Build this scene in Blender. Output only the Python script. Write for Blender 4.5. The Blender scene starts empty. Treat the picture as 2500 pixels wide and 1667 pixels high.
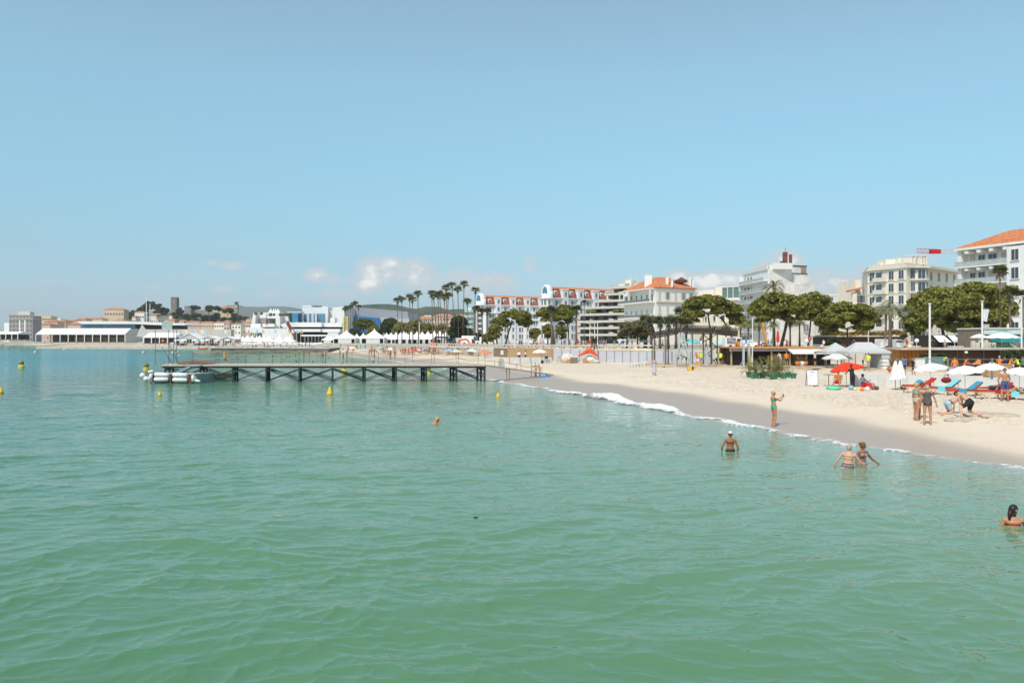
import bpy, bmesh, math, random
import numpy as np
from mathutils import Vector, Matrix

# ------------------------------------------------------------------ camera, sky, sun, exposure
S = bpy.context.scene
COL = S.collection
FP, H, YH = 2000.0, 3.9, 829.0          # focal length in photo pixels, eye height, horizon row
def gx(px, d): return (px - 1250.0) * d / FP
def gz(py, d): return H - (py - YH) * d / FP
def dz(py, z=0.0): return (H - z) * FP / (py - YH)
def G(px, py, z=0.0):
    d = dz(py, z); return Vector((gx(px, d), d, z))
R = math.radians
cd = bpy.data.cameras.new('camera'); cam = bpy.data.objects.new('camera', cd); COL.objects.link(cam)
cam.location = (0, 0, H); cam.rotation_euler = (R(90), 0, 0)
cd.sensor_width = 36; cd.lens = FP / 2500 * 36; cd.shift_y = -(833.5 - YH) / 2500
cd.clip_start = 0.1; cd.clip_end = 30000
S.camera = cam
SUN_DIR = Vector((-0.46, -0.89, 0)).normalized(); SUN_EL = R(53)
sd = Vector((SUN_DIR.x * math.cos(SUN_EL), SUN_DIR.y * math.cos(SUN_EL), math.sin(SUN_EL)))
sl = bpy.data.lights.new('sun', 'SUN'); sl.energy = 3.9; sl.angle = R(0.5); sl.color = (1, 0.94, 0.85)
so = bpy.data.objects.new('sun', sl); COL.objects.link(so); so.location = sd * 100
so.rotation_euler = sd.to_track_quat('Z', 'Y').to_euler()

W = bpy.data.worlds.new("World"); S.world = W; W.use_nodes = True
wn, wl = W.node_tree.nodes, W.node_tree.links; wn.clear()
def N(nodes, t, **k):
    n = nodes.new(t)
    for a, b in k.items():
        if a == 'inp':
            for i, v in b.items(): n.inputs[i].default_value = v
        else: setattr(n, a, b)
    return n
sky = N(wn, 'ShaderNodeTexSky', sky_type='NISHITA', sun_disc=False, sun_elevation=SUN_EL,
        sun_rotation=math.atan2(SUN_DIR.x, SUN_DIR.y), air_density=1.0, dust_density=0.6, ozone_density=1.5, altitude=0)
tc = N(wn, 'ShaderNodeTexCoord'); 
sxz = N(wn, 'ShaderNodeSeparateXYZ'); wl.new(tc.outputs['Generated'], sxz.inputs[0])
# air colour by height above the horizon (half values, doubled below)
ar = N(wn, 'ShaderNodeValToRGB'); ee = ar.color_ramp.elements
ee[0].position = 0.0; ee[0].color = (.345, .45, .63, 1); ee[1].position = 1.0; ee[1].color = (.62, .64, .56, 1)
for po, co in ((.0245, (.293, .384, .53)), (.094, (.343, .457, .487)), (.198, (.485, .64, .58)), (.30, (.655, .775, .65)), (.379, (.75, .795, .65))):
    q_ = ee.new(po); q_.color = co + (1,)
wl.new(sxz.outputs[2], ar.inputs[0])
vm = N(wn, 'ShaderNodeVectorMath', operation='MULTIPLY'); wl.new(sky.outputs[0], vm.inputs[0]); wl.new(ar.outputs[0], vm.inputs[1])
tint = N(wn, 'ShaderNodeVectorMath', operation='SCALE'); tint.inputs[3].default_value = 2.0; wl.new(vm.outputs[0], tint.inputs[0])
# clouds low over the hills: soft bodies at given bearings and heights, broken up by noise
sep = N(wn, 'ShaderNodeSeparateXYZ'); wl.new(tc.outputs['Generated'], sep.inputs[0])
def M(op, a, b=None, c=None):
    n = N(wn, 'ShaderNodeMath', operation=op)
    for i, v in enumerate((a, b, c)):
        if v is None: continue
        if isinstance(v, (int, float)): n.inputs[i].default_value = v
        else: wl.new(v, n.inputs[i])
    return n.outputs[0]
az = M('DIVIDE', sep.outputs[0], M('MAXIMUM', sep.outputs[1], 0.05))
el = M('DIVIDE', sep.outputs[2], M('MAXIMUM', sep.outputs[1], 0.05))
cv = N(wn, 'ShaderNodeCombineXYZ'); wl.new(az, cv.inputs[0]); wl.new(el, cv.inputs[1])
fwd = M('GREATER_THAN', sep.outputs[1], 0.1)
mp = N(wn, 'ShaderNodeMapping', vector_type='POINT'); mp.inputs['Scale'].default_value = (1, 1.35, 1); wl.new(cv.outputs[0], mp.inputs[0])
nz = N(wn, 'ShaderNodeTexNoise', inp={'Scale': 24.0, 'Detail': 9.0, 'Roughness': 0.62}); wl.new(mp.outputs[0], nz.inputs['Vector'])
nz2 = N(wn, 'ShaderNodeTexNoise', inp={'Scale': 9.0, 'Detail': 3.0, 'Roughness': 0.5}); wl.new(mp.outputs[0], nz2.inputs['Vector'])
# (px, py, half width, half height, weight, brightness)
CL = [(925, 668, 42, 26, 1.0), (955, 645, 26, 13, 1.1), (1010, 668, 50, 30, .8), (895, 690, 40, 20, .8), (1100, 690, 60, 34, .5),
      (775, 672, 24, 13, 1.0), (815, 683, 18, 12, .7), (1215, 690, 42, 20, .75), (1190, 682, 18, 10, .8), (1150, 700, 90, 28, .5),
      (1300, 642, 22, 24, .42), (520, 642, 18, 8, .5), (565, 650, 34, 10, .5), (670, 668, 28, 7, .35), (545, 706, 30, 10, .35),
      (690, 712, 26, 9, .35), (660, 718, 16, 10, .35), (870, 715, 110, 16, .35), (135, 690, 50, 6, .25), (370, 700, 34, 6, .3), (330, 655, 12, 4, .2),
      (1660, 682, 34, 17, .9), (1740, 685, 60, 20, 1.0), (1545, 695, 22, 12, .8), (1790, 700, 60, 24, .8), (1900, 640, 40, 22, .95),
      (2040, 684, 52, 26, 1.0), (2100, 675, 40, 18, .8), (1990, 700, 40, 24, .7), (2260, 632, 70, 14, .35), (1440, 700, 60, 14, .4)]
acc = None
for px, py, hw, hh, w_ in CL:
    ax = M('DIVIDE', M('SUBTRACT', az, (px - 1250) / FP), hw * 1.15 / FP)
    ey = M('DIVIDE', M('SUBTRACT', el, (YH - py) / FP), hh * 1.15 / FP)
    g = M('MULTIPLY', M('EXPONENT', M('MULTIPLY', M('ADD', M('MULTIPLY', ax, ax), M('MULTIPLY', ey, ey)), -0.75)), w_)
    acc = g if acc is None else M('MAXIMUM', acc, g)
dens = M('MULTIPLY', acc, M('ADD', M('MULTIPLY', M('SUBTRACT', nz.outputs[0], 0.5), 4.2), 1.0))
dens = M('MULTIPLY', dens, fwd)
mr = N(wn, 'ShaderNodeMapRange', interpolation_type='SMOOTHSTEP', inp={1: 0.12, 2: 0.55, 3: 0.0, 4: 0.92}); wl.new(dens, mr.inputs[0])
lit = M('ADD', dens, M('MULTIPLY', M('SUBTRACT', nz2.outputs[0], 0.5), 0.8))
mb_ = N(wn, 'ShaderNodeMapRange', interpolation_type='SMOOTHSTEP', inp={1: 0.55, 2: 1.25, 3: 0.0, 4: 1.0}); wl.new(lit, mb_.inputs[0])
ccol = N(wn, 'ShaderNodeMix', data_type='RGBA'); ccol.inputs[6].default_value = (4.9, 5.4, 5.7, 1); ccol.inputs[7].default_value = (8.8, 8.5, 8.0, 1)
wl.new(mb_.outputs[0], ccol.inputs[0])
cm = N(wn, 'ShaderNodeMix', data_type='RGBA'); wl.new(mr.outputs[0], cm.inputs[0]); wl.new(tint.outputs[0], cm.inputs[6]); wl.new(ccol.outputs[2], cm.inputs[7])
bg = N(wn, 'ShaderNodeBackground'); bg.inputs[1].default_value = 0.13
wl.new(cm.outputs[2], bg.inputs[0]); wo = N(wn, 'ShaderNodeOutputWorld'); wl.new(bg.outputs[0], wo.inputs[0])
S.view_settings.view_transform = 'Standard'; S.view_settings.look = 'None'; S.view_settings.gamma = 1
S.view_settings.use_curve_mapping = False; S.view_settings.exposure = 0.0
S.cycles.max_bounces = 6; S.cycles.use_denoising = True; S.cycles.volume_bounces = 0

# ------------------------------------------------------------------ helpers
def mat(name, col, rough=0.75, var=0.12, scale=2.0, metal=0.0, bump=0.0, bscale=8.0, spec=0.3, coord='Object', alpha=None):
    m = bpy.data.materials.new(name); m.use_nodes = True
    n, l = m.node_tree.nodes, m.node_tree.links; p = n['Principled BSDF']
    p.inputs['Roughness'].default_value = rough; p.inputs['Metallic'].default_value = metal
    p.inputs['Specular IOR Level'].default_value = spec
    c = N(n, 'ShaderNodeTexCoord')
    if var > 0:
        t = N(n, 'ShaderNodeTexNoise', inp={'Scale': scale, 'Detail': 4.0, 'Roughness': 0.6}); l.new(c.outputs[coord], t.inputs['Vector'])
        r = N(n, 'ShaderNodeMix', data_type='RGBA')
        r.inputs[6].default_value = tuple(max(0, x * (1 - var)) for x in col) + (1,)
        r.inputs[7].default_value = tuple(min(1, x * (1 + var)) for x in col) + (1,)
        mrr = N(n, 'ShaderNodeMapRange', inp={1: 0.3, 2: 0.7}); l.new(t.outputs[0], mrr.inputs[0]); l.new(mrr.outputs[0], r.inputs[0])
        l.new(r.outputs[2], p.inputs['Base Color'])
    else: p.inputs['Base Color'].default_value = tuple(col) + (1,)
    if bump > 0:
        t2 = N(n, 'ShaderNodeTexNoise', inp={'Scale': bscale, 'Detail': 5.0}); l.new(c.outputs[coord], t2.inputs['Vector'])
        b = N(n, 'ShaderNodeBump', inp={'Strength': 1.0, 'Distance': bump}); l.new(t2.outputs[0], b.inputs['Height']); l.new(b.outputs[0], p.inputs['Normal'])
    return m
_mc = {}
def C(name, *rgb, **k):
    if name not in _mc:
        if rgb == (1, 1, 1): print('UNDEFINED COLOUR', name)
        _mc[name] = mat(name, rgb, **k)
    return _mc[name]
def tag(o, label=None, cat=None, group=None, kind=None):
    for k_, v in (('label', label), ('category', cat), ('group', group), ('kind', kind)):
        if v: o[k_] = v
    return o
def empty(name, loc, rz=0.0, label=None, cat=None, group=None):
    o = bpy.data.objects.new(name, None); COL.objects.link(o); o.location = loc; o.rotation_euler = (0, 0, rz); o.empty_display_size = 0.2
    return tag(o, label, cat, group)
def link(name, me, parent=None, mats=(), smooth=False):
    for m in mats: me.materials.append(m)
    o = bpy.data.objects.new(name, me); COL.objects.link(o)
    if parent: o.parent = parent
    if smooth: me.polygons.foreach_set('use_smooth', [True] * len(me.polygons))
    return o
def copy_tree(o, parent=None, data=True):
    c = o.copy(); COL.objects.link(c)
    if parent: c.parent = parent
    for ch in list(o.children): copy_tree(ch, c)
    return c
class MB:
    def __init__(s): s.v = []; s.f = []
    def add(s, vs, fs):
        b = len(s.v); s.v += [tuple(v) for v in vs]; s.f += [tuple(b + i for i in f) for f in fs]; return s
    def box(s, x0, x1, y0, y1, z0, z1, m=None):
        vs = [Vector((x, y, z)) for z in (z0, z1) for x, y in ((x0, y0), (x1, y0), (x1, y1), (x0, y1))]
        if m: vs = [m @ v for v in vs]
        return s.add(vs, [(3, 2, 1, 0), (4, 5, 6, 7), (0, 1, 5, 4), (1, 2, 6, 5), (2, 3, 7, 6), (3, 0, 4, 7)])
    def cbox(s, c, sx, sy, sz, rz=0.0, rx=0.0, ry=0.0):
        m = Matrix.Translation(c) @ Matrix.Rotation(rz, 4, 'Z') @ Matrix.Rotation(ry, 4, 'Y') @ Matrix.Rotation(rx, 4, 'X')
        return s.box(-sx/2, sx/2, -sy/2, sy/2, -sz/2, sz/2, m)
    def bar(s, p, q, w, h=None):
        p, q = Vector(p), Vector(q); h = h or w; d = q - p; L = d.length
        if L < 1e-6: return s
        rot = d.to_track_quat('Y', 'Z').to_matrix().to_4x4()
        return s.box(-w/2, w/2, 0, L, -h/2, h/2, Matrix.Translation(p) @ rot)
    def tube(s, pts, rs, n=8, cap=True):
        pts = [Vector(p) for p in pts]
        if isinstance(rs, (int, float)): rs = [rs] * len(pts)
        b = len(s.v)
        for i, p in enumerate(pts):
            d = (pts[min(i+1, len(pts)-1)] - pts[max(i-1, 0)]).normalized()
            u = d.orthogonal().normalized() if i == 0 else (pu - d * pu.dot(d)).normalized()
            pu = u; w = d.cross(u)
            for k in range(n):
                a = 2*math.pi*k/n; s.v.append(tuple(p + (u*math.cos(a) + w*math.sin(a)) * rs[i]))
        for i in range(len(pts)-1):
            for k in range(n):
                k2 = (k+1) % n; s.f.append((b+i*n+k, b+i*n+k2, b+(i+1)*n+k2, b+(i+1)*n+k))
        if cap: s.f.append(tuple(b+k for k in range(n-1, -1, -1))); s.f.append(tuple(b+(len(pts)-1)*n+k for k in range(n)))
        return s
    def lathe(s, prof, n=16, m=None, sx=1.0, sy=1.0, a0=0.0):
        b = len(s.v); m = m or Matrix.Identity(4)
        for r, z in prof:
            for k in range(n):
                a = a0 + 2*math.pi*k/n; s.v.append(tuple(m @ Vector((r*math.cos(a)*sx, r*math.sin(a)*sy, z))))
        for i in range(len(prof)-1):
            for k in range(n):
                k2 = (k+1) % n; s.f.append((b+i*n+k, b+i*n+k2, b+(i+1)*n+k2, b+(i+1)*n+k))
        return s
    def ball(s, c, rx, ry=None, rz=None, n=10, m_=6):
        ry = ry or rx; rz = rz or rx
        prof = [(max(1e-4, math.sin(math.pi*i/m_)), -math.cos(math.pi*i/m_)) for i in range(m_+1)]
        return s.lathe([(r, z) for r, z in prof], n, Matrix.Translation(c) @ Matrix.Diagonal((rx, ry, rz, 1)))
    def prism(s, poly, z0, z1, m=None, xz=False):
        n = len(poly)
        if xz: vs = [Vector((x, z0, z)) for x, z in poly] + [Vector((x, z1, z)) for x, z in poly]
        else: vs = [Vector((x, y, z0)) for x, y in poly] + [Vector((x, y, z1)) for x, y in poly]
        if m: vs = [m @ v for v in vs]
        return s.add(vs, [tuple(range(n-1, -1, -1)), tuple(range(n, 2*n))] + [(i, (i+1) % n, n+(i+1) % n, n+i) for i in range(n)])
    def poly(s, vs): return s.add(vs, [tuple(range(len(vs)))])
    def build(s, name, m, parent=None, smooth=False, **kw):
        me = bpy.data.meshes.new(name); me.from_pydata(s.v, [], s.f); me.update()
        if not kw.pop('raw', False):
            bm = bmesh.new(); bm.from_mesh(me); bmesh.ops.recalc_face_normals(bm, faces=bm.faces); bm.to_mesh(me); bm.free()
        o = link(name, me, parent, [m] if not isinstance(m, (list, tuple)) else m, smooth)
        return tag(o, **kw)
def grid_mesh(name, X, Y, Z, m, kind='structure'):
    r, c = X.shape; me = bpy.data.meshes.new(name)
    v = np.stack([X, Y, Z], -1).reshape(-1, 3).astype(np.float32)
    i = np.arange((r-1)*(c-1)); a = (i // (c-1)) * c + i % (c-1)
    f = np.stack([a, a+1, a+c+1, a+c], 1).astype(np.int32)
    me.vertices.add(len(v)); me.vertices.foreach_set('co', v.ravel())
    me.loops.add(f.size); me.loops.foreach_set('vertex_index', f.ravel())
    me.polygons.add(len(f)); me.polygons.foreach_set('loop_start', np.arange(0, f.size, 4, dtype=np.int32)); me.polygons.foreach_set('loop_total', np.full(len(f), 4, np.int32))
    me.polygons.foreach_set('use_smooth', np.ones(len(f), bool)); me.update(); me.validate()
    o = link(name, me, None, [m]); o['kind'] = kind; return o
# ------------------------------------------------------------------ shore line, sea, sand
SHORE_PX = [(2500, 1141), (2330, 1119), (2160, 1100), (2075, 1086), (1944, 1066), (1832, 1042), (1720, 1026), (1640, 1006), (1560, 990), (1470, 973), (1400, 964),
            (1348, 955), (1300, 945), (1240, 935), (1190, 926), (1140, 911), (1090, 900), (1000, 887), (900, 876), (820, 867), (740, 862)]
SH = [tuple(G(px, py)[:2]) for px, py in SHORE_PX]
SH = [(46, 2), (26, 15)] + SH + [(-78, 255), (-110, 330), (-190, 352), (-240, 420), (-285, 500), (-370, 590), (-700, 640), (-1500, 700)]
def sdist(X, Y):
    P = np.stack([X.ravel(), Y.ravel()], 1); best = np.full(len(P), 1e9)
    for a, b in zip(SH[:-1], SH[1:]):
        a = np.array(a); b = np.array(b); ab = b - a
        t = np.clip(((P - a) @ ab) / (ab @ ab), 0, 1); q = a + t[:, None] * ab
        best = np.minimum(best, np.hypot(*(P - q).T))
    poly = SH + [(-1500, 5000), (5000, 5000), (5000, 2)]
    ins = np.zeros(len(P), bool); n = len(poly)
    for i in range(n):
        (x1, y1), (x2, y2) = poly[i], poly[(i+1) % n]
        if y1 == y2: continue
        c = (y1 > P[:, 1]) != (y2 > P[:, 1])
        ins ^= c & (P[:, 0] < (x2 - x1) * (P[:, 1] - y1) / (y2 - y1) + x1)
    return np.where(ins, best, -best).reshape(X.shape)
rng = np.random.default_rng(7)
_T = rng.random((256, 256))
def vn(x, y):                                  # smooth value noise
    xi = np.floor(x).astype(int); yi = np.floor(y).astype(int); fx = x - xi; fy = y - yi
    fx = fx*fx*(3-2*fx); fy = fy*fy*(3-2*fy); g = lambda a, b: _T[a & 255, b & 255]
    return (g(xi, yi)*(1-fx) + g(xi+1, yi)*fx)*(1-fy) + (g(xi, yi+1)*(1-fx) + g(xi+1, yi+1)*fx)*fy
def fbm(x, y, o=4, g=0.5):
    s = 0; a = 1; t = 0
    for i in range(o): s = s + a*vn(x*2**i+17*i, y*2**i+5*i); t += a; a *= g
    return s/t
def sand_h(X, Y):
    s = sdist(X, Y)
    z = np.interp(s, [-200, -40, -12, -3, 0, 4.5, 6.5, 9, 13, 60], [-6, -3.2, -1.5, -0.38, 0.0, 0.26, 0.36, 0.52, 0.68, 0.72])
    rough = np.clip((s - 7.5) / 3, 0, 1)
    near = np.clip(1.3 - Y / 90, 0.12, 1)
    z = z + rough * near * ((fbm(X*1.1, Y*1.1, 3)-.5)*0.10)
    lump = np.clip(np.abs(fbm(X*3.1+40, Y*3.1, 2) - 0.5)*4, 0, 1)
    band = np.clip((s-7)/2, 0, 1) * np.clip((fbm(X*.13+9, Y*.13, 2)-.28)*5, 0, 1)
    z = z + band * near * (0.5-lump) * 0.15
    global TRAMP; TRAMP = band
    return z, s
us = np.concatenate([np.linspace(-700, 1150, 70), np.linspace(1158, 2560, 560), np.linspace(2580, 4200, 40)])
ds = [8.0]
while ds[-1] < 700: ds.append(ds[-1] * (1.0065 if 22 < ds[-1] < 110 else 1.02))
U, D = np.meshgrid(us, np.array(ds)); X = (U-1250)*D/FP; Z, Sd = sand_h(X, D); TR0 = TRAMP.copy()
m = bpy.data.materials.new('sand'); m.use_nodes = True; n, l = m.node_tree.nodes, m.node_tree.links; p = n['Principled BSDF']
a_ = N(n, 'ShaderNodeAttribute', attribute_name='wet'); g_ = N(n, 'ShaderNodeNewGeometry')
t1 = N(n, 'ShaderNodeTexNoise', inp={'Scale': 0.5, 'Detail': 6.0}); l.new(g_.outputs['Position'], t1.inputs['Vector'])
t2 = N(n, 'ShaderNodeTexNoise', inp={'Scale': 9.0, 'Detail': 6.0, 'Roughness': .7}); l.new(g_.outputs['Position'], t2.inputs['Vector'])
dry = N(n, 'ShaderNodeMix', data_type='RGBA'); dry.inputs[6].default_value = (0.65, 0.535, 0.405, 1); dry.inputs[7].default_value = (0.74, 0.625, 0.495, 1)
l.new(t1.outputs[0], dry.inputs[0])
dr2 = N(n, 'ShaderNodeMix', data_type='RGBA', blend_type='MULTIPLY'); dr2.inputs[7].default_value = (0.78, 0.76, 0.75, 1)
mr2 = N(n, 'ShaderNodeMapRange', inp={1: 0.52, 2: 0.75}); l.new(t2.outputs[0], mr2.inputs[0]); l.new(mr2.outputs[0], dr2.inputs[0]); l.new(dry.outputs[2], dr2.inputs[6])
wet = N(n, 'ShaderNodeMix', data_type='RGBA'); wet.inputs[7].default_value = (0.40, 0.32, 0.255, 1)
l.new(a_.outputs['Fac'], wet.inputs[0]); l.new(dr2.outputs[2], wet.inputs[6]); l.new(wet.outputs[2], p.inputs['Base Color'])
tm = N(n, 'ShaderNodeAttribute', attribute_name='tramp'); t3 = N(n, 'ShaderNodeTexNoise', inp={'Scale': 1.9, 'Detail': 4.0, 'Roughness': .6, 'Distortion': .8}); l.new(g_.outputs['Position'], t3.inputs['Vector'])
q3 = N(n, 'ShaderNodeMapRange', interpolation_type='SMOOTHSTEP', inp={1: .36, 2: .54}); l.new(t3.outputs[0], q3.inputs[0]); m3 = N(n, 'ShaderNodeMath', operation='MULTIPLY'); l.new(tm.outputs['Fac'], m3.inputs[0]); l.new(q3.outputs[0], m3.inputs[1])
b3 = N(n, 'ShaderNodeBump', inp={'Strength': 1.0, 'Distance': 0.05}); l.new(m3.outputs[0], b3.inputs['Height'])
ro = N(n, 'ShaderNodeMapRange', inp={1: 0, 2: 1, 3: 0.9, 4: 0.42}); l.new(a_.outputs['Fac'], ro.inputs[0]); l.new(ro.outputs[0], p.inputs['Roughness'])
p.inputs['Specular IOR Level'].default_value = 0.3
bu = N(n, 'ShaderNodeBump', inp={'Strength': 0.5, 'Distance': 0.05}); l.new(t2.outputs[0], bu.inputs['Height'])
sb = N(n, 'ShaderNodeMapRange', inp={1: 0, 2: 1, 3: 0.55, 4: 0.03}); l.new(a_.outputs['Fac'], sb.inputs[0]); l.new(sb.outputs[0], bu.inputs['Strength']); l.new(b3.outputs[0], bu.inputs['Normal']); l.new(bu.outputs[0], p.inputs['Normal'])
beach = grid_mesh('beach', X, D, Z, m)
edge = np.interp(D, [24, 28, 33, 38, 50, 70], [1.2, 2.3, 3.9, 5.0, 5.5, 5.8]) * (1 + (fbm(X*.16, D*.16, 3)-.5)*.6)
wetv = 1/(1+np.exp((Sd-edge)/0.32))
at = beach.data.attributes.new('wet', 'FLOAT', 'POINT'); at.data.foreach_set('value', wetv.ravel().astype(np.float32))
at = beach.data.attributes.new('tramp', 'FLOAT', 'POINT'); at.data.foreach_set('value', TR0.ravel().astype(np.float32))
def sz(x, y): return float(sand_h(np.array([[float(x)]]), np.array([[float(y)]]))[0][0, 0])

# sea: directional wavelets added up over a sheet that gets coarser with distance
ds = [5.5]
while ds[-1] < 60: ds.append(ds[-1] * 1.0042)
while ds[-1] < 900: ds.append(ds[-1] * 1.012)
ds += [1300, 2200, 4000, 9500]
us = np.concatenate([np.linspace(-1000, -90, 40), np.linspace(-80, 2580, 800), np.linspace(2600, 3500, 40)])
U, D = np.meshgrid(us, np.array(ds)); X = (U-1250)*D/FP; Zw = np.zeros_like(X)
rr = random.Random(3); main = math.radians(-62)      # waves run toward the beach, crests run across the view
spac = np.gradient(np.array(ds))[:, None]
def ridge(x, y, p=1.6): return 1 - np.abs(2*vn(x, y)-1)**(1/p)
def rot(x, y, a): return x*math.cos(a)-y*math.sin(a), x*math.sin(a)+y*math.cos(a)
WX = X + 1.6*(fbm(X*.16, D*.16, 2)-.5)*2; WY = D + 1.6*(fbm(X*.16+60, D*.16, 2)-.5)*2
for lam, amp, ang, st in ((1.9, 0.017, -0.42, .45), (1.0, 0.027, 0.08, .5), (0.62, 0.032, -0.5, .6), (0.40, 0.024, -0.05, .65), (0.27, 0.014, .3, .7), (0.19, 0.006, -.3, .65)):
    a, b = rot(WX, WY, ang); fade = np.clip((lam*st/spac - 1.2)/2, 0, 1)
    Zw += amp * fade * (ridge(a*st/lam, b/lam) ** 1.35 - 0.4)
for i in range(20):
    lam = 1.0 * 6 ** (i/19.0); k = 2*math.pi/lam; th = main + rr.gauss(0, 0.5)
    fade = np.clip((lam/spac - 2.5)/3, 0, 1)
    Zw += 0.0016 * lam * fade * np.sin(k*(WX*math.cos(th) + WY*math.sin(th)) + rr.random()*6.283)
calm = 0.55 + 0.9*fbm(X*.09+3, D*.06, 3)
SdW = sdist(X, D)
Zw = Zw * calm * np.clip((-SdW)/9, 0.12, 1)
Zw = Zw * np.clip(1.2 - D/220, 0, 1)
m = bpy.data.materials.new('sea_water'); m.use_nodes = True; n, l = m.node_tree.nodes, m.node_tree.links; p = n['Principled BSDF']
g_ = N(n, 'ShaderNodeNewGeometry'); at_ = N(n, 'ShaderNodeAttribute', attribute_name='offshore')
cr = N(n, 'ShaderNodeValToRGB'); e = cr.color_ramp.elements
e[0].position = 0; e[0].color = (0.25, 0.34, 0.27, 1); e[1].position = 1; e[1].color = (0.013, 0.20, 0.225, 1)
for po, co in ((0.12, (0.19, 0.285, 0.18, 1)), (0.38, (0.090, 0.205, 0.100, 1)), (0.66, (0.016, 0.118, 0.068, 1)), (0.85, (0.009, 0.165, 0.155, 1))): q = e.new(po); q.color = co
tn = N(n, 'ShaderNodeTexNoise', inp={'Scale': 0.11, 'Detail': 3.0}); l.new(g_.outputs['Position'], tn.inputs['Vector'])
ad = N(n, 'ShaderNodeMath', operation='MULTIPLY_ADD', inp={1: 0.10, 2: -0.05}); l.new(tn.outputs[0], ad.inputs[0])
ad2 = N(n, 'ShaderNodeMath', operation='ADD'); l.new(at_.outputs['Fac'], ad2.inputs[0]); l.new(ad.outputs[0], ad2.inputs[1]); l.new(ad2.outputs[0], cr.inputs[0])
l.new(cr.outputs[0], p.inputs['Base Color'])
p.inputs['Roughness'].default_value = 0.07; p.inputs['IOR'].default_value = 1.33; p.inputs['Specular IOR Level'].default_value = 0.5
mpp = N(n, 'ShaderNodeMapping'); mpp.inputs['Scale'].default_value = (0.55, 1.0, 1); mpp.inputs['Rotation'].default_value = (0, 0, R(-18)); l.new(g_.outputs['Position'], mpp.inputs[0])
h = None
for sc_, wt, de, ty in ((1.6, 0.030, 3, 'RIDGED_MULTIFRACTAL'), (3.6, 0.016, 2, 'RIDGED_MULTIFRACTAL'), (8.0, 0.006, 2, 'FBM')):
    tt = N(n, 'ShaderNodeTexNoise', noise_type=ty, normalize=True, inp={'Scale': sc_, 'Detail': float(de), 'Roughness': 0.5, 'Distortion': 0.4}); l.new(mpp.outputs[0], tt.inputs['Vector'])
    mm = N(n, 'ShaderNodeMath', operation='MULTIPLY', inp={1: wt}); l.new(tt.outputs[0], mm.inputs[0])
    if h is None: h = mm.outputs[0]
    else:
        aa = N(n, 'ShaderNodeMath', operation='ADD'); l.new(h, aa.inputs[0]); l.new(mm.outputs[0], aa.inputs[1]); h = aa.outputs[0]
af = N(n, 'ShaderNodeAttribute', attribute_name='far')
mp4 = N(n, 'ShaderNodeMapping'); mp4.inputs['Scale'].default_value = (0.28, 0.75, 1); mp4.inputs['Rotation'].default_value = (0, 0, R(8)); l.new(g_.outputs['Position'], mp4.inputs[0])
t4 = N(n, 'ShaderNodeTexNoise', inp={'Scale': 0.9, 'Detail': 4.0, 'Roughness': 0.6}); l.new(mp4.outputs[0], t4.inputs['Vector'])
m4_ = N(n, 'ShaderNodeMath', operation='MULTIPLY', inp={1: 0.30}); l.new(t4.outputs[0], m4_.inputs[0]); m5_ = N(n, 'ShaderNodeMath', operation='MULTIPLY'); l.new(m4_.outputs[0], m5_.inputs[0]); l.new(af.outputs['Fac'], m5_.inputs[1])
a5_ = N(n, 'ShaderNodeMath', operation='ADD'); l.new(h, a5_.inputs[0]); l.new(m5_.outputs[0], a5_.inputs[1]); h = a5_.outputs[0]
rr_ = N(n, 'ShaderNodeMapRange', inp={1: 0, 2: 1, 3: 0.03, 4: 0.15}); l.new(af.outputs['Fac'], rr_.inputs[0]); l.new(rr_.outputs[0], p.inputs['Roughness'])
rs_ = N(n, 'ShaderNodeMapRange', inp={1: 0, 2: 1, 3: 0.5, 4: 0.27}); l.new(af.outputs['Fac'], rs_.inputs[0]); l.new(rs_.outputs[0], p.inputs['Specular IOR Level'])
rd_ = N(n, 'ShaderNodeMapRange', inp={1: 0, 2: 1, 3: 0.9, 4: 5.0}); l.new(af.outputs['Fac'], rd_.inputs[0])
bu = N(n, 'ShaderNodeBump', inp={'Strength': 1.0, 'Distance': 1.0}); l.new(rd_.outputs[0], bu.inputs['Distance']); l.new(h, bu.inputs['Height']); l.new(bu.outputs[0], p.inputs['Normal'])
sea = grid_mesh('sea', X, D, Zw, m)
off = -SdW
offv = np.interp(off, [0, 3, 14, 26, 60, 160], [0, 0.12, 0.30, 0.42, 0.85, 1.0])
offv = np.clip(offv + 0.10*np.clip((-X-10)/60, 0, 1) + 0.25*np.clip((D-40)/120, 0, 1)*np.clip((off-10)/30, 0, 1), 0, 1)
at = sea.data.attributes.new('offshore', 'FLOAT', 'POINT'); at.data.foreach_set('value', offv.ravel().astype(np.float32))
at = sea.data.attributes.new('far', 'FLOAT', 'POINT'); at.data.foreach_set('value', (np.clip((D-14)/150, 0, 1)**.75).ravel().astype(np.float32))

# surf: a low lumpy lace of foam along the waterline, with one larger breaking patch
pts = [Vector((*p, 0)) for p in SH[1:24]]; ln = [0]
for a, b in zip(pts[:-1], pts[1:]): ln.append(ln[-1] + (b-a).length)
Lt = ln[-1]; nS, nW = 1500, 14
T_ = np.linspace(0, Lt, nS); cx = np.interp(T_, ln, [p.x for p in pts]); cy = np.interp(T_, ln, [p.y for p in pts])
k_ = np.ones(25)/25; cx[12:-12] = np.convolve(cx, k_, 'same')[12:-12]; cy[12:-12] = np.convolve(cy, k_, 'same')[12:-12]
tx = np.gradient(cx); ty = np.gradient(cy); q = np.hypot(tx, ty); nx, ny = -ty/q, tx/q       # toward the sea or the sand
splash = np.exp(-((1250+cx/cy*FP-1478)/46.0)**2) + .55*np.exp(-((1250+cx/cy*FP-1590)/60.0)**2) + .3*np.exp(-((1250+cx/cy*FP-1380)/60.0)**2)
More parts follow.
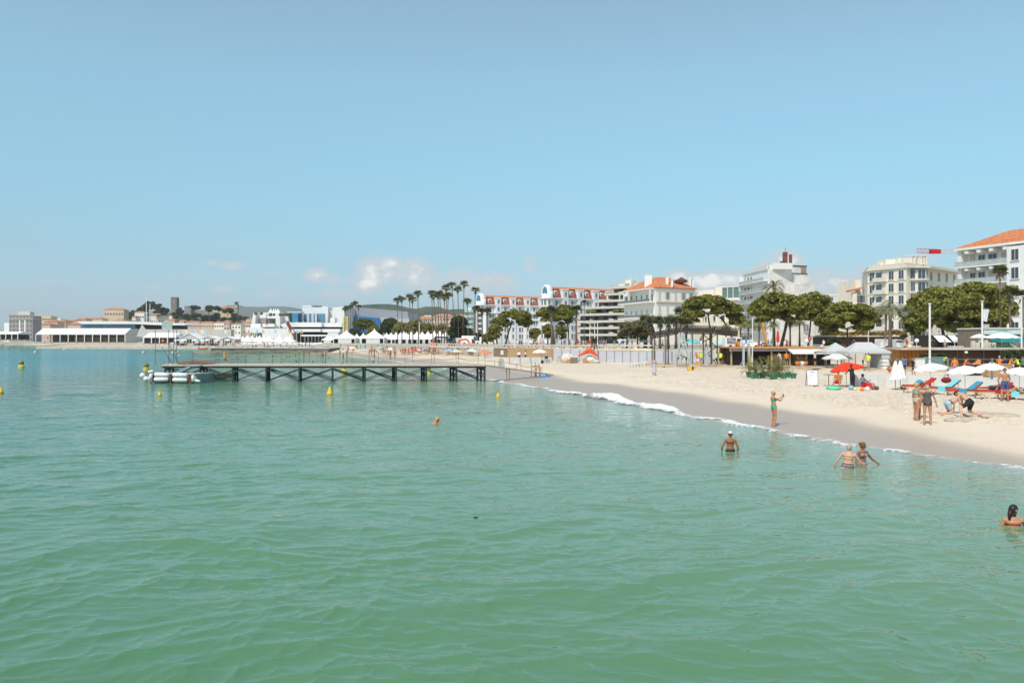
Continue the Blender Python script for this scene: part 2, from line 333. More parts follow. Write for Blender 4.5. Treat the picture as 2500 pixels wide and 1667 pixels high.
w_ = 0.30 + 1.5*fbm(T_*.35, T_*0+2, 3)**1.5 + 0.95*splash; v_ = np.linspace(-.5, .5, nW)
sh_ = (fbm(T_*.3+50, T_*0, 3)-.5)*1.2
Xf = cx[:, None] + nx[:, None]*(v_[None, :]*w_[:, None] + sh_[:, None]); Yf = cy[:, None] + ny[:, None]*(v_[None, :]*w_[:, None] + sh_[:, None])
prof = np.clip(np.cos((v_+.12*(v_+.5)*(.5-v_)*2)*math.pi), 0, 1)**.9
Zf = sand_h(Xf, Yf)[0].clip(-.02, 1) + prof[None, :]*(0.02 + .07*fbm(Xf*3, Yf*3, 3) + splash[:, None]*.62*fbm(Xf*1.6, Yf*1.6, 3) + .30*splash[:, None]*(fbm(Xf*6, Yf*6, 3)-.5)) - .01
fm = bpy.data.materials.new('foam'); fm.use_nodes = True; n, l = fm.node_tree.nodes, fm.node_tree.links; p = n['Principled BSDF']
p.inputs['Base Color'].default_value = (.74, .75, .73, 1); p.inputs['Roughness'].default_value = .8
ea = N(n, 'ShaderNodeAttribute', attribute_name='body'); g_ = N(n, 'ShaderNodeNewGeometry'); tn = N(n, 'ShaderNodeTexNoise', inp={'Scale': 5.0, 'Detail': 7.0, 'Roughness': .75}); l.new(g_.outputs['Position'], tn.inputs['Vector'])
ad = N(n, 'ShaderNodeMath', operation='MULTIPLY_ADD', inp={1: 1.9}); l.new(tn.outputs[0], ad.inputs[0]); l.new(ea.outputs['Fac'], ad.inputs[2]); mr3 = N(n, 'ShaderNodeMapRange', inp={1: 1.24, 2: 1.52}); l.new(ad.outputs[0], mr3.inputs[0]); l.new(mr3.outputs[0], p.inputs['Alpha'])
foam = grid_mesh('surf_foam', Xf, Yf, Zf, fm, 'stuff')
tp_ = np.interp(cy, [20, 27, 34, 45], [.45, .62, .9, 1.0])[:, None]
bd = prof[None, :]*(.50*tp_ + .30*splash[:, None] + .5*(fbm(T_*.9+9, T_*0, 3)[:, None]-.5)) + .35*(fbm(Xf*1.3, Yf*1.3, 3)-.5)
at = foam.data.attributes.new('body', 'FLOAT', 'POINT'); at.data.foreach_set('value', bd.ravel().astype(np.float32))
# ------------------------------------------------------------------ promenade, quays, road, hills
PAVE = C('pale_paving', .46, .42, .36, rough=.85, var=.15, scale=.3)
CONC = C('pale_concrete', .50, .46, .40, rough=.9, var=.2, scale=.6, bump=.02)
GREYC = C('grey_concrete', .22, .22, .21, rough=.9, var=.3, scale=.5)
WALL = [(-74, 330), (-52, 300), (-20, 200), (-3.9, 156), (7, 132), (20, 135), (38, 122), (60, 111), (120, 104), (400, 100)]
PROM = WALL + [(400, 2200), (-1500, 2200), (-1500, 760), (-420, 640), (-335, 545), (-240, 530), (-215, 470), (-130, 400)]
ZP = 2.3
mb = MB(); mb.prism(PROM, -1, ZP); mb.build('promenade', PAVE, kind='structure')
mb = MB(); mb.prism([(-205, 353), (-112, 326), (-80, 257), (-54, 296), (-75, 331), (-131, 401), (-215, 440), (-222, 400)], -3, .86); mb.build('quay', CONC, kind='structure')
mb = MB(); mb.prism([(400, 162), (110, 160), (30, 205), (-40, 330), (-100, 520), (-84, 520), (-26, 338), (36, 220), (112, 176), (400, 178)], ZP-.2, ZP+.004)
mb.build('road', C('asphalt', .06, .06, .062, rough=.9, var=.2), kind='structure')

def hill(name, ridge, d, T, m, nz=.06, n=120, z0=-2.0):
    px = np.linspace(ridge[0][0], ridge[-1][0], n); py = np.interp(px, [r[0] for r in ridge], [r[1] for r in ridge])
    rows = np.linspace(-1, 1, 21); U2, V = np.meshgrid(px, rows)
    X = (U2-1250)*d/FP; Y = d + V*T
    zr = np.interp(U2, px, (YH-py)*d/FP + H)
    Z = z0 + (zr - z0) * np.cos(V*math.pi/2)**1.2
    Z = Z + (fbm(X/(T*.12)+3, Y/(T*.12), 4)-.5) * nz * 2 * (zr - z0) * np.cos(V*math.pi/2)
    return grid_mesh(name, X, Y, Z, m)
WOODS = mat('wooded_slope', (.045, .065, .03), rough=.95, var=.5, scale=.012, bump=3, bscale=.05)
hill('hills', [(250, 830), (420, 800), (470, 775), (510, 760), (560, 748), (580, 744), (600, 750), (640, 748), (700, 750), (760, 757), (850, 764), (950, 775), (1050, 785), (1200, 830)], 7600, 1200, mat('far_woods', (.04, .06, .035), rough=.95, var=.3, scale=.002), nz=.05, n=200)
hill('hills', [(780, 830), (850, 765), (890, 746), (920, 742), (950, 742), (975, 744), (1000, 752), (1020, 757), (1045, 752), (1070, 750), (1100, 757), (1130, 757), (1200, 766), (1300, 780), (1450, 830)], 2300, 420, WOODS, nz=.07, n=200)
hill('hills', [(285, 832), (300, 800), (320, 780), (345, 772), (375, 768), (420, 766), (470, 774), (540, 776), (590, 784), (615, 800), (640, 832)], 1000, 130, C('hill_scrub', .10, .11, .05, rough=.95, var=.4, scale=.05), nz=.04)

# ------------------------------------------------------------------ buildings
GLASS = C('window_glass', .05, .065, .08, rough=.08, var=.3, scale=.8, spec=.8)
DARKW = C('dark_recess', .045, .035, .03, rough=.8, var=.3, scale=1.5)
WHITE = C('white_render', .80, .78, .74, rough=.8, var=.05, scale=.4)
FRAME = C('white_frame', .72, .70, .66, rough=.6, var=0)
CREAM = C('cream_render', .80, .72, .59, rough=.85, var=.08, scale=.3)
SHUT = C('beige_shutter', .52, .46, .37, rough=.7, var=.1, scale=4)
TILE = mat('terracotta_tile', (.54, .185, .075), rough=.85, var=.3, scale=1.2, bump=.05, bscale=3)
REDT = mat('red_mansard_tile', (.30, .085, .05), rough=.85, var=.25, scale=1)
BALG = C('glass_balustrade', .46, .49, .47, rough=.2, var=.15, scale=1)
METAL = C('grey_metal', .25, .25, .25, rough=.4, var=.1, metal=.6)
DARKM = C('dark_metal', .035, .03, .03, rough=.5, var=.2)
def P(px, d): return Vector((gx(px, d), d, 0))
_wm = {}
def wmesh(w, h, kind='glass'):
    k = (round(w, 2), round(h, 2), kind)
    if k in _wm: return _wm[k]
    mb = MB(); f = []
    mb.box(-w/2, w/2, -.03, 0.02, 0, h); f += [0]*6                       # pane or shutter leaf
    for x0, x1, z0, z1 in ((-w/2-.1, -w/2, -.1, h+.1), (w/2, w/2+.1, -.1, h+.1), (-w/2, w/2, h, h+.1), (-.03, .03, 0, h)):
        mb.box(x0, x1, -.09, .02, z0, z1); f += [1]*6
    mb.box(-w/2-.22, w/2+.22, -.2, .03, -.14, 0); f += [1]*6
    if kind == 'dorm':
        mb.prism([(-w/2-.35, 0), (-w/2-.35, h+.25), (0, h+.75), (w/2+.35, h+.25), (w/2+.35, 0)], .05, 1.6, xz=True); f += [1]*7
    if kind == 'side':
        for s in (-1, 1): mb.box(s*(w/2+.12)-(.0 if s > 0 else w/2), s*(w/2+.12)+(w/2 if s > 0 else 0), -.07, .02, 0, h); f += [2]*6
    me = bpy.data.meshes.new('window'); me.from_pydata(mb.v, [], mb.f)
    for m in (SHUT if kind == 'shut' else GLASS, C('recess_shade_frame', .12, .09, .07) if kind == 'dim' else FRAME, SHUT): me.materials.append(m)  # dim kind: brown frame colour carries the shade of the recess
    me.polygons.foreach_set('material_index', f); me.update()
    _wm[k] = me; return me
class B:
    def __init__(s, name, label, cat, p0, z0=ZP, group=None):
        s.o = Vector((p0.x, p0.y, z0)); s.e = empty(name, s.o, 0, label, cat, group); s.count = 0
    def part(s, mb, name, m, smooth=False, label=None, parent=None):
        mb.v = [tuple(Vector(v) - s.o) for v in mb.v]
        o = mb.build(name, m, parent or s.e, smooth)
        if label: o['label'] = label
        return o
    def window(s, a, n, z, w, h, kind='glass', push=0.0):      # a: point on wall, n: outward normal
        s.count += 1
        o = bpy.data.objects.new('window', wmesh(w, h, kind)); COL.objects.link(o); o.parent = s.e
        q = a + n*(.02+push); o.location = (q.x - s.o.x, q.y - s.o.y, z - s.o.z); o.rotation_euler = (0, 0, math.atan2(n.x, -n.y))
        return o
    def row(s, a, b, z, n, w, h, kind='glass', push=0, skip=(), pad=.5):
        u = b - a; L = u.length; u.normalize(); nn = Vector((u.y, -u.x, 0))
        for i in range(n):
            if i in skip: continue
            s.window(a + u * (L * (i + pad) / (n - 1 + 2*pad)), nn, z, w, h, kind, push)
def frame(a, b):                                                # local matrix: x along wall a->b, y into building, z up
    u = (b - a).normalized(); v = Vector((-u.y, u.x, 0))
    return Matrix(((u.x, v.x, 0, a.x), (u.y, v.y, 0, a.y), (0, 0, 1, 0), (0, 0, 0, 1))), (b-a).length
def hiproof(mb, corners, z, h, inset, over=.6):
    c = sum(corners, Vector()) / len(corners)
    lo = [p + (p-c).normalized()*over for p in corners]
    hi = [c + (p-c)*inset for p in corners]; n = len(corners)
    vs = [Vector((p.x, p.y, z)) for p in lo] + [Vector((p.x, p.y, z+h)) for p in hi] + [Vector((p.x, p.y, z-.25)) for p in lo]
    mb.add(vs, [tuple(range(n, 2*n))] + [(i, (i+1) % n, n+(i+1) % n, n+i) for i in range(n)] + [(2*n+i, 2*n+(i+1) % n, (i+1) % n, i) for i in range(n)] + [tuple(range(3*n-1, 2*n-1, -1))])

# ---- near right: white balconied hotel block with terracotta roof
a, b = P(2338, 180), P(2700, 150); m4, L = frame(a, b); zE = 23.3
hb = B('hotel_building', 'white balconied building with terracotta hip roof at the right edge', 'building', a)
mb = MB(); mb.box(0, L, 1.8, 22, ZP, zE, m4); mb.box(0, .9, 0, 1.8, ZP, zE, m4); hb.part(mb, 'wall', C('warm_white_render', .80, .76, .68, rough=.85, var=.05))
mb = MB(); mb.box(12.6, L, -.9, 1.75, ZP, zE-.4, m4); hb.part(mb, 'projecting_bay', WHITE)
mb = MB(); cs = [m4 @ Vector(v) for v in ((0, 0, 0), (L, 0, 0), (L, 22, 0), (0, 22, 0))]
hiproof(mb, [Vector((c.x, c.y, 0)) for c in cs], zE+.5, 3.3, .5, .9); hb.part(mb, 'roof', TILE)
mb = MB(); mb.box(-.5, L, -.6, 22, zE, zE+.48, m4); hb.part(mb, 'cornice', WHITE)
for k in range(6):
    z = zE - 3.7*(k+1) + .1
    mb = MB(); mb.box(-.3, 12.55, -.7, 1.78, z-.28, z, m4); sl_ = hb.part(mb, 'balcony', WHITE)
    mb = MB(); mb.box(-.25, 12.5, -.66, -.62, z+.05, z+1.0, m4); mb.box(-.25, 12.5, -.7, -.6, z+1.0, z+1.08, m4)
    for q in range(9): mb.box(-.2+q*1.58, -.14+q*1.58, -.69, -.61, z, z+1.0, m4)
    hb.part(mb, 'balustrade', BALG, parent=sl_)
    for q, (x, w) in enumerate(((2.4, 1.3), (4.6, 1.6), (7.2, 2.0), (10.3, 1.9))):
        hb.window(m4 @ Vector((x, 1.75, 0)), (m4.to_3x3() @ Vector((0, -1, 0))), z+.02, w, 2.4, 'glass' if (q+k) % 3 else 'shut')
    for x in (14.5, 18, 22): hb.window(m4 @ Vector((x, -.92, 0)), (m4.to_3x3() @ Vector((0, -1, 0))), z+.3, 1.6, 2.2)
    if k in (0, 1):
        for x in (2.2, 5.2, 8.2, 11.4): mb = MB(); mb.box(x, x+.8, -.55, 1.7, z+2.75, z+3.3, m4); hb.part(mb, 'bracket', WHITE)
# ---- cream apartment house with rounded corner bay
a, c1, b = P(2118, 226), P(2213, 214), P(2338, 232); zc = 22.6
cb = B('apartment_house', 'cream stone apartment house with rounded corner bay and roof terrace', 'building', c1)
far = [b + Vector((4, 18, 0)), a + Vector((8, 22, 0))]
mb = MB(); mb.prism([(p.x, p.y) for p in (a, c1, b, *far)], ZP, zc); cb.part(mb, 'wall', CREAM)
bc = P(2238, 217); mb = MB(); mb.lathe([(2.6, ZP), (2.6, zc-.2)], 20, Matrix.Translation((bc.x, bc.y, 0))); cb.part(mb, 'corner_bay', CREAM, True)
mb = MB(); mb.prism([(p.x, p.y) for p in (a+Vector((-.6, -.6, 0)), c1+Vector((0, -.8, 0)), bc+Vector((-2, -3.2, 0)), bc+Vector((2, -3.2, 0)), b+Vector((.5, -.7, 0)), *far)], zc+.02, zc+.55)
mb.prism([(p.x, p.y) for p in (a+Vector((.4, .6, 0)), c1+Vector((0, .3, 0)), b+Vector((-.5, .6, 0)), *far)], zc+.57, zc+1.5); cb.part(mb, 'cornice', C('pale_stone', .66, .60, .50, var=.1))
mb = MB()
for px, d0, w, h in ((2182, 224, 4.5, 3.2), (2215, 222, 5, 3.4), (2250, 222, 3, 3.2), (2190, 226, 9, 2.4)):
    q = P(px, d0); mb.box(q.x-w/2, q.x+w/2, q.y, q.y+5, zc+1.52, zc+h)
cb.part(mb, 'roof_room', CREAM)
mb = MB()
for px in (2206, 2232, 2243, 2256, 2262):
    q = P(px, 219.5); mb.box(q.x-.25, q.x+.25, q.y, q.y+.5, zc+1.52, zc+3.6)
q = P(2206, 219.3); mb.box(q.x, q.x+6, q.y, q.y+.6, zc+3.62, zc+3.9); cb.part(mb, 'pergola', C('pale_stone', 1, 1, 1))
for k in range(6):
    z = zc - 3.3*(k+1) + .6
    if z < ZP: break
    cb.row(a, c1, z, 4, 1.6, 2.2, 'glass', skip=(1,)); cb.window((a+c1)/2 + (c1-a)*-.12, Vector((-.6, -.8, 0)).normalized(), z, 3.0, 2.2)
    cb.row(c1+(b-c1)*.38, b, z, 4, 1.1, 2.2, 'glass' if k == 0 else 'shut')
    for an in (-45, 0, 40):
        n_ = Vector((math.sin(R(an)), -math.cos(R(an)), 0)); cb.window(bc + n_*2.6, n_, z, 1.0 if an else 1.9, 2.3)
    mb = MB(); mb.lathe([(2.62, z-.5), (3.3, z-.5), (3.3, z-.25), (2.62, z-.25)], 20, Matrix.Translation((bc.x, bc.y, 0)))
    m5, L5 = frame(a, c1); mb.box(2.6, 6.6, -.9, -.02, z-.45, z-.2, m5); mb.box(2.6, 6.6, -.9, -.82, z-.2, z+.7, m5)
    mb.box(0, L5, -.12, -.01, z-.62, z-.47, m5); cb.part(mb, 'balcony', C('pale_stone', 1, 1, 1))
# ---- little column balcony house left of it
a = P(2082, 240); b = P(2119, 236); zt = 20
lb = B('apartment_house', 'narrow cream house with tiled porch roof and a green awning', 'building', a)
mb = MB(); mb.box(a.x+2, b.x+1, a.y+3, a.y+16, ZP, zt+1.6); mb.box(a.x, a.x+1.2, a.y, a.y+1.2, ZP, zt-2.2); mb.box(a.x+2.2, b.x, a.y, a.y+3, ZP, 10); lb.part(mb, 'wall', CREAM)
mb = MB(); mb.prism([(a.x-.8, zt-2.1), (b.x+.4, zt-1.0), (b.x+.4, zt-.7), (a.x-.8, zt-1.6)], a.y-.6, a.y+2.9, xz=True); lb.part(mb, 'porch_roof', TILE)
mb = MB(); mb.box(a.x, b.x, a.y-.2, a.y+2.9, zt-6.4, zt-6.1); lb.part(mb, 'balcony', WHITE)
mb = MB(); mb.prism([(a.x+.2, zt-6.5), (a.x+3.4, zt-6.5), (a.x+2.2, zt-9.2), (a.x+.8, zt-9.2)], a.y-.5, a.y-.4, xz=True); lb.part(mb, 'awning', C('green_canvas', .03, .33, .18))
lb.row(P(2092, 238.9), P(2112, 238.9), zt-5.4, 2, 1.1, 2.2)
# ---- low white terraces in the gap
a, b = P(1990, 285), P(2110, 262)
tb = B('apartment_house', 'low white terrace house with planted balconies and red awnings between taller houses', 'building', a)
m4, L = frame(a, b); mb = MB(); mb.box(0, L, 2, 16, ZP, 13.2, m4); mb.box(3.4, 9, 5, 12, 13.22, 18.8, m4); mb.box(-2, 8, 8, 14, 13.22, 17.4, m4); tb.part(mb, 'wall', WHITE)
for k in range(3):
    z = 4.2 + 3.3*k; mb = MB(); mb.box(.3, L, 0, 1.98, z-.3, z, m4); mb.box(.3, L, 0, .12, z, z+.9, m4); tb.part(mb, 'balcony', WHITE)
    mb = MB(); mb.box(.6, L-.5, .2, .7, z+.92, z+1.35, m4); tb.part(mb, 'planting', C('rusty_hedge', .20, .12, .04, var=.5, scale=3))
    for x in (3, 7, 11): tb.window(m4 @ Vector((x, 1.98, 0)), m4.to_3x3() @ Vector((0, -1, 0)), z+.1, 2, 2.2)
# ---- white block with blank weathered party wall
a, c1, b = P(1815, 286), P(1875, 262), P(1989, 268)
PW = mat('weathered_plaster', (.74, .70, .64), rough=.95, var=.22, scale=.35, bump=.03)
wb = B('apartment_block', 'tall white block with open balconies and a blank weathered side wall', 'building', c1)
def pq(t, off=0, back=0): p = c1 + (b-c1)*t; return (p.x, p.y+back)
mb = MB(); mb.prism([(a.x, a.y), (c1.x, c1.y), pq(.04), pq(.04, 0, 16), (a.x+6, a.y+10)], ZP, 26.4)
wb.part(mb, 'wall', C('blue_white_render', .78, .78, .77))
mb = MB(); mb.prism([pq(.041), pq(.82), pq(.82, 0, 15), pq(.041, 0, 15)], ZP, 27.6); mb.prism([pq(.821), pq(.90), pq(.90, 0, 15), pq(.821, 0, 15)], ZP, 24.0)
mb.prism([pq(.901), pq(1), pq(1, 0, 12), pq(.901, 0, 12)], ZP, 21.9); mb.prism([pq(.52, 0, -.06), pq(.9, 0, -.06), pq(.9, 0, 0), pq(.52, 0, 0)], 21.6, 25.2)
wb.part(mb, 'party_wall', PW)
mb = MB(); mb.prism([pq(.1, 0, -.2), pq(.83, 0, -.2), pq(.83, 0, 15), pq(.1, 0, 15)], 27.62, 27.95); mb.prism([pq(.52, 0, -.25), pq(.84, 0, -.25), pq(.84, 0, -.08), pq(.52, 0, -.08)], 25.22, 25.45)
wb.part(mb, 'roof_edge', C('rust_brown', .12, .05, .035))
mb = MB(); q = Vector((*pq(.42), 0)); mb.box(q.x, q.x+1.3, q.y+4, q.y+5.3, 27.96, 32.6); mb.box(q.x-.9, q.x+.2, q.y+4, q.y+5, 27.96, 29.6); mb.box(q.x+2, q.x+2.8, q.y+4, q.y+5, 27.96, 31.8); mb.tube([(q.x+.7, q.y+4.5, 32.6), (q.x+.7, q.y+4.5, 34.2)], .07, 5)
wb.part(mb, 'chimney_stack', C('red_brown_brick', .20, .07, .05, var=.4, scale=.8))
q0, q1 = pq(.70), pq(.818); mb = MB(); mb.prism([(q0[0], q0[1]-.12), (q1[0], q1[1]-.12), (q1[0], q1[1]+.1), (q0[0], q0[1]+.1)], 25.46, 27.6); wb.part(mb, 'brown_panel', C('dull_brown', .34, .24, .18))
m4, L = frame(a, c1)
mb = MB(); mb.box(-.4, L+.1, -.35, .0, 26.4, 27.6, m4); mb.box(0, L, 1.5, 8, 26.42, 28.4, m4); wb.part(mb, 'parapet', FRAME)
for k in range(7):
    z = 26.3 - 3.25*(k+1)-.2; mb = MB(); mb.box(-.3, L-.02, -1.6, -.02, z-.25, z, m4); s_ = wb.part(mb, 'balcony', FRAME)
    mb = MB(); mb.box(-.25, L-.1, -1.56, -1.5, z+.1, z+1.05, m4); wb.part(mb, 'balustrade', BALG, parent=s_)
    mb = MB(); mb.box(-.3, -.1, -1.55, -.03, z+1.07, z+3.0, m4); wb.part(mb, 'side_screen', FRAME)
    for q, x in enumerate((2.2, 5.4, 8.4)):
        if x < L: wb.window(m4 @ Vector((x, 0, 0)), m4.to_3x3() @ Vector((0, -1, 0)), z+.05, 2.0, 2.2, 'glass' if (k+q) % 3 else 'shut')
for px in (1965, 1970): wb.window(P(px, 266.6), Vector((0, -1, 0)), 6.4, 1.0, 2.4)
# ---- pale low block with glass penthouse, behind
a, b = P(1690, 320), P(1822, 300)
gb = B('apartment_house', 'beige roofed low house with glazed penthouse left of the tall white block', 'building', a)
m4, L = frame(a, b); mb = MB(); mb.box(0, L, 0, 14, ZP, 19.3, m4); mb.box(.3, 8, 3, 12, 19.3, 23.2, m4); mb.box(8.02, 13.5, 4, 12, 19.3, 24.2, m4); gb.part(mb, 'wall', CREAM)
mb = MB(); mb.box(-.5, L+.3, -.8, 0, 18.5, 19.4, m4); mb.box(-.5, L+.3, -.8, 0, 14.6, 15.2, m4); gb.part(mb, 'balcony', WHITE)
mb = MB(); mb.box(14, L, .5, 6, 19.35, 23.4, m4); p_ = gb.part(mb, 'penthouse', C('green_glass', .12, .22, .20, rough=.1, spec=.8))
mb = MB(); mb.box(13.9, L+.2, .3, 6.2, 23.42, 23.8, m4)
for x in (13.9, 16.4, 19): mb.box(x, x+.25, .28, .48, 19.35, 23.4, m4)
gb.part(mb, 'window_frame', FRAME, parent=p_)
gb.row(a, b, 15.6, 6, 2.2, 2.0); gb.row(a, b, 11, 6, 1.6, 2.0)
# ---- villa with orange hip roof
a, c1, b = P(1524, 312), P(1600, 288), P(1697, 298); zE = 22.1
vb = B('villa_building', 'large white shuttered building with an orange hip roof and chimneys', 'building', c1)
back = (b-c1).orthogonal()
d1 = a + (b - c1); mb = MB(); mb.prism([(p.x, p.y) for p in (a, c1, b, d1)], ZP, zE); vb.part(mb, 'wall', C('villa_render', .84, .80, .72, var=.05))
mb = MB(); hiproof(mb, [a, c1, b, d1], zE+.3, 4.4, .28, .8); rf = vb.part(mb, 'roof', TILE)
for px, d0, w, z1 in ((1583, 296, 2.6, 27.2), (1629, 294, .9, 26.4), (1641, 291, .55, 25.2), (1684, 301, 1.1, 26.8), (1692, 302, .8, 26.2)):
    q = P(px, d0); mb = MB(); mb.box(q.x-w/2, q.x+w/2, q.y, q.y+.9, zE+.4, z1); mb.box(q.x-w/2-.1, q.x+w/2+.1, q.y-.1, q.y+1, z1, z1+.2); vb.part(mb, 'chimney', WHITE, parent=rf)
q = P(1664, 297); mb = MB(); mb.box(q.x-2, q.x+2, q.y, q.y+3, zE+2.5, zE+3.1); mb.prism([(q.x-2.4, zE+3.1), (q.x+2.4, zE+3.1), (q.x, zE+4.4)], q.y-.3, q.y+3.2, xz=True); vb.part(mb, 'dormer', C('red_brown_brick', 1, 1, 1))
for z, zz in ((zE-5.1, .55), (zE-12.1, .35)):
    for pa, pb in ((c1, b),):
        m4, L = frame(pa, pb); mb = MB(); mb.box(.3, L+.3, -.5, -.02, z, z+zz, m4)
        for i in range(34): mb.box(.6+i*.42, .8+i*.42, -.35, -.02, z-.3, z-.02, m4)
        vb.part(mb, 'cornice', C('pale_stone', 1, 1, 1))
for k, z in enumerate((zE-3.9, zE-8.9, zE-13.4, zE-18)):
    vb.row(c1, b, z, 5, 1.1, 2.5, 'shut', skip={0: (1, 3, 4), 1: (), 2: (0, 1), 3: ()}[k])
    vb.row(c1, b, z, 5, 1.1, 2.5, 'side', skip={0: (0, 2), 1: (0, 1, 2, 3, 4), 2: (2, 3, 4), 3: (0, 1, 2, 3, 4)}[k])
m4, L = frame(a, c1)
for k, z in enumerate((zE-4.7, zE-10.2, zE-14.8)):
    mb = MB(); mb.box(-1.2, L-.2, -2.2, -.02, z-.45, z, m4); s_ = vb.part(mb, 'balcony', WHITE)
    mb = MB(); mb.box(-1.1, L-.3, -2.15, -2.1, z+.05, z+.95, m4); vb.part(mb, 'balustrade', C('iron_rail', .20, .20, .20), parent=s_)
    vb.row(a, c1, z+.1, 6, 1.1, 2.5, ('glass', 'shut', 'glass')[k])
mb = MB()
for x in (0, 3.5, 8, L-.5): mb.box(x, x+.3, -2.1, -1.8, zE-4.7, zE-.1, m4)
mb.box(-.2, L-.2, -2.2, -.02, zE-.4, zE-.05, m4); vb.part(mb, 'loggia', WHITE)
mb = MB(); mb.prism([(6.2, zE-.8), (8.6, zE-.5), (8.2, zE-2.2), (4.6, zE-2.2)], -2.6, -2.4, m=m4, xz=True); vb.part(mb, 'awning', C('white_canvas', .78, .76, .72))
# ---- stepped dark-windowed terrace block
a, b = P(1408, 345), P(1610, 318); m4, L = frame(a, b)
sb_ = B('terrace_block', 'stepped beige apartment block with long dark balconies between bright bands', 'building', a)
LV = [(5.6, 0), (8.4, 0), (11.1, 0), (14.0, 0), (16.8, 5.6), (19.5, 8.6), (22.2, 13.0), (24.9, 15.4)]
mb = MB()
for k, (z, x0) in enumerate(LV): mb.box(x0+.4, L, 2.2+.6*max(0, k-3), 18, (LV[k-1][0] if k else ZP)+.01, z, m4)
sb_.part(mb, 'wall', DARKW)  # near-black wall, shade of the balcony recesses put into its colour
SLAB = C('beige_slab', .56, .51, .43, var=.08)
for k, (z, x0) in enumerate(LV):
    y0 = .6*max(0, k-3); mb = MB(); mb.box(x0, L, y0, y0+3.2, z-.28, z+.02, m4); mb.box(x0, L, y0-.1, y0+.1, z-.2, z+.72, m4)
    s_ = sb_.part(mb, 'balcony', SLAB)
    mb = MB()
    for x in (x0, x0+7, x0+16.5, x0+18, x0+26):
        if x+.8 < L: mb.box(x, x+(1.6 if x == x0+16.5 else .5), y0-.12, y0+2.19, z+.72, z+(1.1 if k > 3 else 1.3), m4)
    sb_.part(mb, 'pier', SLAB, parent=s_)
    for x in np.arange(x0+2, L-2, 4.5): sb_.window(m4 @ Vector((x, y0+2.15, 0)), m4.to_3x3() @ Vector((0, -1, 0)), z-2.5, 2.4, 2.0, 'dim')
mb = MB()
for x, z in ((6, 14.98), (8, 14.98), (20, 14.98), (23, 14.98), (24, 6.58), (28, 6.58), (22, 6.58)):
    for q in range(5): mb.ball(m4 @ Vector((x+random.uniform(-1, 1), .5, z+.5)), random.uniform(.5, .9), n=7, m_=4)
sb_.part(mb, 'planting', C('olive_leaves', .10, .12, .035, var=.5, scale=2))
mb = MB()
for x, z, w, h in ((16, 25, 5, 2), (19, 25, 3, 3.4), (23, 25, 6, 1.6)): mb.box(x, x+w, 8, 12, z, z+h, m4)
for x in (20, 21.5, 24, 27): mb.tube([m4 @ Vector((x, 9, 26)), m4 @ Vector((x, 9, 30))], .08, 4)
sb_.part(mb, 'roof_room', CREAM)
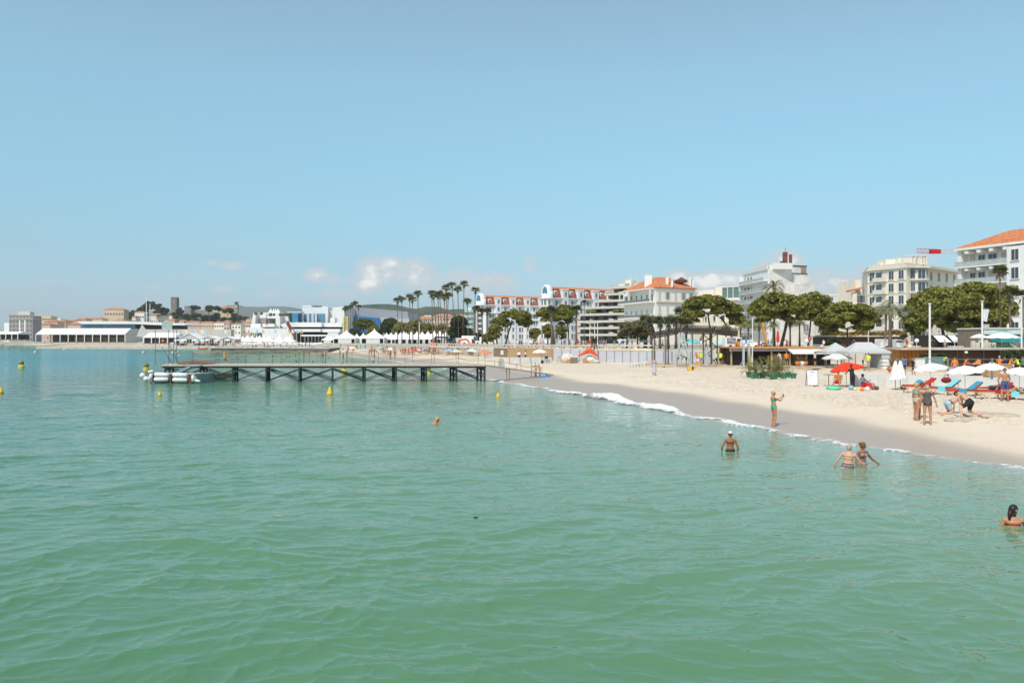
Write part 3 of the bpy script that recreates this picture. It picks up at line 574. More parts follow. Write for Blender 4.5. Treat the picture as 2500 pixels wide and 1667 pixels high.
# ---- two wings of the domed grand hotel
def grand(label, pxd, px0, d0, px1, d1, zc, n, dw):
    a, b = P(px0, d0), P(px1, d1); m4, L = frame(a, b)
    g = B('grand_hotel', label, 'hotel', a); n3 = m4.to_3x3() @ Vector((0, -1, 0))
    GW = C('bright_hotel_render', .76, .76, .76, rough=.8, var=.03)
    mb = MB(); mb.box(0, L, 0, 9, ZP, zc, m4); g.part(mb, 'wall', GW)
    zm = zc + 5.2
    mb = MB(); mb.prism([(0, zc+.42), (1.6, zm-.6), (7.6, zm-.6), (9, zc+.42)], 0, L, Matrix(((0, 1, 0, 0), (1, 0, 0, 0), (0, 0, 1, 0), (0, 0, 0, 1))) if False else m4 @ Matrix(((0, 1, 0, 0), (1, 0, 0, 0), (0, 0, 1, 0), (0, 0, 0, 1))), xz=True)
    rf = g.part(mb, 'mansard_roof', REDT)
    mb = MB(); mb.prism([(1.2, zm-.58), (4.6, zm+.6), (8, zm-.58)], -.2, L, m4 @ Matrix(((0, 1, 0, 0), (1, 0, 0, 0), (0, 0, 1, 0), (0, 0, 0, 1))), xz=True); g.part(mb, 'roof_cap', TILE)
    mb = MB()
    for z, h, o in ((zc, .4, .9), (zc-4.4, .35, 1.1), (zc-8.2, .3, .7)): mb.box(-.1, L, -o, -.02, z, z+h, m4)
    g.part(mb, 'cornice', GW)
    st = L / n
    for i in range(n):
        x = st*(i+.5)
        if i % 2 == 1:
            mb = MB(); mb.box(x-1.7, x+1.7, -.8, 1.5, ZP, zm-1.2, m4); mb.box(x-1.9, x+1.9, -1.0, 1.6, zm-1.18, zm-.7, m4); g.part(mb, 'bay', GW); push = .8
        else: push = 0
        for k in range(6):
            z = zc - 3.4 - 3.8*k + .4
            if z < ZP: break
            g.window(m4 @ Vector((x, 0, 0)), n3, z, 1.25, 2.2, 'glass', push)
            if push == 0: g.window(m4 @ Vector((x+1.6, 0, 0)), n3, z, .9, 2.2, 'glass' if k else 'shut', 0)
        g.window(m4 @ Vector((x, .55 if push == 0 else 0, 0)), n3, zc+1.3, 1.2, 1.9, 'dorm' if push == 0 else 'glass', push)
    # rounded corner tower with the dome
    q = P(pxd, d0-1.5); r = dw/2
    mb = MB(); mb.lathe([(r+.4, ZP), (r+.4, zc-.2), (r+1.2, zc-.1), (r+1.2, zc+.3), (r, zc+.3)], 28, Matrix.Translation((q.x, q.y, 0))); g.part(mb, 'corner_tower', GW, False)
    prof = [(r, zc+.3), (r, zc+2.9)] + [(r*math.cos(t), zc+2.9+r*1.3*math.sin(t)) for t in np.linspace(0, math.pi/2*.97, 9)]
    mb = MB(); mb.lathe(prof, 28, Matrix.Translation((q.x, q.y, 0))); dm = g.part(mb, 'dome', GW, True)
    mb = MB(); an = R(-28); nn = Vector((math.sin(an), -math.cos(an), 0)); t_ = Vector((-nn.y, nn.x, 0)); c_ = q + nn*(r*.93)
    pts = [c_ + t_*(r*.46*math.cos(t)) + Vector((0, 0, zc+2.3+r*1.15*math.sin(t))) for t in np.linspace(0, math.pi, 12)]
    mb.add([p_ + nn*.25 for p_ in pts] + [p_ - nn*1.4 for p_ in pts], [tuple(range(12))] + [(i, i+1, 13+i, 12+i) for i in range(11)])
    g.part(mb, 'dome_window', C('blue_glass', .06, .20, .27, rough=.1, spec=.8), parent=dm)
    for k in range(5):
        for an in (-50, -20, 15):
            nn = Vector((math.sin(R(an)), -math.cos(R(an)), 0)); z = zc - 3.4 - 3.8*k + .4
            if z > ZP: g.window(q + nn*(r+.4), nn, z, .95, 2.2)
    return g
grand('nearer white hotel wing with red mansard roof and dome, beside the stepped block', 1336, 1349, 374, 1515, 398, 22.6, 9, 5.2)
grand('farther white hotel wing with red mansard roof and domed corner behind thin palms', 1174, 1188, 452, 1330, 470, 22.8, 8, 5.6)
# ---- rounded balcony apartment house between palms
q = P(1158, 425)
rb = B('apartment_house', 'pale house with stacked rounded turquoise balconies behind the palm row', 'building', q)
mb = MB(); mb.box(q.x-3.5, q.x+6, q.y, q.y+10, ZP, 20.4); rb.part(mb, 'wall', WHITE)
for k in range(6):
    z = 4.6 + k*2.75; mb = MB(); mb.lathe([(.1, z-.3), (2.9, z-.3), (2.9, z+.9), (2.75, z+.9), (2.75, z)], 18, Matrix.Translation((q.x-2.2, q.y-.2, 0))); rb.part(mb, 'balcony', C('aqua_balcony', .42, .55, .53))
    rb.window(Vector((q.x+3, q.y, 0)), Vector((0, -1, 0)), z, 2.2, 1.8)
# ---- peach houses
def block(name, label, pxa, pxb, d, zt, cols, rows, wm, roof=None, h0=ZP, cat='building', dd=12, ww=1.1, wh=1.6, flat=True, d2=None, rh=2.2, kind='glass', grp=None):
    a, b = P(pxa, d), P(pxb, d2 or d); m4, L = frame(a, b); g = B(name, label, cat, a, h0, grp)
    mb = MB(); mb.box(0, L, 0, dd, h0-1, zt, m4); g.part(mb, 'wall', wm)
    if roof:
        mb = MB(); cs = [m4 @ Vector(v) for v in ((0, 0, 0), (L, 0, 0), (L, dd, 0), (0, dd, 0))]; hiproof(mb, cs, zt+.25, rh, .45, .5); g.part(mb, 'roof', C('pale_roof_tile', .44, .21, .13, rough=.9, var=.3, scale=.4) if d > 500 else roof)  # paler, less saturated tile for houses farther off
    else:
        mb = MB(); mb.box(-.2, L+.2, -.2, .3, zt+.01, zt+.6, m4); g.part(mb, 'parapet', wm)
    for r_ in range(rows):
        z = h0 + (zt-h0)*(r_+.35)/rows
        g.row(a, b, z, cols, ww, wh, kind)
    return g, m4, L
PEACH = C('peach_render', .60, .44, .31, var=.1, scale=.2); SALM = C('salmon_render', .56, .40, .31, var=.1, scale=.2); YEL = C('ochre_render', .62, .50, .30, var=.1, scale=.2)
block('apartment_house', 'peach apartment house with terracotta roof behind the middle palms', 1055, 1110, 620, 21, 9, 5, PEACH, TILE)
block('apartment_house', 'ochre apartment house left of the peach one behind the palms', 1022, 1054, 640, 20, 6, 5, YEL, TILE)
block('apartment_house', 'cream flats rising behind the low white terrace house', 1994, 2078, 335, gz(722, 335), 8, 6, CREAM, None)
block('apartment_house', 'pale flat-roofed house behind the round tower end of the row', 1692, 1760, 345, gz(716, 345), 7, 6, C('pale_stone', 1, 1, 1), None)
block('apartment_house', 'long grey-roofed low house beside the palm trunks', 996, 1034, 600, 18.6, 6, 4, C('grey_pink_render', .45, .38, .34), None)
block('apartment_house', 'salmon house at the right end of the peach row', 1111, 1142, 610, 20.4, 5, 5, SALM, TILE)
block('apartment_house', 'little white house standing highest behind the peach roofs', 1036, 1052, 800, 27, 3, 2, WHITE, None)
# ------------------------------------------------------------------ festival palace
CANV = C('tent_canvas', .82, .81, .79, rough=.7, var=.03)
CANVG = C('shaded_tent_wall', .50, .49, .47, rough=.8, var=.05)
BLUEG = mat('blue_curtain_glass', (.05, .22, .36), rough=.12, var=.35, scale=.25, spec=.8)
BLUEH = C('blue_hoarding', .015, .16, .42, rough=.6, var=.15)
PALW = C('palace_white', .72, .71, .69, rough=.75, var=.04, scale=.1)
def box_px(mb, pa, pb, d, depth, ya, yb):                       # upright box between two photo columns, at its own distance
    mb.box(gx(pa, d), gx(pb, d), d, d+depth, gz(yb, d), gz(ya, d)); return mb
def slab_px(mb, pts, d, depth):
    mb.prism([(gx(px, d), gz(py, d)) for px, py in pts], d, d+depth, xz=True); return mb
pl = B('festival_palace', 'white terraced festival palace with blue glass fronts behind the pagoda tents', 'building', P(740, 480))
mb = MB(); slab_px(mb, [(738, 790), (738, 751), (801, 750), (801, 835), (738, 835)], 498, 60); slab_px(mb, [(812, 835), (812, 751), (842, 748), (842, 835)], 498, 60)
slab_px(mb, [(801.5, 835), (801.5, 756), (812, 758), (812, 835)], 501, 50); slab_px(mb, [(738, 750), (738, 746), (775, 745), (790, 748), (801, 750)], 520, 30); pl.part(mb, 'auditorium', PALW)
mb = MB(); box_px(mb, 794, 800, 494, 3.9, 765, 835); box_px(mb, 805, 842, 490, 7, 787, 835); box_px(mb, 806, 817, 489, 7, 776, 787); pl.part(mb, 'wing', PALW)
mb = MB(); slab_px(mb, [(729, 766), (752, 766), (752, 788), (729, 788)], 494, 3.9); slab_px(mb, [(752.3, 766), (772, 765), (772, 788), (752.3, 788)], 491, 6.9); slab_px(mb, [(772.3, 766), (793, 765.5), (793, 788), (772.3, 788)], 494, 3.9)
g_ = pl.part(mb, 'glass_front', BLUEG)
mb = MB()
for i in range(18): q = 729.5+i*3.6; mb.box(gx(q, 490), gx(q, 490)+.12, 490.6, 490.7, gz(788, 490), gz(765, 490))
for q in (736, 749, 760, 768): mb.box(gx(q, 490), gx(q, 490)+1.4, 490.3, 490.4, gz(788, 490), gz(765, 490))
pl.part(mb, 'mullion', C('pale_mullion', .45, .50, .52), parent=g_)
mb = MB(); box_px(mb, 711, 727, 486, 10, 763, 786); pl.part(mb, 'glass_tower', BLUEG)
mb = MB(); box_px(mb, 703, 710.8, 485, 10, 764, 790); box_px(mb, 697, 705, 484, 6, 781, 800); pl.part(mb, 'dark_stair_tower', C('dark_glass', .05, .045, .06, rough=.2))
mb = MB(); box_px(mb, 700, 735, 487, 8, 761, 763)
for (pa, pb, d, dp, ya, yb) in ((706, 785, 470, 18, 787, 798), (785, 835, 474, 18, 788, 798), (719, 782, 462, 22, 803, 810), (782, 830, 466, 20, 803, 811),
        (735, 800, 460, 20, 817, 821), (800, 826, 463, 20, 812, 835)): box_px(mb, pa, pb, d, dp, ya, yb)
pl.part(mb, 'terrace', PALW)
mb = MB(); box_px(mb, 716, 832, 481, 4, 797.8, 803.2); box_px(mb, 727, 826, 477, 4, 810, 836); pl.part(mb, 'ribbon_window', DARKW)
mb = MB()
for q in np.arange(740, 826, 8.5): mb.box(gx(q, 466), gx(q, 466)+.7, 468, 469, gz(838, 466), gz(817, 466))
pl.part(mb, 'colonnade', PALW)
mb = MB(); slab_px(mb, [(612, 800), (619, 763), (625, 763), (622, 800)], 492, 10); box_px(mb, 634, 650, 480, 20, 767, 776); box_px(mb, 652, 673, 478, 20, 770, 777)
box_px(mb, 612, 636, 476, 20, 790, 799); box_px(mb, 641, 672, 474, 22, 790, 798); slab_px(mb, [(673, 802), (673, 762), (684, 762), (683, 802)], 476, 10)
slab_px(mb, [(684, 802), (681, 771), (702, 769), (705, 785), (700, 800)], 482, 12); slab_px(mb, [(684, 792), (706, 786), (718, 812), (720, 826), (716, 826)], 472, 6)
box_px(mb, 622, 684, 500, 10, 763, 800); box_px(mb, 600, 640, 468, 20, 799, 812); box_px(mb, 640, 716, 466, 20, 802, 835); pl.part(mb, 'stepped_terraces', PALW)
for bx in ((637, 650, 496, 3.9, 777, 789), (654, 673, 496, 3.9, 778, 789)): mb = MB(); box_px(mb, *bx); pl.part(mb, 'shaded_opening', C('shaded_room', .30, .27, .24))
mb = MB()
for i, (px, py, r, d) in enumerate(((661, 752, 7, 484), (668, 753, 5, 490), (673, 752, 5, 492), (679, 755, 7, 482))):
    k = d/FP; mb.lathe([(r*k, gz(763, d)), (r*k*.45, gz(759, d)), (r*k*.12, gz(754, d)), (.02, gz(py, d))], 8, Matrix.Translation((gx(px, d), d, 0)), a0=.4)
pl.part(mb, 'roof_tents', CANV)
mb = MB()
for i in range(26):
    px = random.choice((random.uniform(622, 650), random.uniform(658, 672), random.uniform(640, 700), random.uniform(684, 703))); py = 765 if px < 645 else 768
    if i > 12: py = 803
    if i > 20: px, py = random.uniform(684, 703), 768
    mb.ball((gx(px, 470), 470+random.random(), gz(py, 470)), random.uniform(.6, 1.1), n=6, m_=4)
pl.part(mb, 'planting', C('olive_leaves', 1, 1, 1))
mb = MB()
for i in range(14):
    t = i/14; d = 468-8*t; x = gx(700+20*t, d); z = gz(788+34*t, d); mb.box(x, x+1.3, d-1, d, z-1.2, z)
st = pl.part(mb, 'outer_stair', C('red_stair', .25, .05, .04))
mb = MB(); mb.prism([(gx(700, 458), gz(784, 458)), (gx(705, 458), gz(784, 458)), (gx(724, 458), gz(820, 458)), (gx(719, 458), gz(824, 458))], 457, 457.5, xz=True); pl.part(mb, 'stair_cheek', C('dark_red_cheek', .16, .05, .045), parent=st)
mb = MB()
for px in (772,): mb.tube([(gx(px, 520), 520, gz(750, 520)), (gx(px, 520), 520, gz(742, 520))], .12, 4)
mb.box(gx(760, 518), gx(784, 518), 517, 522, gz(747, 518), gz(745.5, 518)); pl.part(mb, 'rooftop_mast', METAL)
bn = empty('banner', P(842, 455) + Vector((0, 0, gz(820, 455))), 0, 'tall yellow banner with dark lettering hanging at the palace corner', 'banner')
mb = MB(); mb.box(-1.2, 1.9, 0, .3, 0, 10.8); mb.build('banner_cloth', C('yellow_cloth', .70, .58, .14), bn)
for z, w in ((9.2, 1.6), (8.1, 1.2), (6.9, 1.7), (5.8, 1.1), (4.6, 1.5), (3.3, 1.2)): mb = MB(); mb.box(-w/2+.3, w/2+.3, -.05, -.003, z, z+.5); mb.build('lettering', C('grey_print', .22, .22, .20), bn)
gh = B('exhibition_hall', 'big grey-roofed hall with blue panelled side right of the festival palace', 'building', P(850, 530))
mb = MB(); slab_px(mb, [(846, 840), (846, 768), (850, 752), (872, 750), (995, 761), (999, 785), (930, 830)], 530, 70); gh.part(mb, 'roof', C('lead_grey_roof', .30, .31, .34, rough=.5, var=.1))
mb = MB(); slab_px(mb, [(850, 770), (927, 776), (931, 792), (931, 835), (850, 835)], 526, 3.8); gh.part(mb, 'blue_wall', BLUEH)
mb = MB()
for i in range(22): x = gx(852+i*3.5, 525); mb.box(x, x+.25, 525.5, 525.9, gz(835, 525), gz(771+i*.25, 525))
gh.part(mb, 'rib', C('pale_blue_rib', .10, .32, .55)); mb = MB(); slab_px(mb, [(927, 775), (999, 778), (999, 840), (935, 840)], 527, 2.9); gh.part(mb, 'grey_wall', C('light_grey_wall', .45, .45, .46))
# ---- marina and old town
mh = B('marina_building', 'long flat-roofed pavilion with curved white roof edge over blue glass, behind the big marquee', 'building', P(185, 620))
mb = MB(); slab_px(mb, [(184, 785), (192, 784), (300, 784), (400, 787), (452, 792), (452, 794), (395, 794), (330, 791), (200, 791)], 600, 30); mh.part(mb, 'roof', PALW)
mb = MB(); slab_px(mb, [(200, 791.3), (330, 791.3), (330, 806), (200, 806)], 606, 14); mh.part(mb, 'glass_front', BLUEG); mb = MB(); slab_px(mb, [(330.3, 792), (440, 794), (440, 806), (330.3, 806)], 608, 14); mh.part(mb, 'dark_hall', DARKW)
mb = MB(); box_px(mb, 180, 452, 600, 6, 804, 836); mh.part(mb, 'base_wall', CONC)
mw = B('sea_wall', 'long pale grey concrete wall behind the small marquees', 'wall', P(350, 480)); mb = MB(); box_px(mb, 348, 564, 480, 6, 804, 838); mw.part(mb, 'wall', C('pale_wall', .52, .49, .44, var=.1, scale=.1))
g_, m4, L = block('apartment_block', 'grey and salmon block with arched window bays at the far left', 22, 80, 640, 22.5, 7, 6, C('dusky_render', .32, .27, .26), None, wh=1.9, ww=1.5)
mb = MB(); mb.box(0, L+.3, -1.2, 10, 20.2, 20.6, m4); mb.box(.4, L, -.05, -.01, 18.8, 20.1, m4); mb.box(5, L-4, 3, 9, 23.2, 25.8, m4); g_.part(mb, 'roof_terrace', C('pale_stone', 1, 1, 1))
mb = MB(); mb.box(8, 9, -.3, -.02, 3, 19, m4); mb.box(-5, -.2, 2, 12, 2, 17, m4); mb.box(12, 13, -.3, -.02, 3, 19, m4); g_.part(mb, 'pilaster', WHITE)
block('apartment_block', 'beige stepped hillside apartments standing left of the ochre towers', 96, 124, 820, 27.5, 4, 4, YEL, None, ww=2.2)
block('apartment_block', 'cream hillside apartments with row of small arches', 124.5, 148, 830, 25, 6, 4, CREAM, None, ww=1.6)
block('apartment_block', 'low dusty apartments at the end of the hillside row', 148.5, 170, 840, 22, 5, 3, C('dusty_render', .42, .34, .26), None, ww=1.6)
block('hillside_block', 'tall orange and grey block standing alone left of the wooded hill', 254, 302, 900, 36.5, 7, 4, PEACH, TILE, ww=1.8, wh=2.2)
HS = [(90, 122, 700, 790, 'wide salmon roofed house directly behind the left end of the marquee', SALM, 3, 2), (108, 140, 720, 783, 'peach house with red roof behind the salmon one', PEACH, 3, 2),
      (142, 160, 740, 782, 'narrow ochre house with red roof right of the triple-globe chimney', YEL, 2, 2), (165, 196, 690, 790, 'low pink house just left of the curved pavilion roof', SALM, 3, 1),
      (168, 186, 760, 781, 'small red-roofed house between two palms on the left', SALM, 2, 2), (185, 210, 780, 777, 'grey-pink house with a low red roof', C('grey_pink_render', 1, 1, 1), 3, 2),
      (211, 250, 800, 776, 'long ochre row house below the orange block', YEL, 5, 2), (280, 300, 860, 780, 'pale little house under the orange block', WHITE, 3, 1)]
for px0, px1, d, yt, lab, m_, c_, r_ in HS: block('town_house', lab, px0, px1, d, gz(yt+3, d), c_, r_, m_, TILE, ww=1.4, rh=gz(yt-1, d)-gz(yt+3, d), grp=None)
HV = [(329, 352, 930, 761, 'white villa with arched balcony on the wooded hill', WHITE, 4, 3), (322, 331, 920, 772, 'small white annex left of the hill villa', WHITE, 2, 2),
      (363, 420, 940, 769, 'long cream terrace building across the hillside', CREAM, 10, 2), (402, 426, 900, 780, 'red-roofed house under the square tower', SALM, 3, 2), (436, 450, 880, 782, 'tiny pink gabled house on the hillside', SALM, 2, 2),
      (452, 488, 880, 785, 'white and salmon row house under the pines', SALM, 6, 2), (489, 522, 880, 786, 'long salmon row house in the middle of the old town', PEACH, 5, 2), (523, 546, 880, 786, 'cream end house of the hillside row', CREAM, 4, 2), (546, 560, 875, 783, 'narrow pink house right of the cream end house', SALM, 2, 3),
      (565, 588, 840, 790, 'pale house nearest the palace with two window rows', CREAM, 3, 3), (588, 612, 860, 786, 'orange house just left of the palace', PEACH, 4, 3), (600, 622, 900, 778, 'ochre house behind the palace terraces', YEL, 3, 3),
      (370, 398, 970, 760, 'low orange-roofed hill house beneath the umbrella pines', SALM, 3, 1), (384, 400, 990, 755, 'grey gabled hill house among the pines', C('grey_pink_render', 1, 1, 1), 2, 1)]
for px0, px1, d, yt, lab, m_, c_, r_ in HV: block('hill_house', lab, px0, px1, d, gz(yt+2, d), c_, r_, m_, TILE, h0=8 if d > 870 else ZP, ww=1.5, wh=1.8, rh=gz(yt-1, d)-gz(yt+2, d), dd=10)
STONE = C('old_stone', .20, .17, .15, var=.35, scale=.4); STONE2 = C('castle_stone', .26, .25, .24, var=.3, scale=.3)
tw = B('stone_tower', 'square dark stone watchtower on top of the old town hill', 'tower', P(417, 1000), 20)
mb = MB(); mb.box(gx(417, 1000), gx(431, 1000), 1000, 1008, 20, gz(727, 1000)); tw.part(mb, 'wall', STONE)
mb = MB()
for i in range(5): mb.box(gx(417+i*3, 1000), gx(418.6+i*3, 1000), 999.9, 1008, gz(727, 1000), gz(725.6, 1000))
tw.part(mb, 'battlement', STONE); mb = MB(); mb.tube([(gx(424, 1004), 1004, gz(726, 1000)), (gx(424, 1004), 1004, gz(721, 1000))], .1, 4); tw.part(mb, 'flagpole', METAL)
for z in (740, 750): tw.window(P(424, 1000), Vector((0, -1, 0)), gz(z, 1000), .5, 1.4)
cs = B('castle_wall', 'grey crenellated castle wall right of the stone tower', 'wall', P(450, 990), 18)
mb = MB(); slab_px(mb, [(450, 785), (450, 748), (466, 750), (466, 785)], 985, 12); slab_px(mb, [(466.2, 785), (466.2, 757), (500, 757), (530, 764), (530, 785)], 990, 12); slab_px(mb, [(410, 785), (410, 758), (450, 758), (450, 785)], 992, 12)
for i in range(6): box_px(mb, 450+i*2.7, 451.6+i*2.7, 984.9, 3, 747, 749.8)
cs.part(mb, 'wall', STONE2)
ch = B('church', 'church with long orange nave and square bell tower on the hill', 'church', P(573, 1010), 18)
mb = MB(); box_px(mb, 500, 572, 1010, 14, 753, 785); ch.part(mb, 'nave', YEL)
mb = MB(); mb.prism([(1009, gz(753, 1010)), (1025, gz(753, 1010)), (1017, gz(748, 1010))], gx(498, 1010), gx(573, 1010), Matrix(((0, 1, 0, 0), (1, 0, 0, 0), (0, 0, 1, 0), (0, 0, 0, 1))), xz=True); ch.part(mb, 'roof', TILE)
mb = MB(); box_px(mb, 572, 580, 1004, 5, 742, 790); box_px(mb, 573, 579, 1004.5, 4, 738, 742); box_px(mb, 571.5, 580.5, 1003.6, 5.6, 736.5, 738); bt = ch.part(mb, 'bell_tower', STONE2)
mb = MB(); mb.lathe([(.9, 0), (.9, .1), (.01, .11)], 14, Matrix.Translation((gx(576, 1003.9), 1003.95, gz(748, 1004))) @ Matrix.Rotation(R(90), 4, 'X')); ch.part(mb, 'clock', WHITE, parent=bt)
mb = MB(); box_px(mb, 575, 577.6, 1003.85, .2, 739, 744); ch.part(mb, 'belfry_opening', DARKW, parent=bt)

# ------------------------------------------------------------------ marquees, pagoda tents, parasols
def marquee(label, pa, pb, d, yr, ye, yb, depth, gable=None, open_bays=True, n=12):
    a, b = P(pa, d), P(pb, d); z0, ze, zr = gz(yb, d), gz(ye, d), gz(yr, d)
    g = B('marquee', label, 'marquee', a, z0, 'white frame marquees on the far quay'); L = b.x-a.x
    mb = MB(); mb.prism([(d, ze), (d+depth/2, zr), (d+depth, ze), (d+depth, ze-.3), (d, ze-.3)], a.x, b.x, Matrix(((0, 1, 0, 0), (1, 0, 0, 0), (0, 0, 1, 0), (0, 0, 0, 1))), xz=True); g.part(mb, 'roof', CANV)
    for i in range(n+1):
        x = a.x + L*i/n; mb = MB(); mb.box(x-.22, x+.22, d+.02, d+.4, z0-1, ze-.31); g.part(mb, 'post', FRAME)
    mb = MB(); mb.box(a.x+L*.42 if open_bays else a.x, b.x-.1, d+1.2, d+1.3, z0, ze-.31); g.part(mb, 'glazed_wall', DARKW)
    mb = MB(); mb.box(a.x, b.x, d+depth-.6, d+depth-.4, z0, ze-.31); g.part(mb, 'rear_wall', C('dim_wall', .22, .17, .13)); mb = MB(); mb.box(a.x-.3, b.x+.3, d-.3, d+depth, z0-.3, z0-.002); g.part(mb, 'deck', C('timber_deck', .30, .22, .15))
    return g
g = marquee('longest white marquee on posts with open left bays', 87, 305, 500, 801, 815.5, 835, 16, n=11)
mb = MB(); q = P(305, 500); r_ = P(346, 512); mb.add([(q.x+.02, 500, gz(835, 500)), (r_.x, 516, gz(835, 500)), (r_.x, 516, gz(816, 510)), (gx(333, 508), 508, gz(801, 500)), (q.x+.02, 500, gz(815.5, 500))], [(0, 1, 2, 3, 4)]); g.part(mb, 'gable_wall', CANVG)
marquee('small white marquee cut by the left edge', -30, 43, 470, 809, 815, 829, 12, n=5)
marquee('white marquee with slanted roof right of the longest one', 350, 428, 425, 812, 823, 838, 14, n=4, open_bays=False)
def gable_tent(label, px, w, d, yt, ye, yb):
    x0, x1 = gx(px-w/2, d), gx(px+w/2, d); z0, ze, zr = gz(yb, d), gz(ye, d), gz(yt, d); q = P(px, d)
    g = B('gable_tent', label, 'tent', q, z0, 'gabled tents facing the water')
    ov = .5; mb = MB(); c = (x0+x1)/2
    mb.add([(x0-ov, d-.4, ze), (c, d-.4, zr), (x1+ov, d-.4, ze), (x0-ov, d+10, ze), (c, d+10, zr), (x1+ov, d+10, ze), (x0-ov, d-.4, ze-.25), (x1+ov, d-.4, ze-.25), (c, d-.4, zr-.25)], [(0, 1, 4, 3), (1, 2, 5, 4), (0, 6, 8, 1), (1, 8, 7, 2)]); g.part(mb, 'roof', CANV)
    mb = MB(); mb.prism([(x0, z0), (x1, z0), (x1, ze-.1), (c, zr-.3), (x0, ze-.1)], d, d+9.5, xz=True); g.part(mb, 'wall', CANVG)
    mb = MB(); mb.box(c-(x1-x0)*.3, c+(x1-x0)*.3, d-.04, d-.01, z0+.1, ze-.2); dr = g.part(mb, 'glazed_door', DARKW)
    mb = MB()
    for i in range(5): x = c-(x1-x0)*.3+(x1-x0)*.6*i/4; mb.box(x-.07, x+.07, d-.1, d-.05, z0+.1, ze-.2)
    g.part(mb, 'door_frame', FRAME, parent=dr)
gable_tent('gabled tent with glazed front beside the slanted marquee', 462, 46, 418, 813, 827, 838)
gable_tent('middle gabled tent between two others', 510, 40, 414, 820, 827, 838)
gable_tent('rightmost gabled tent next to the pagoda row', 555, 36, 410, 821, 828, 838)
def pagoda_proto():
    e = empty('pagoda_tent', (0, 0, 0)); tag(e, 'x', 'tent')
    mb = MB(); prof = [(3.54, 1.85), (3.54, 2.1)] + [(3.54*((1-t)**1.45)+.05, 2.1+3.6*t) for t in np.linspace(.06, 1, 9)]
    mb.lathe(prof, 4, a0=math.pi/4); mb.lathe([(.05, 5.68), (.12, 5.8), (.01, 5.95)], 6); mb.build('canopy', CANV, e)
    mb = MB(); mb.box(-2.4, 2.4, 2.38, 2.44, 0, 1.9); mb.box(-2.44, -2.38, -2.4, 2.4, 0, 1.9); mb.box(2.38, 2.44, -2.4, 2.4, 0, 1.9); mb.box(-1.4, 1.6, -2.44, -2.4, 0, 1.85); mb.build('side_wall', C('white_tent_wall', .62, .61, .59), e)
    for x, y in ((-2.42, -2.42), (2.42, -2.42), (-2.42, 2.5), (2.42, 2.5)): mb = MB(); mb.box(x-.08, x+.08, y-.08, y+.08, 0, 1.9); mb.build('leg', FRAME, e)
    return e
pg = pagoda_proto(); used = False
PT = [(582, 816, 440, 'left'), (593, 819, 452, 'left'), (605, 816, 430, 'left'), (616, 817, 444, 'left'), (627, 819, 456, 'left'), (634, 817, 432, 'left'), (646, 817, 446, 'left'), (658, 816, 430, 'left'), (683, 817, 426, 'left'), (701, 819, 438, 'left'), (708, 818, 428, 'left'),
      (801, 817, 420, 'mid'), (807, 818, 432, 'mid'), (824, 817, 415, 'mid'), (871, 813, 392, 'mid'), (887, 812, 386, 'mid'), (944, 811, 380, 'row'), (955, 811, 374, 'row'), (967, 810, 368, 'row'), (978, 810, 362, 'row'), (986, 808, 356, 'row'), (992, 810, 366, 'row'), (1004, 808, 350, 'row'), (1018, 808, 344, 'row'), (1031, 808, 338, 'row'), (1045, 807, 332, 'row'), (1060, 806, 326, 'row'), (1074, 806, 320, 'row'), (1090, 805.5, 312, 'row'),
      (846, 804.5, 372, 'big'), (914, 801.5, 360, 'big')]
ORD = ['first', 'second', 'third', 'fourth', 'fifth', 'sixth', 'seventh', 'eighth', 'ninth', 'tenth', 'eleventh', 'twelfth', 'thirteenth', 'fourteenth', 'fifteenth', 'sixteenth', 'seventeenth', 'eighteenth', 'nineteenth', 'twentieth']
cnt = {}
for px, py, d, k in PT:
    cnt[k] = cnt.get(k, -1) + 1; od = ORD[cnt[k]]
    o = pg if not used else copy_tree(pg); used = True
    z0 = .86 if k == 'left' else ZP; hh = gz(py, d) - z0; s = hh/5.95*(1.0 if k != 'big' else 1.0)
    wv = {'left': 1.3, 'mid': 1.15, 'row': 1.4, 'big': 2.0}[k]
    o.location = (gx(px, d), d, z0); o.scale = (wv, wv, s); o.rotation_euler = (0, 0, 0)
    o['label'] = {'left': od + ' white peaked tent from the left in the cluster on the far quay', 'mid': od + ' small white peaked tent from the left beside the large peaked ones', 'row': od + ' white peaked tent from the left in the long row under the palms', 'big': 'large wide peaked tent nearest the palace' if px < 900 else 'large wide peaked tent left of the long tent row'}[k]
    o['group'] = {'left': 'peaked tents on the left quay', 'mid': 'small peaked tents by the palace', 'row': 'peaked tents in the long row', 'big': 'large peaked tents'}[k]
# ------------------------------------------------------------------ trees and palms
BARK = C('bark', .10, .07, .05, rough=.95, var=.4, scale=3, bump=.03); PBARK = C('palm_bark', .17, .12, .085, rough=.95, var=.35, scale=4)
def leafmat(name, dark, light, scale=1.6):
    m = bpy.data.materials.new(name); m.use_nodes = True; n, l = m.node_tree.nodes, m.node_tree.links; p = n['Principled BSDF']
    g = N(n, 'ShaderNodeNewGeometry'); w = N(n, 'ShaderNodeTexNoise', inp={'Scale': scale, 'Detail': 2.0}); l.new(g.outputs['Position'], w.inputs['Vector'])
    r = N(n, 'ShaderNodeMix', data_type='RGBA'); r.inputs[6].default_value = dark + (1,); r.inputs[7].default_value = light + (1,)
    mm = N(n, 'ShaderNodeMapRange', inp={1: .32, 2: .66}); l.new(w.outputs[0], mm.inputs[0]); l.new(mm.outputs[0], r.inputs[0])
    l.new(r.outputs[2], p.inputs['Base Color']); p.inputs['Roughness'].default_value = .65; p.inputs['Specular IOR Level'].default_value = .25
    return m
PINE = leafmat('pine_needles', (.095, .10, .018), (.28, .27, .05)); DGRN = leafmat('dark_leaves', (.03, .045, .016), (.085, .105, .035))
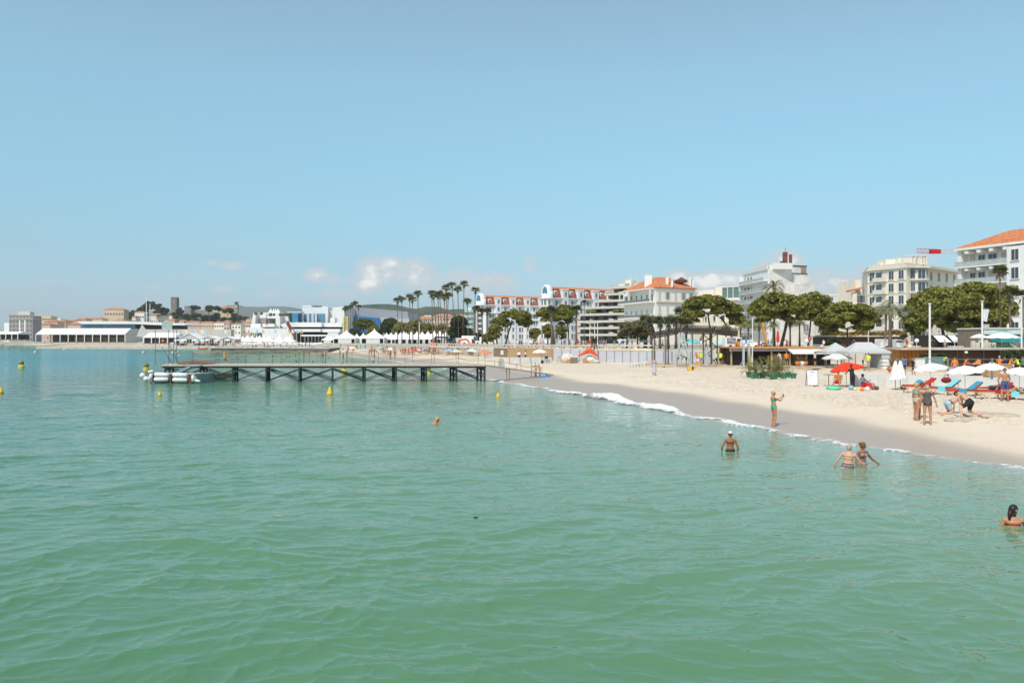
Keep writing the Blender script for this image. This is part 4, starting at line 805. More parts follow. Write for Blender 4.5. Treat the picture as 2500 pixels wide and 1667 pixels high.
OLIV = leafmat('olive_leaves_warm', (.11, .11, .025), (.30, .27, .07)); FROND = leafmat('palm_fronds', (.085, .10, .028), (.25, .25, .08)); HILLG = leafmat('hill_leaves', (.035, .055, .015), (.09, .11, .035), .4)
GREYF = leafmat('grey_green_fronds', (.10, .12, .07), (.24, .25, .15)); SUCC = leafmat('succulent_leaves', (.03, .12, .06), (.12, .28, .14), 6)
def leaves(name, cen, size, m, parent, rs, up=.35, elong=1.6):
    n = len(cen); a = rs.normal(size=(n, 3)); a[:, 2] *= .8; a /= np.linalg.norm(a, axis=1)[:, None]
    b = np.cross(a, rs.normal(size=(n, 3))); b /= np.linalg.norm(b, axis=1)[:, None]
    s = size*(.6+.8*rs.random(n))[:, None]
    v = np.stack([cen - a*s*elong*.5 , cen + b*s*.5, cen + a*s*elong*.5, cen - b*s*.5], 1).reshape(-1, 3)
    me = bpy.data.meshes.new(name); me.vertices.add(4*n); me.vertices.foreach_set('co', v.astype(np.float32).ravel())
    me.loops.add(4*n); me.loops.foreach_set('vertex_index', np.arange(4*n, dtype=np.int32))
    me.polygons.add(n); me.polygons.foreach_set('loop_start', np.arange(0, 4*n, 4, dtype=np.int32)); me.polygons.foreach_set('loop_total', np.full(n, 4, np.int32)); me.update()
    return link(name, me, parent, [m])
def tree(name, label, cat, px, pyb, d, crowns, m, leaf=.34, trunk=None, lobes=44, per=190, seed=0, grp=None, z0=ZP, tr=.24, gap=.0):
    """crowns: list of (px centre, px half width, py top, py bottom, depth radius m)"""
    rs = np.random.default_rng(seed+int(px)); base = Vector((gx(px, d), d, z0)); e = empty(name, base, 0, label, cat, grp)
    tot = []; core = MB(); cc = []
    for cx, hw, yt, yb, dr in crowns:
        c = np.array([gx(cx, d)-base.x, 0, (gz(yt, d)+gz(yb, d))/2-z0]); rx = hw*d/FP; rz = (yb-yt)*d/FP/2; dr = dr or rx
        sz_ = math.sqrt(rx*rz); n = lobes if d < 800 else 9; cc.append((c, rx, rz))
        for i in range(n):
            v = rs.normal(size=3); v /= np.linalg.norm(v)
            if v[2] < -.25 and rs.random() < .6: v[2] = -v[2]
            lr = (.20+.13*rs.random())*sz_*(1 if d < 800 else 1.5); rad = (1-.85*lr/sz_) if i > n*.25 else .45*rs.random()
            lc = c + v*rad*np.array([rx, dr, rz])
            q = rs.normal(size=(per, 3)); q /= np.linalg.norm(q, axis=1)[:, None]; q[:, 2] = np.where(q[:, 2] < -.3, -q[:, 2], q[:, 2])
            tot.append(lc + q*lr*(.78+.34*rs.random((per, 1)))*np.array([1.2, 1.2, .85]))
            core.ball(tuple(lc), lr*.8, lr*.8, lr*.6, n=7, m_=5)
    cr = leaves('crown', np.concatenate(tot), leaf, m, e, rs); core.build('inner_foliage', m, cr)
    trunk = trunk or [(px, None)]
    for tpx, lean in trunk:
        mb = MB()
        x0 = gx(tpx, d)-base.x
        c, rx, rz = min(cc, key=lambda q: abs(q[0][0]-(gx(lean, d)-base.x if lean else x0)))
        x1 = (gx(lean, d)-base.x) if lean else x0*.4+c[0]*.6; zt = c[2]
        mid = Vector((x0*.55+x1*.45+tr*.4, 0, max(.5, zt-rz)*.62)); top = Vector((x1, 0, max(.6, zt-rz*.7)))
        mb.tube([(x0, 0, -.3), mid, top], [tr, tr*.78, tr*.6], 8)
        for k in range(5):
            an = rs.random()*6.28; o = Vector((math.cos(an)*rx*.55, math.sin(an)*rx*.55, rz*(.2+.5*rs.random())))
            mb.tube([top - Vector((0, 0, .1*k)), top + o*.5 + Vector((0, 0, -.1*rz)), top + o], [tr*.45, tr*.3, tr*.12], 6)
        mb.build('trunk', BARK, e, True)
    return e
PG = 'umbrella pines along the promenade'
tree('umbrella_pine', 'leaning umbrella pine in front of the farther hotel wing', 'pine tree', 1236, 839, 190, [(1258, 40, 757, 792, 3.5), (1222, 24, 775, 806, 2.5), (1282, 18, 775, 800, 2)], PINE, trunk=[(1232, 1250)], grp=PG)
tree('umbrella_pine', 'tall twin-trunked pine standing before the domed hotel corner', 'pine tree', 1372, 838, 195, [(1338, 30, 750, 790, 3), (1378, 34, 745, 798, 3.2), (1356, 22, 752, 786, 3)], PINE, trunk=[(1390, 1385), (1354, 1345)], grp=PG, seed=1)
tree('umbrella_pine', 'broad flat-topped umbrella pine behind the dark truss stage', 'pine tree', 1795, 838, 165, [(1728, 62, 723, 772, 5), (1690, 28, 748, 790, 3), (1785, 28, 742, 780, 3), (1800, 18, 765, 800, 2)], PINE, trunk=[(1796, 1760), (1735, 1728)], grp=PG, seed=2, lobes=50)
tree('umbrella_pine', 'big leaning pine crossing the white party wall', 'pine tree', 1906, 843, 150, [(1893, 54, 716, 788, 5), (1858, 28, 732, 794, 3.5), (1937, 34, 720, 793, 3.5)], PINE, trunk=[(1905, 1922)], grp=PG, seed=3, tr=.36)
tree('umbrella_pine', 'darker pine half hidden behind the big leaning one', 'pine tree', 1972, 842, 165, [(1985, 46, 714, 788, 4.5), (2008, 26, 730, 792, 3)], PINE, trunk=[(1972, 1980)], grp=PG, seed=4)
tree('umbrella_pine', 'round low pine in front of the low terrace house', 'pine tree', 2068, 842, 150, [(2072, 64, 739, 812, 5), (2025, 32, 760, 818, 3.5), (2112, 32, 750, 812, 3.5)], PINE, trunk=[(2068, 2068)], grp=PG, seed=5)
tree('umbrella_pine', 'huge dense pine before the cream corner house, left half of the biggest crown', 'pine tree', 2308, 843, 135, [(2292, 68, 702, 815, 5.5), (2252, 44, 732, 822, 4), (2238, 28, 765, 822, 3)], PINE, trunk=[(2306, 2300), (2234, 2244)], grp=PG, seed=6, tr=.36, lobes=60)
tree('umbrella_pine', 'huge dense pine before the hotel balconies, right half of the biggest crown', 'pine tree', 2345, 843, 140, [(2385, 68, 689, 800, 5.5), (2345, 48, 715, 820, 4.5), (2442, 34, 728, 802, 3.5), (2400, 46, 750, 815, 4)], PINE, trunk=[(2343, 2350), (2440, 2430)], grp=PG, seed=7, tr=.38, lobes=60)
tree('round_tree', 'small bushy tree at the left foot of the leaning umbrella pine', 'tree', 1213, 839, 185, [(1210, 17, 790, 828, 1.5), (1200, 10, 808, 838, 1)], OLIV, leaf=.25)
tree('round_tree', 'small tree between the two hotel-side pines', 'tree', 1310, 839, 200, [(1306, 15, 800, 836, 1.5)], OLIV, leaf=.25)
tree('round_tree', 'loose shrubby tree beneath the twin-trunked pine', 'tree', 1336, 839, 205, [(1338, 13, 790, 830, 1.5), (1370, 14, 795, 830, 1.5)], OLIV, leaf=.25)
for i, (px, hw, yt, yb, lb_) in enumerate(((1530, 20, 786, 824, 'left of three feathery olive trees before the villa'), (1556, 22, 783, 824, 'middle of three feathery olive trees before the villa'), (1578, 18, 792, 828, 'right one of three feathery olive trees before the villa'))):
    tree('feathery_tree', lb_, 'tree', px, 842, 150+4*i, [(px, hw, yt, yb, 2), (px-hw*.5, hw*.6, yt+18, yb+6, 1.2)], leafmat('grey_olive_leaves', (.10, .10, .04), (.24, .21, .09)) if i == 0 else bpy.data.materials['grey_olive_leaves'], leaf=.22, grp='feathery trees before the villa', seed=i, tr=.2)
tree('round_tree', 'dark round-topped pine below the blue hall wall', 'tree', 885, 838, 420, [(889, 30, 780, 806, 5), (905, 16, 788, 812, 3)], DGRN if 0 else leafmat('mid_pine', (.07, .09, .015), (.20, .21, .04)), leaf=.6)
for i, (px, hw, yt, yb, m_, lb_) in enumerate(((862, 16, 802, 838, DGRN, 'dark shrubby tree behind the second large peaked tent'), (914, 18, 795, 838, OLIV, 'yellow-green tree right of the dark round pine'), (952, 20, 774, 832, HILLG, 'taller grey-green tree below the hall roof end'), (982, 24, 786, 836, OLIV, 'yellow-green tree behind the long tent row, left one'), (1016, 26, 780, 836, OLIV, 'widest yellow-green tree behind the middle of the tent row'), (1048, 22, 788, 836, OLIV, 'yellow-green tree behind the right part of the tent row'), (1078, 20, 790, 838, OLIV, 'low yellow-green tree between the thin palm trunks'))):
    tree('leafy_tree', lb_, 'tree', px, 838, 400-3*i, [(px, hw, yt, yb, 4), (px+hw*.6, hw*.7, yt+8, yb, 3), (px-hw*.6, hw*.6, yt+10, yb, 3)], m_, leaf=.5, grp='trees behind the tent row', seed=i, lobes=28)
tree('leafy_tree', 'tall dark green tree among the rightmost thin palms', 'tree', 1122, 838, 300, [(1122, 20, 770, 815, 3), (1108, 16, 795, 838, 2.5), (1140, 16, 800, 838, 2.5)], DGRN, leaf=.4, seed=9)
tree('leafy_tree', 'dark shrubs at the feet of the rightmost palms', 'tree', 1165, 838, 290, [(1165, 14, 812, 838, 2), (1148, 10, 816, 838, 2)], DGRN, leaf=.35, seed=10)
tree('leafy_tree', 'pale leafed bush below the fan palm trunks', 'tree', 1186, 838, 230, [(1188, 10, 815, 838, 1.2), (1198, 10, 812, 838, 1.2)], OLIV, leaf=.3, seed=11)
tree('leafy_tree', 'dark bush behind the signboard van', 'tree', 2040, 843, 140, [(2038, 15, 824, 845, 1)], DGRN, leaf=.25, seed=12)
HT = [(312, 12, 768, 790), (328, 14, 757, 782), (345, 16, 748, 776), (366, 18, 736, 768), (386, 16, 742, 768), (400, 12, 750, 772), (355, 12, 758, 782), (476, 13, 746, 760), (510, 14, 747, 762), (533, 13, 748, 762), (556, 15, 752, 768), (432, 10, 758, 780), (440, 8, 752, 775), (452, 10, 766, 784), (480, 14, 761, 786), (502, 12, 768, 788), (518, 10, 770, 790), (528, 6, 764, 785), (546, 10, 775, 790), (566, 12, 776, 790), (584, 14, 772, 788), (600, 12, 774, 786), (424, 10, 764, 784), (462, 8, 768, 786), (572, 9, 766, 778)]
NM = ['at the left foot of the wooded hill', 'on the left slope of the wooded hill', 'halfway up the wooded hill', 'crowning the wooded hill', 'just right of the hill crest', 'left of the stone tower', 'above the white hill villa', 'left of three flat pines by the castle', 'middle of three flat pines by the castle', 'right of three flat pines by the castle', 'dark and flat below the church tower', 'right below the stone tower', 'against the castle wall, left', 'under the castle turret', 'round and dark below the flat pines', 'above the long row houses', 'above the cream end house', 'thin and dark like a cypress below the church nave', 'behind the narrow pink house', 'beside the pale house near the palace', 'between church and palace', 'behind the orange house near the palace', 'under the castle wall on the left', 'pale below the castle turret', 'right at the church tower foot']
for i, ((px, hw, yt, yb), nm) in enumerate(zip(HT, NM)):
    tree('hill_tree', ('tree ' if i > 10 else 'umbrella pine ') + nm, 'tree', px, 790, 960-(i % 5)*6, [(px, hw, yt, yb, 5)], (HILLG, DGRN, HILLG)[i % 3], leaf=1.5, lobes=9, per=90, seed=i, grp='trees on the old town hill', z0=gz(yb+8, 960), tr=.5)

def fronds(mb, n, L, droop, wid, rs, up=.9, seg=5, leafy=True, fan=False):
    for i in range(n):
        az = 2*math.pi*i/n + rs.uniform(-.25, .25); el = up*rs.uniform(.15, 1.0)*1.3 - .35*rs.random(); L_ = L*rs.uniform(.8, 1.1)
        d = Vector((math.cos(az)*math.cos(el), math.sin(az)*math.cos(el), math.sin(el))); p = Vector((0, 0, 0)); sd_ = Vector((-math.sin(az), math.cos(az), 0)); pts = [p.copy()]
        for k in range(seg): p = p + d*(L_/seg); d = (d + Vector((0, 0, -droop/seg*(1+k*.6)))).normalized(); pts.append(p.copy())
        if fan:
            st = pts[1]; c = pts[2]; 
            for k in range(9):
                t = (k/8-.5)*2.4; dd_ = (pts[3]-pts[1]).normalized()*math.cos(t) + sd_*math.sin(t); tip = st + dd_*L_*.55 + Vector((0, 0, -abs(t)*.08*L_))
                w = sd_*math.cos(t)*wid*.5 - (pts[3]-pts[1]).normalized()*math.sin(t)*wid*.5
                mb.poly([st, st+dd_*L_*.3+w, tip, st+dd_*L_*.3-w])
            mb.poly([pts[0], pts[1]+sd_*.03, pts[1]-sd_*.03])
        else:
            for k in range(seg):
                a, b = pts[k], pts[k+1]; dn = (b-a).normalized(); w0 = wid*math.sin(math.pi*min(1, (k+.35)/(seg+.4)))
                for s in (-1, 1):
                    for j in range(3):
                        q = a + (b-a)*(j/3); mb.poly([q, q+(b-a)*.22, q+(b-a)*.42+sd_*s*w0+Vector((0, 0, -w0*.35))])
def palm(name, label, px, yc, d, kind='wash', r=None, z0=ZP, tr=.22, lean=0, grp=None, seed=0, m=None, base_px=None):
    x1 = gx(px, d); x0 = gx(base_px, d) if base_px else x1; zt = gz(yc, d)-z0
    e = empty(name, (x0, d, z0), 0, label, 'palm tree', grp); tr *= .72; rs = random.Random(seed+int(px*7)); dx = x1-x0
    mb = MB(); mb.tube([(0, 0, -.2), (dx*.25+rs.uniform(-.15, .15), 0, zt*.35), (dx*.6, 0, zt*.7), (dx, 0, zt-.1)], [tr*1.5, tr*1.05, tr*.9, tr*(1.0 if kind != 'date' else 1.3)], 8)
    mb.build('trunk', PBARK, e, True)
    mb = MB()
    if kind == 'wash': fronds(mb, 26, r or 1.9, 1.1, .22, rs, up=1.1, fan=True)
    elif kind == 'fan': fronds(mb, 30, r or 2.2, .9, .26, rs, up=1.1, fan=True)
    else: fronds(mb, 34, r or 2.8, 1.5, .42, rs, up=1.15, seg=6)
    c = mb.build('crown', m or FROND, e, raw=True); c.location = (dx, 0, zt)
    if kind == 'date': mb = MB(); mb.ball((0, 0, -.15), tr*1.7, tr*1.7, tr*2.2, n=8, m_=5); mb.build('crown_base', PBARK, c)
    if kind in ('wash', 'fan'):
        mb = MB(); rs2 = random.Random(5)
        for k in range(18):
            an = k*.7; mb.poly([(math.cos(an)*.15, math.sin(an)*.15, 0), (math.cos(an)*.6, math.sin(an)*.6, -.9-.5*rs2.random()), (math.cos(an+.5)*.5, math.sin(an+.5)*.5, -.7)])
        mb.build('dead_skirt', C('dry_fronds', .26, .20, .12, var=.3), c, raw=True)
    return e
GP = 'tall thin palms behind the tents'
def q4(x, y): return 900+x/7.35, 680+y/7.35
TP = [(520, 410, 'first tall thin palm from the left, above the hall roof end', 0), (595, 370, 'second tall thin palm from the left', 0), (738, 350, 'left palm of the close pair beside the hall end', 0), (785, 385, 'right palm of the close pair beside the hall end', 10), (885, 285, 'lone tall palm left of the middle gap, with bare trunk', 5),
      (1130, 280, 'left palm of the pair opening the dense group', 30), (1165, 330, 'second palm of the dense group, slightly lower', 55), (1245, 315, 'third palm of the dense group', 10), (1275, 285, 'fourth palm of the dense group', 35), (1360, 345, 'lowest-crowned palm in the dense group', 0), (1392, 180, 'tall palm with drooping right frond in the dense group', 15), (1428, 315, 'short palm crown directly right below the tall drooping one', -20),
      (1492, 120, 'tall palm leaning left with second highest crown', 55), (1600, 205, 'tall palm between the two highest crowns', 20), (1712, 115, 'highest palm of all, with twin tufted crown', -15), (1770, 415, 'shorter palm right under the highest one', 20), (1918, 220, 'tall palm directly in front of the farther white dome', -30)]
for i, (x, y, lb_, ln) in enumerate(TP):
    px, py = q4(x, y); palm('fan_palm', lb_, px, py, 300-(i*3 % 17), 'wash', z0=ZP, tr=.21, grp=GP, seed=i, r=2.9, base_px=px+ln/7.35)
for i, (x, y, lb_) in enumerate(((1775, 410, 'first'), (1800, 385, 'second'), (1835, 380, 'third'), (1880, 370, 'fourth'), (1920, 330, 'fifth'), (1967, 305, 'sixth and tallest'), (2025, 370, 'seventh'))):
    palm('fan_palm', lb_ + ' palm from the left in the cluster beside the yellow banner', 600+x/7.35, 700+y/7.35, 430-2*i, 'wash', tr=.22, grp='palms by the yellow banner', seed=30+i, r=2.7)
palm('fan_palm', 'thick-trunked fan palm before the twin-trunked pine', 1346.5, 758, 185, 'fan', tr=.32, seed=50, r=2.0, m=GREYF)
palm('fan_palm', 'thick-trunked fan palm at the left corner of the stepped block', 1407, 757, 180, 'fan', tr=.3, seed=51, r=2.0)
palm('fan_palm', 'slim palm rising in front of the nearer hotel wing', 1426, 738, 290, 'wash', tr=.15, seed=52, r=1.6)
palm('fan_palm', 'small palm growing at the beach foot of the sea wall', 1451, 832, 121, 'fan', z0=.7, tr=.16, seed=53, r=.75)
for i, (px, py, d, lb_) in enumerate(((1159, 755, 285, 'left'), (1166, 753, 280, 'second'), (1177, 760, 230, 'third'), (1190, 760, 228, 'rightmost'))):
    palm('fan_palm', lb_ + ' of the bushy fan palms before the rounded balconies', px, py, d, 'fan', tr=.26, grp='fan palms before the rounded balconies', seed=60+i, r=1.9, m=GREYF if i > 1 else None)
for i, (px, py, d, r, lb_) in enumerate(((1590, 790, 150, 2.5, 'leftmost'), (1612, 787, 146, 2.6, 'second'), (1632, 789, 143, 2.7, 'third'), (1650, 786, 148, 2.6, 'fourth'), (1661, 765, 170, 2.5, 'tallest'), (1676, 792, 150, 2.2, 'rightmost'), (1574, 784, 158, 2.2, 'farthest back'))):
    palm('fan_palm', lb_ + ' fan palm in the cluster below the villa', px, py, d, 'fan', tr=.3, grp='fan palms below the villa', seed=70+i, r=r, m=GREYF if i % 2 == 0 and i < 5 else None)
palm('date_palm', 'tall date palm with big spiky crown against the blank white wall', 1890, 704, 158, 'date', tr=.3, seed=80, r=3.0, m=leafmat('golden_fronds', (.10, .075, .02), (.24, .17, .05)))
for i, (px, py, lb_) in enumerate(((1827, 790, 'short date palm left of the white block ground floor'), (1854, 800, 'short palm under the left edge of the big leaning pine'), (1888, 795, 'slim palm before the party wall foot'), (1929, 792, 'bare palm trunk right of the leaning pine trunk'), (1952, 786, 'notched palm trunk between two pines'), (1772, 800, 'palm half hidden behind the truss stage'), (1808, 792, 'palm beside the yellow digger arm'))):
    palm('date_palm', lb_, px, py, 140+i*4, 'date', tr=.22, grp='short palms under the pines', seed=90+i, r=1.7)
palm('date_palm', 'thick date palm with grey arching fronds left of the biggest pine', 2173, 756, 115, 'date', tr=.32, seed=100, r=2.6, m=GREYF, base_px=2174)
palm('date_palm', 'second date palm trunk right behind the thick arching one', 2163, 762, 125, 'date', tr=.24, seed=101, r=1.7)
palm('date_palm', 'smaller date palm with drooping fronds right of the thick one', 2206, 762, 128, 'date', tr=.2, seed=102, r=1.7, m=GREYF)
palm('date_palm', 'tiny palm in front of the cream corner house base', 2207, 822, 118, 'fan', tr=.16, seed=103, r=.9)
palm('fan_palm', 'tall fan palm in front of the hotel balconies at right', 2441, 664, 116, 'fan', tr=.14, seed=104, r=1.8)
palm('fan_palm', 'shaggy fan palm just below the tall one by the hotel', 2465, 716, 114, 'fan', tr=.22, seed=105, r=2.1)
palm('fan_palm', 'fan palm cut by the right edge', 2498, 722, 113, 'fan', tr=.15, seed=106, r=1.2)
# ------------------------------------------------------------------ pier, float, buoys, boats
PIERM = mat('tarred_steel', (.035, .05, .055), rough=.7, var=.4, scale=2); PLANK = mat('grey_planks', (.50, .42, .34), rough=.9, var=.2, scale=3)
ROPE = C('tan_rope', .42, .30, .17, rough=.95, var=.2, scale=8)
D0 = 75.7; ZD = 1.58; KX = D0/FP
pr = empty('pier', (-18, 77.7, 0), 0, 'long dark jetty pier on cross-braced steel piles with rope railings', 'pier')
def pp(mb, name, m, parent=None, smooth=False):
    mb.v = [(v[0]+18, v[1]-77.7, v[2]) for v in mb.v]; return mb.build(name, m, parent or pr, smooth)
bx = [(q-1250)*KX for q in (402, 488, 567, 649, 730, 811, 890, 966, 1040, 1114, 1183)]
xL, xR = bx[0]-.3, (1187-1250)*KX
mb = MB(); mb.prism([(xL, D0), (xR, D0), (xR-.9, D0+4.1), (xL-.9, D0+4.1)], ZD-.13, ZD); pp(mb, 'deck', PLANK)
for r_ in range(3):
    y = D0+.08+r_*1.9; o = -.9*r_*1.9/4.1; mb = MB(); mb.box(xL+o+.02, xR+o-.02, y, y+.14, ZD-.30, ZD-.132); pp(mb, 'beam', PIERM)
for i, x in enumerate(bx):
    for r_ in range(3):
        y = D0+.15+r_*1.9; o = -.9*r_*1.9/4.1; mb = MB(); mb.tube([(x+o, y, -3), (x+o, y, ZD-.30)], .095, 8); pl_ = pp(mb, 'pile', PIERM)
    mb = MB(); a = Vector((x, D0+.15, 0)); b = Vector((x-.83, D0+3.95, 0)); mb.bar(a+Vector((0, 0, ZD-.42)), b+Vector((0, 0, ZD-.42)), .16)
    for (p, q) in ((a, (a+b)/2), ((a+b)/2, b)):
        mb.bar(p+Vector((0, 0, .1)), q+Vector((0, 0, ZD-.5)), .04); mb.bar(q+Vector((0, 0, .1)), p+Vector((0, 0, ZD-.5)), .04)
    pp(mb, 'cross_head', PIERM)
    if i < len(bx)-1:
        for r_ in range(3):
            y = D0+.15+r_*1.9; o = -.9*r_*1.9/4.1; x2 = bx[i+1]; rr2 = random.Random(i*3+r_)
            thick = .055 if (i+r_) % 3 else .10
            mb = MB(); mb.bar((x+o+.25, y-.02, ZD-.5), (x2+o, y-.02, .25), .045, .04); pp(mb, 'diagonal_brace', PIERM)
            mb = MB(); mb.bar((x+o, y-.06, ZD-.45), (x2+o, y-.06, .02), thick, .05); pp(mb, 'diagonal_brace', PIERM)
            mb = MB(); mb.bar((x+o, y+.06, .02), (x2+o, y+.06, ZD-.45), thick, .05); pp(mb, 'diagonal_brace', PIERM)
def rail(p0, p1, n, z, hs, sags, jit=.05, seed=0):
    rs = random.Random(seed); pts = [p0 + (p1-p0)*(i/n) for i in range(n+1)]
    tops = [1.05+rs.uniform(-.08, .25) for _ in pts]
    for q, t in zip(pts, tops):
        mb = MB(); mb.tube([(q.x, q.y, z), (q.x+rs.uniform(-.05, .05), q.y, z+t)], .017, 5); pp(mb, 'rail_post', DARKM)
    for h_, sg in zip(hs, sags):
        mb = MB(); P_ = []
        for i in range(n):
            a, b = pts[i], pts[i+1]; za, zb = z+h_*tops[i], z+h_*tops[i+1]
            for k in range(6):
                t = k/6; P_.append(Vector((a.x+(b.x-a.x)*t, a.y, za+(zb-za)*t - sg*4*t*(1-t)*rs.uniform(.8, 1.2))))
        P_.append(Vector((pts[-1].x, pts[-1].y, z+h_*tops[-1]))); mb.tube(P_, .02, 5); pp(mb, 'rope', ROPE)
A = Vector((xL+1.2, D0+.15, 0)); Bq = Vector((xR-.1, D0+.15, 0)); rail(A+Vector((1.6, 0, 0)), Bq, 11, ZD, (1, .95, .5), (.22, .30, .2), seed=2)
rail(Vector((xL+1.5, D0+3.9, 0)), Vector((xR-.9, D0+3.9, 0)), 13, ZD, (1, .52), (.12, .16), seed=5)
mb = MB(); mb.tube([(gx(547, D0), D0+.05, 2.75), (gx(549, D0), D0, 2.2), (gx(551, D0), D0+.05, 1.9)], [.06, .16, .05], 7); pp(mb, 'rope_coil', C('orange_rope', .5, .26, .08))
mb = MB(); mb.prism([(gx(428, D0), 1.6), (gx(436, D0), 1.9), (gx(480, D0), 1.92), (gx(500, D0), 1.6)], D0+.4, D0+3.2, xz=True); pp(mb, 'raised_platform', C('brown_planks', .22, .14, .10, var=.3, scale=3))
mb = MB()
for y in (D0-.5, D0+.3):
    mb.bar((gx(470, D0), y, 1.45), (gx(432, D0), y, .78), .16, .22)
mb.bar((gx(495, D0), D0-.1, 1.5), (gx(470, D0), D0-.1, 1.45), .8, .1)
for i in range(6): t = i/5; mb.box(gx(470-38*t, D0)-.16, gx(470-38*t, D0)+.16, D0-.5, D0+.3, 1.4-.67*t, 1.43-.67*t)
pp(mb, 'stairway', C('blue_grey_steel', .20, .27, .30))
mf = empty('mast_frame', (gx(410, 78), 78, ZD), 0, 'tall pole frame carrying a grey notice board and orange lamp at the pier end', 'frame')
def mp_(mb, name, m, o=(gx(410, 78), 78, ZD), e=mf): mb.v = [(v[0]-o[0], v[1]-o[1], v[2]-o[2]) for v in mb.v]; return mb.build(name, m, e)
for px, y, t in ((396, 76.5, 803), (412, 78, 800), (418, 78.6, 800), (421, 79, 800)): mb = MB(); mb.tube([(gx(px, 78), y, ZD-.02), (gx(px, 78), y, gz(t, 78))], .035, 6); mp_(mb, 'pole', METAL)
mb = MB(); mb.box(gx(396, 77), gx(421, 77), 76.9, 76.98, gz(805, 77), gz(787, 77)); nb = mp_(mb, 'notice_board', C('weathered_sheet', .42, .47, .46, var=.2, scale=3))
mb = MB(); mb.box(gx(402, 77), gx(412, 77), 76.86, 76.895, gz(787, 77), gz(783, 77)); mb.box(gx(409, 77), gx(410, 77), 76.86, 76.895, gz(797, 77), gz(796, 77)); mp_(mb, 'board_patch', C('pale_patch', .55, .60, .56))
mb = MB(); mb.ball((gx(398, 76.3), 76.3, gz(832.5, 76)), .13, .13, .16); mp_(mb, 'orange_lamp', C('orange_plastic', .75, .25, .03))
mb = MB(); mb.bar((gx(396, 78), 76.6, gz(856, 78)), (gx(421, 78), 79, gz(856, 78)), .04); mb.bar((gx(405, 78), 77, gz(845, 78)), (gx(426, 78), 77.5, ZD), .04); mb.bar((gx(417, 78), 77, gz(865, 78)), (gx(428, 78), 77.5, ZD), .04); mp_(mb, 'strut', METAL)
mb = MB(); mb.bar((gx(423, 78), 77, gz(840, 78)), (gx(447, 78), 77, ZD), .035); mp_(mb, 'stay', DARKM)
mb = MB(); mb.box(gx(418, 77), gx(426, 77), 76.8, 77.2, gz(839, 77), gz(836, 77)); mb.box(gx(420, 77), gx(423, 77), 76.9, 77.1, gz(862, 77), gz(857, 77)); mp_(mb, 'signal_box', FRAME)
# right hand gangway down to the sand
gw = empty('gangway', (gx(1187, 76), 76, ZD), 0, 'sloping wooden gangway from the pier down to the sand', 'gangway')
p0 = Vector((gx(1188, 76), 76.2, 1.5)); p1 = Vector((gx(1345, 81), 81, sz(gx(1345, 81), 81)+.1)); o_ = Vector(gw.location)
mb = MB(); mb.bar(p0-o_, p1-o_, 1.0, .09); mb.build('walkway', PLANK, gw)
for t in (.3, .34, .93):
    for s in (-.4, .4): q = p0+(p1-p0)*t-o_; mb = MB(); mb.tube([(q.x, q.y+s, -1.7), (q.x, q.y+s, q.z-.02)], .035, 5); mb.build('leg', C('rusty_post', .22, .12, .08), gw)
mb = MB(); mb.tube([p0-o_+Vector((0, -.45, .45)), p0+(p1-p0)*.3-o_+Vector((0, -.45, .55)), p0+(p1-p0)*.6-o_+Vector((0, -.45, .42)), p0+(p1-p0)*.85-o_+Vector((0, -.45, .55))], .025, 5); mb.build('rope', ROPE, gw)
for t in (.12, .2, .45, .52, .85): q = p0+(p1-p0)*t-o_; mb = MB(); mb.tube([(q.x, q.y-.45, q.z), (q.x, q.y-.45, q.z+.62)], .018, 5); mb.build('rail_post', DARKM, gw)
q = G(1327, 917, .45); mb = MB(); mb.add([(-.55, 0, -.02), (.7, .1, .02), (.55, .5, .12), (-.35, .35, .1), (0, .2, .22)], [(0, 1, 4), (1, 2, 4), (2, 3, 4), (3, 0, 4)]); o = mb.build('blue_tarp', C('blue_tarpaulin', .02, .20, .60), raw=True, label='crumpled blue tarp lying under the foot of the gangway', cat='tarp'); o.location = (q.x, q.y, sz(q.x, q.y)+.01)
for k, (px, y) in enumerate(((1302, 79.5), (1313, 79.9))):
    ch_ = empty('tall_chair', (gx(px, y), y, sz(gx(px, y), y)+.35), .3*k, 'tall bare wooden chair frame at the gangway foot, ' + ('left' if k == 0 else 'right, leaning'), 'chair', 'wooden chair frames')
    for x_, y_, h_ in ((-.22, -.2, .75), (.22, -.2, .75), (-.22, .2, 1.35), (.24, .2, 1.3)): mb = MB(); mb.bar((x_, y_, -.35), (x_*.85, y_, h_*.8), .05); mb.build('leg', C('rusty_wood', .35, .19, .09), ch_)
    mb = MB(); mb.box(-.22, .22, -.2, .2, .35, .4); mb.build('seat', C('rusty_wood', 1, 1, 1), ch_)
    mb = MB(); mb.box(-.22, .22, .17, .2, .7, .78); mb.box(-.2, .2, -.2, -.17, .6, .65); mb.build('crossbar', C('rusty_wood', 1, 1, 1), ch_)
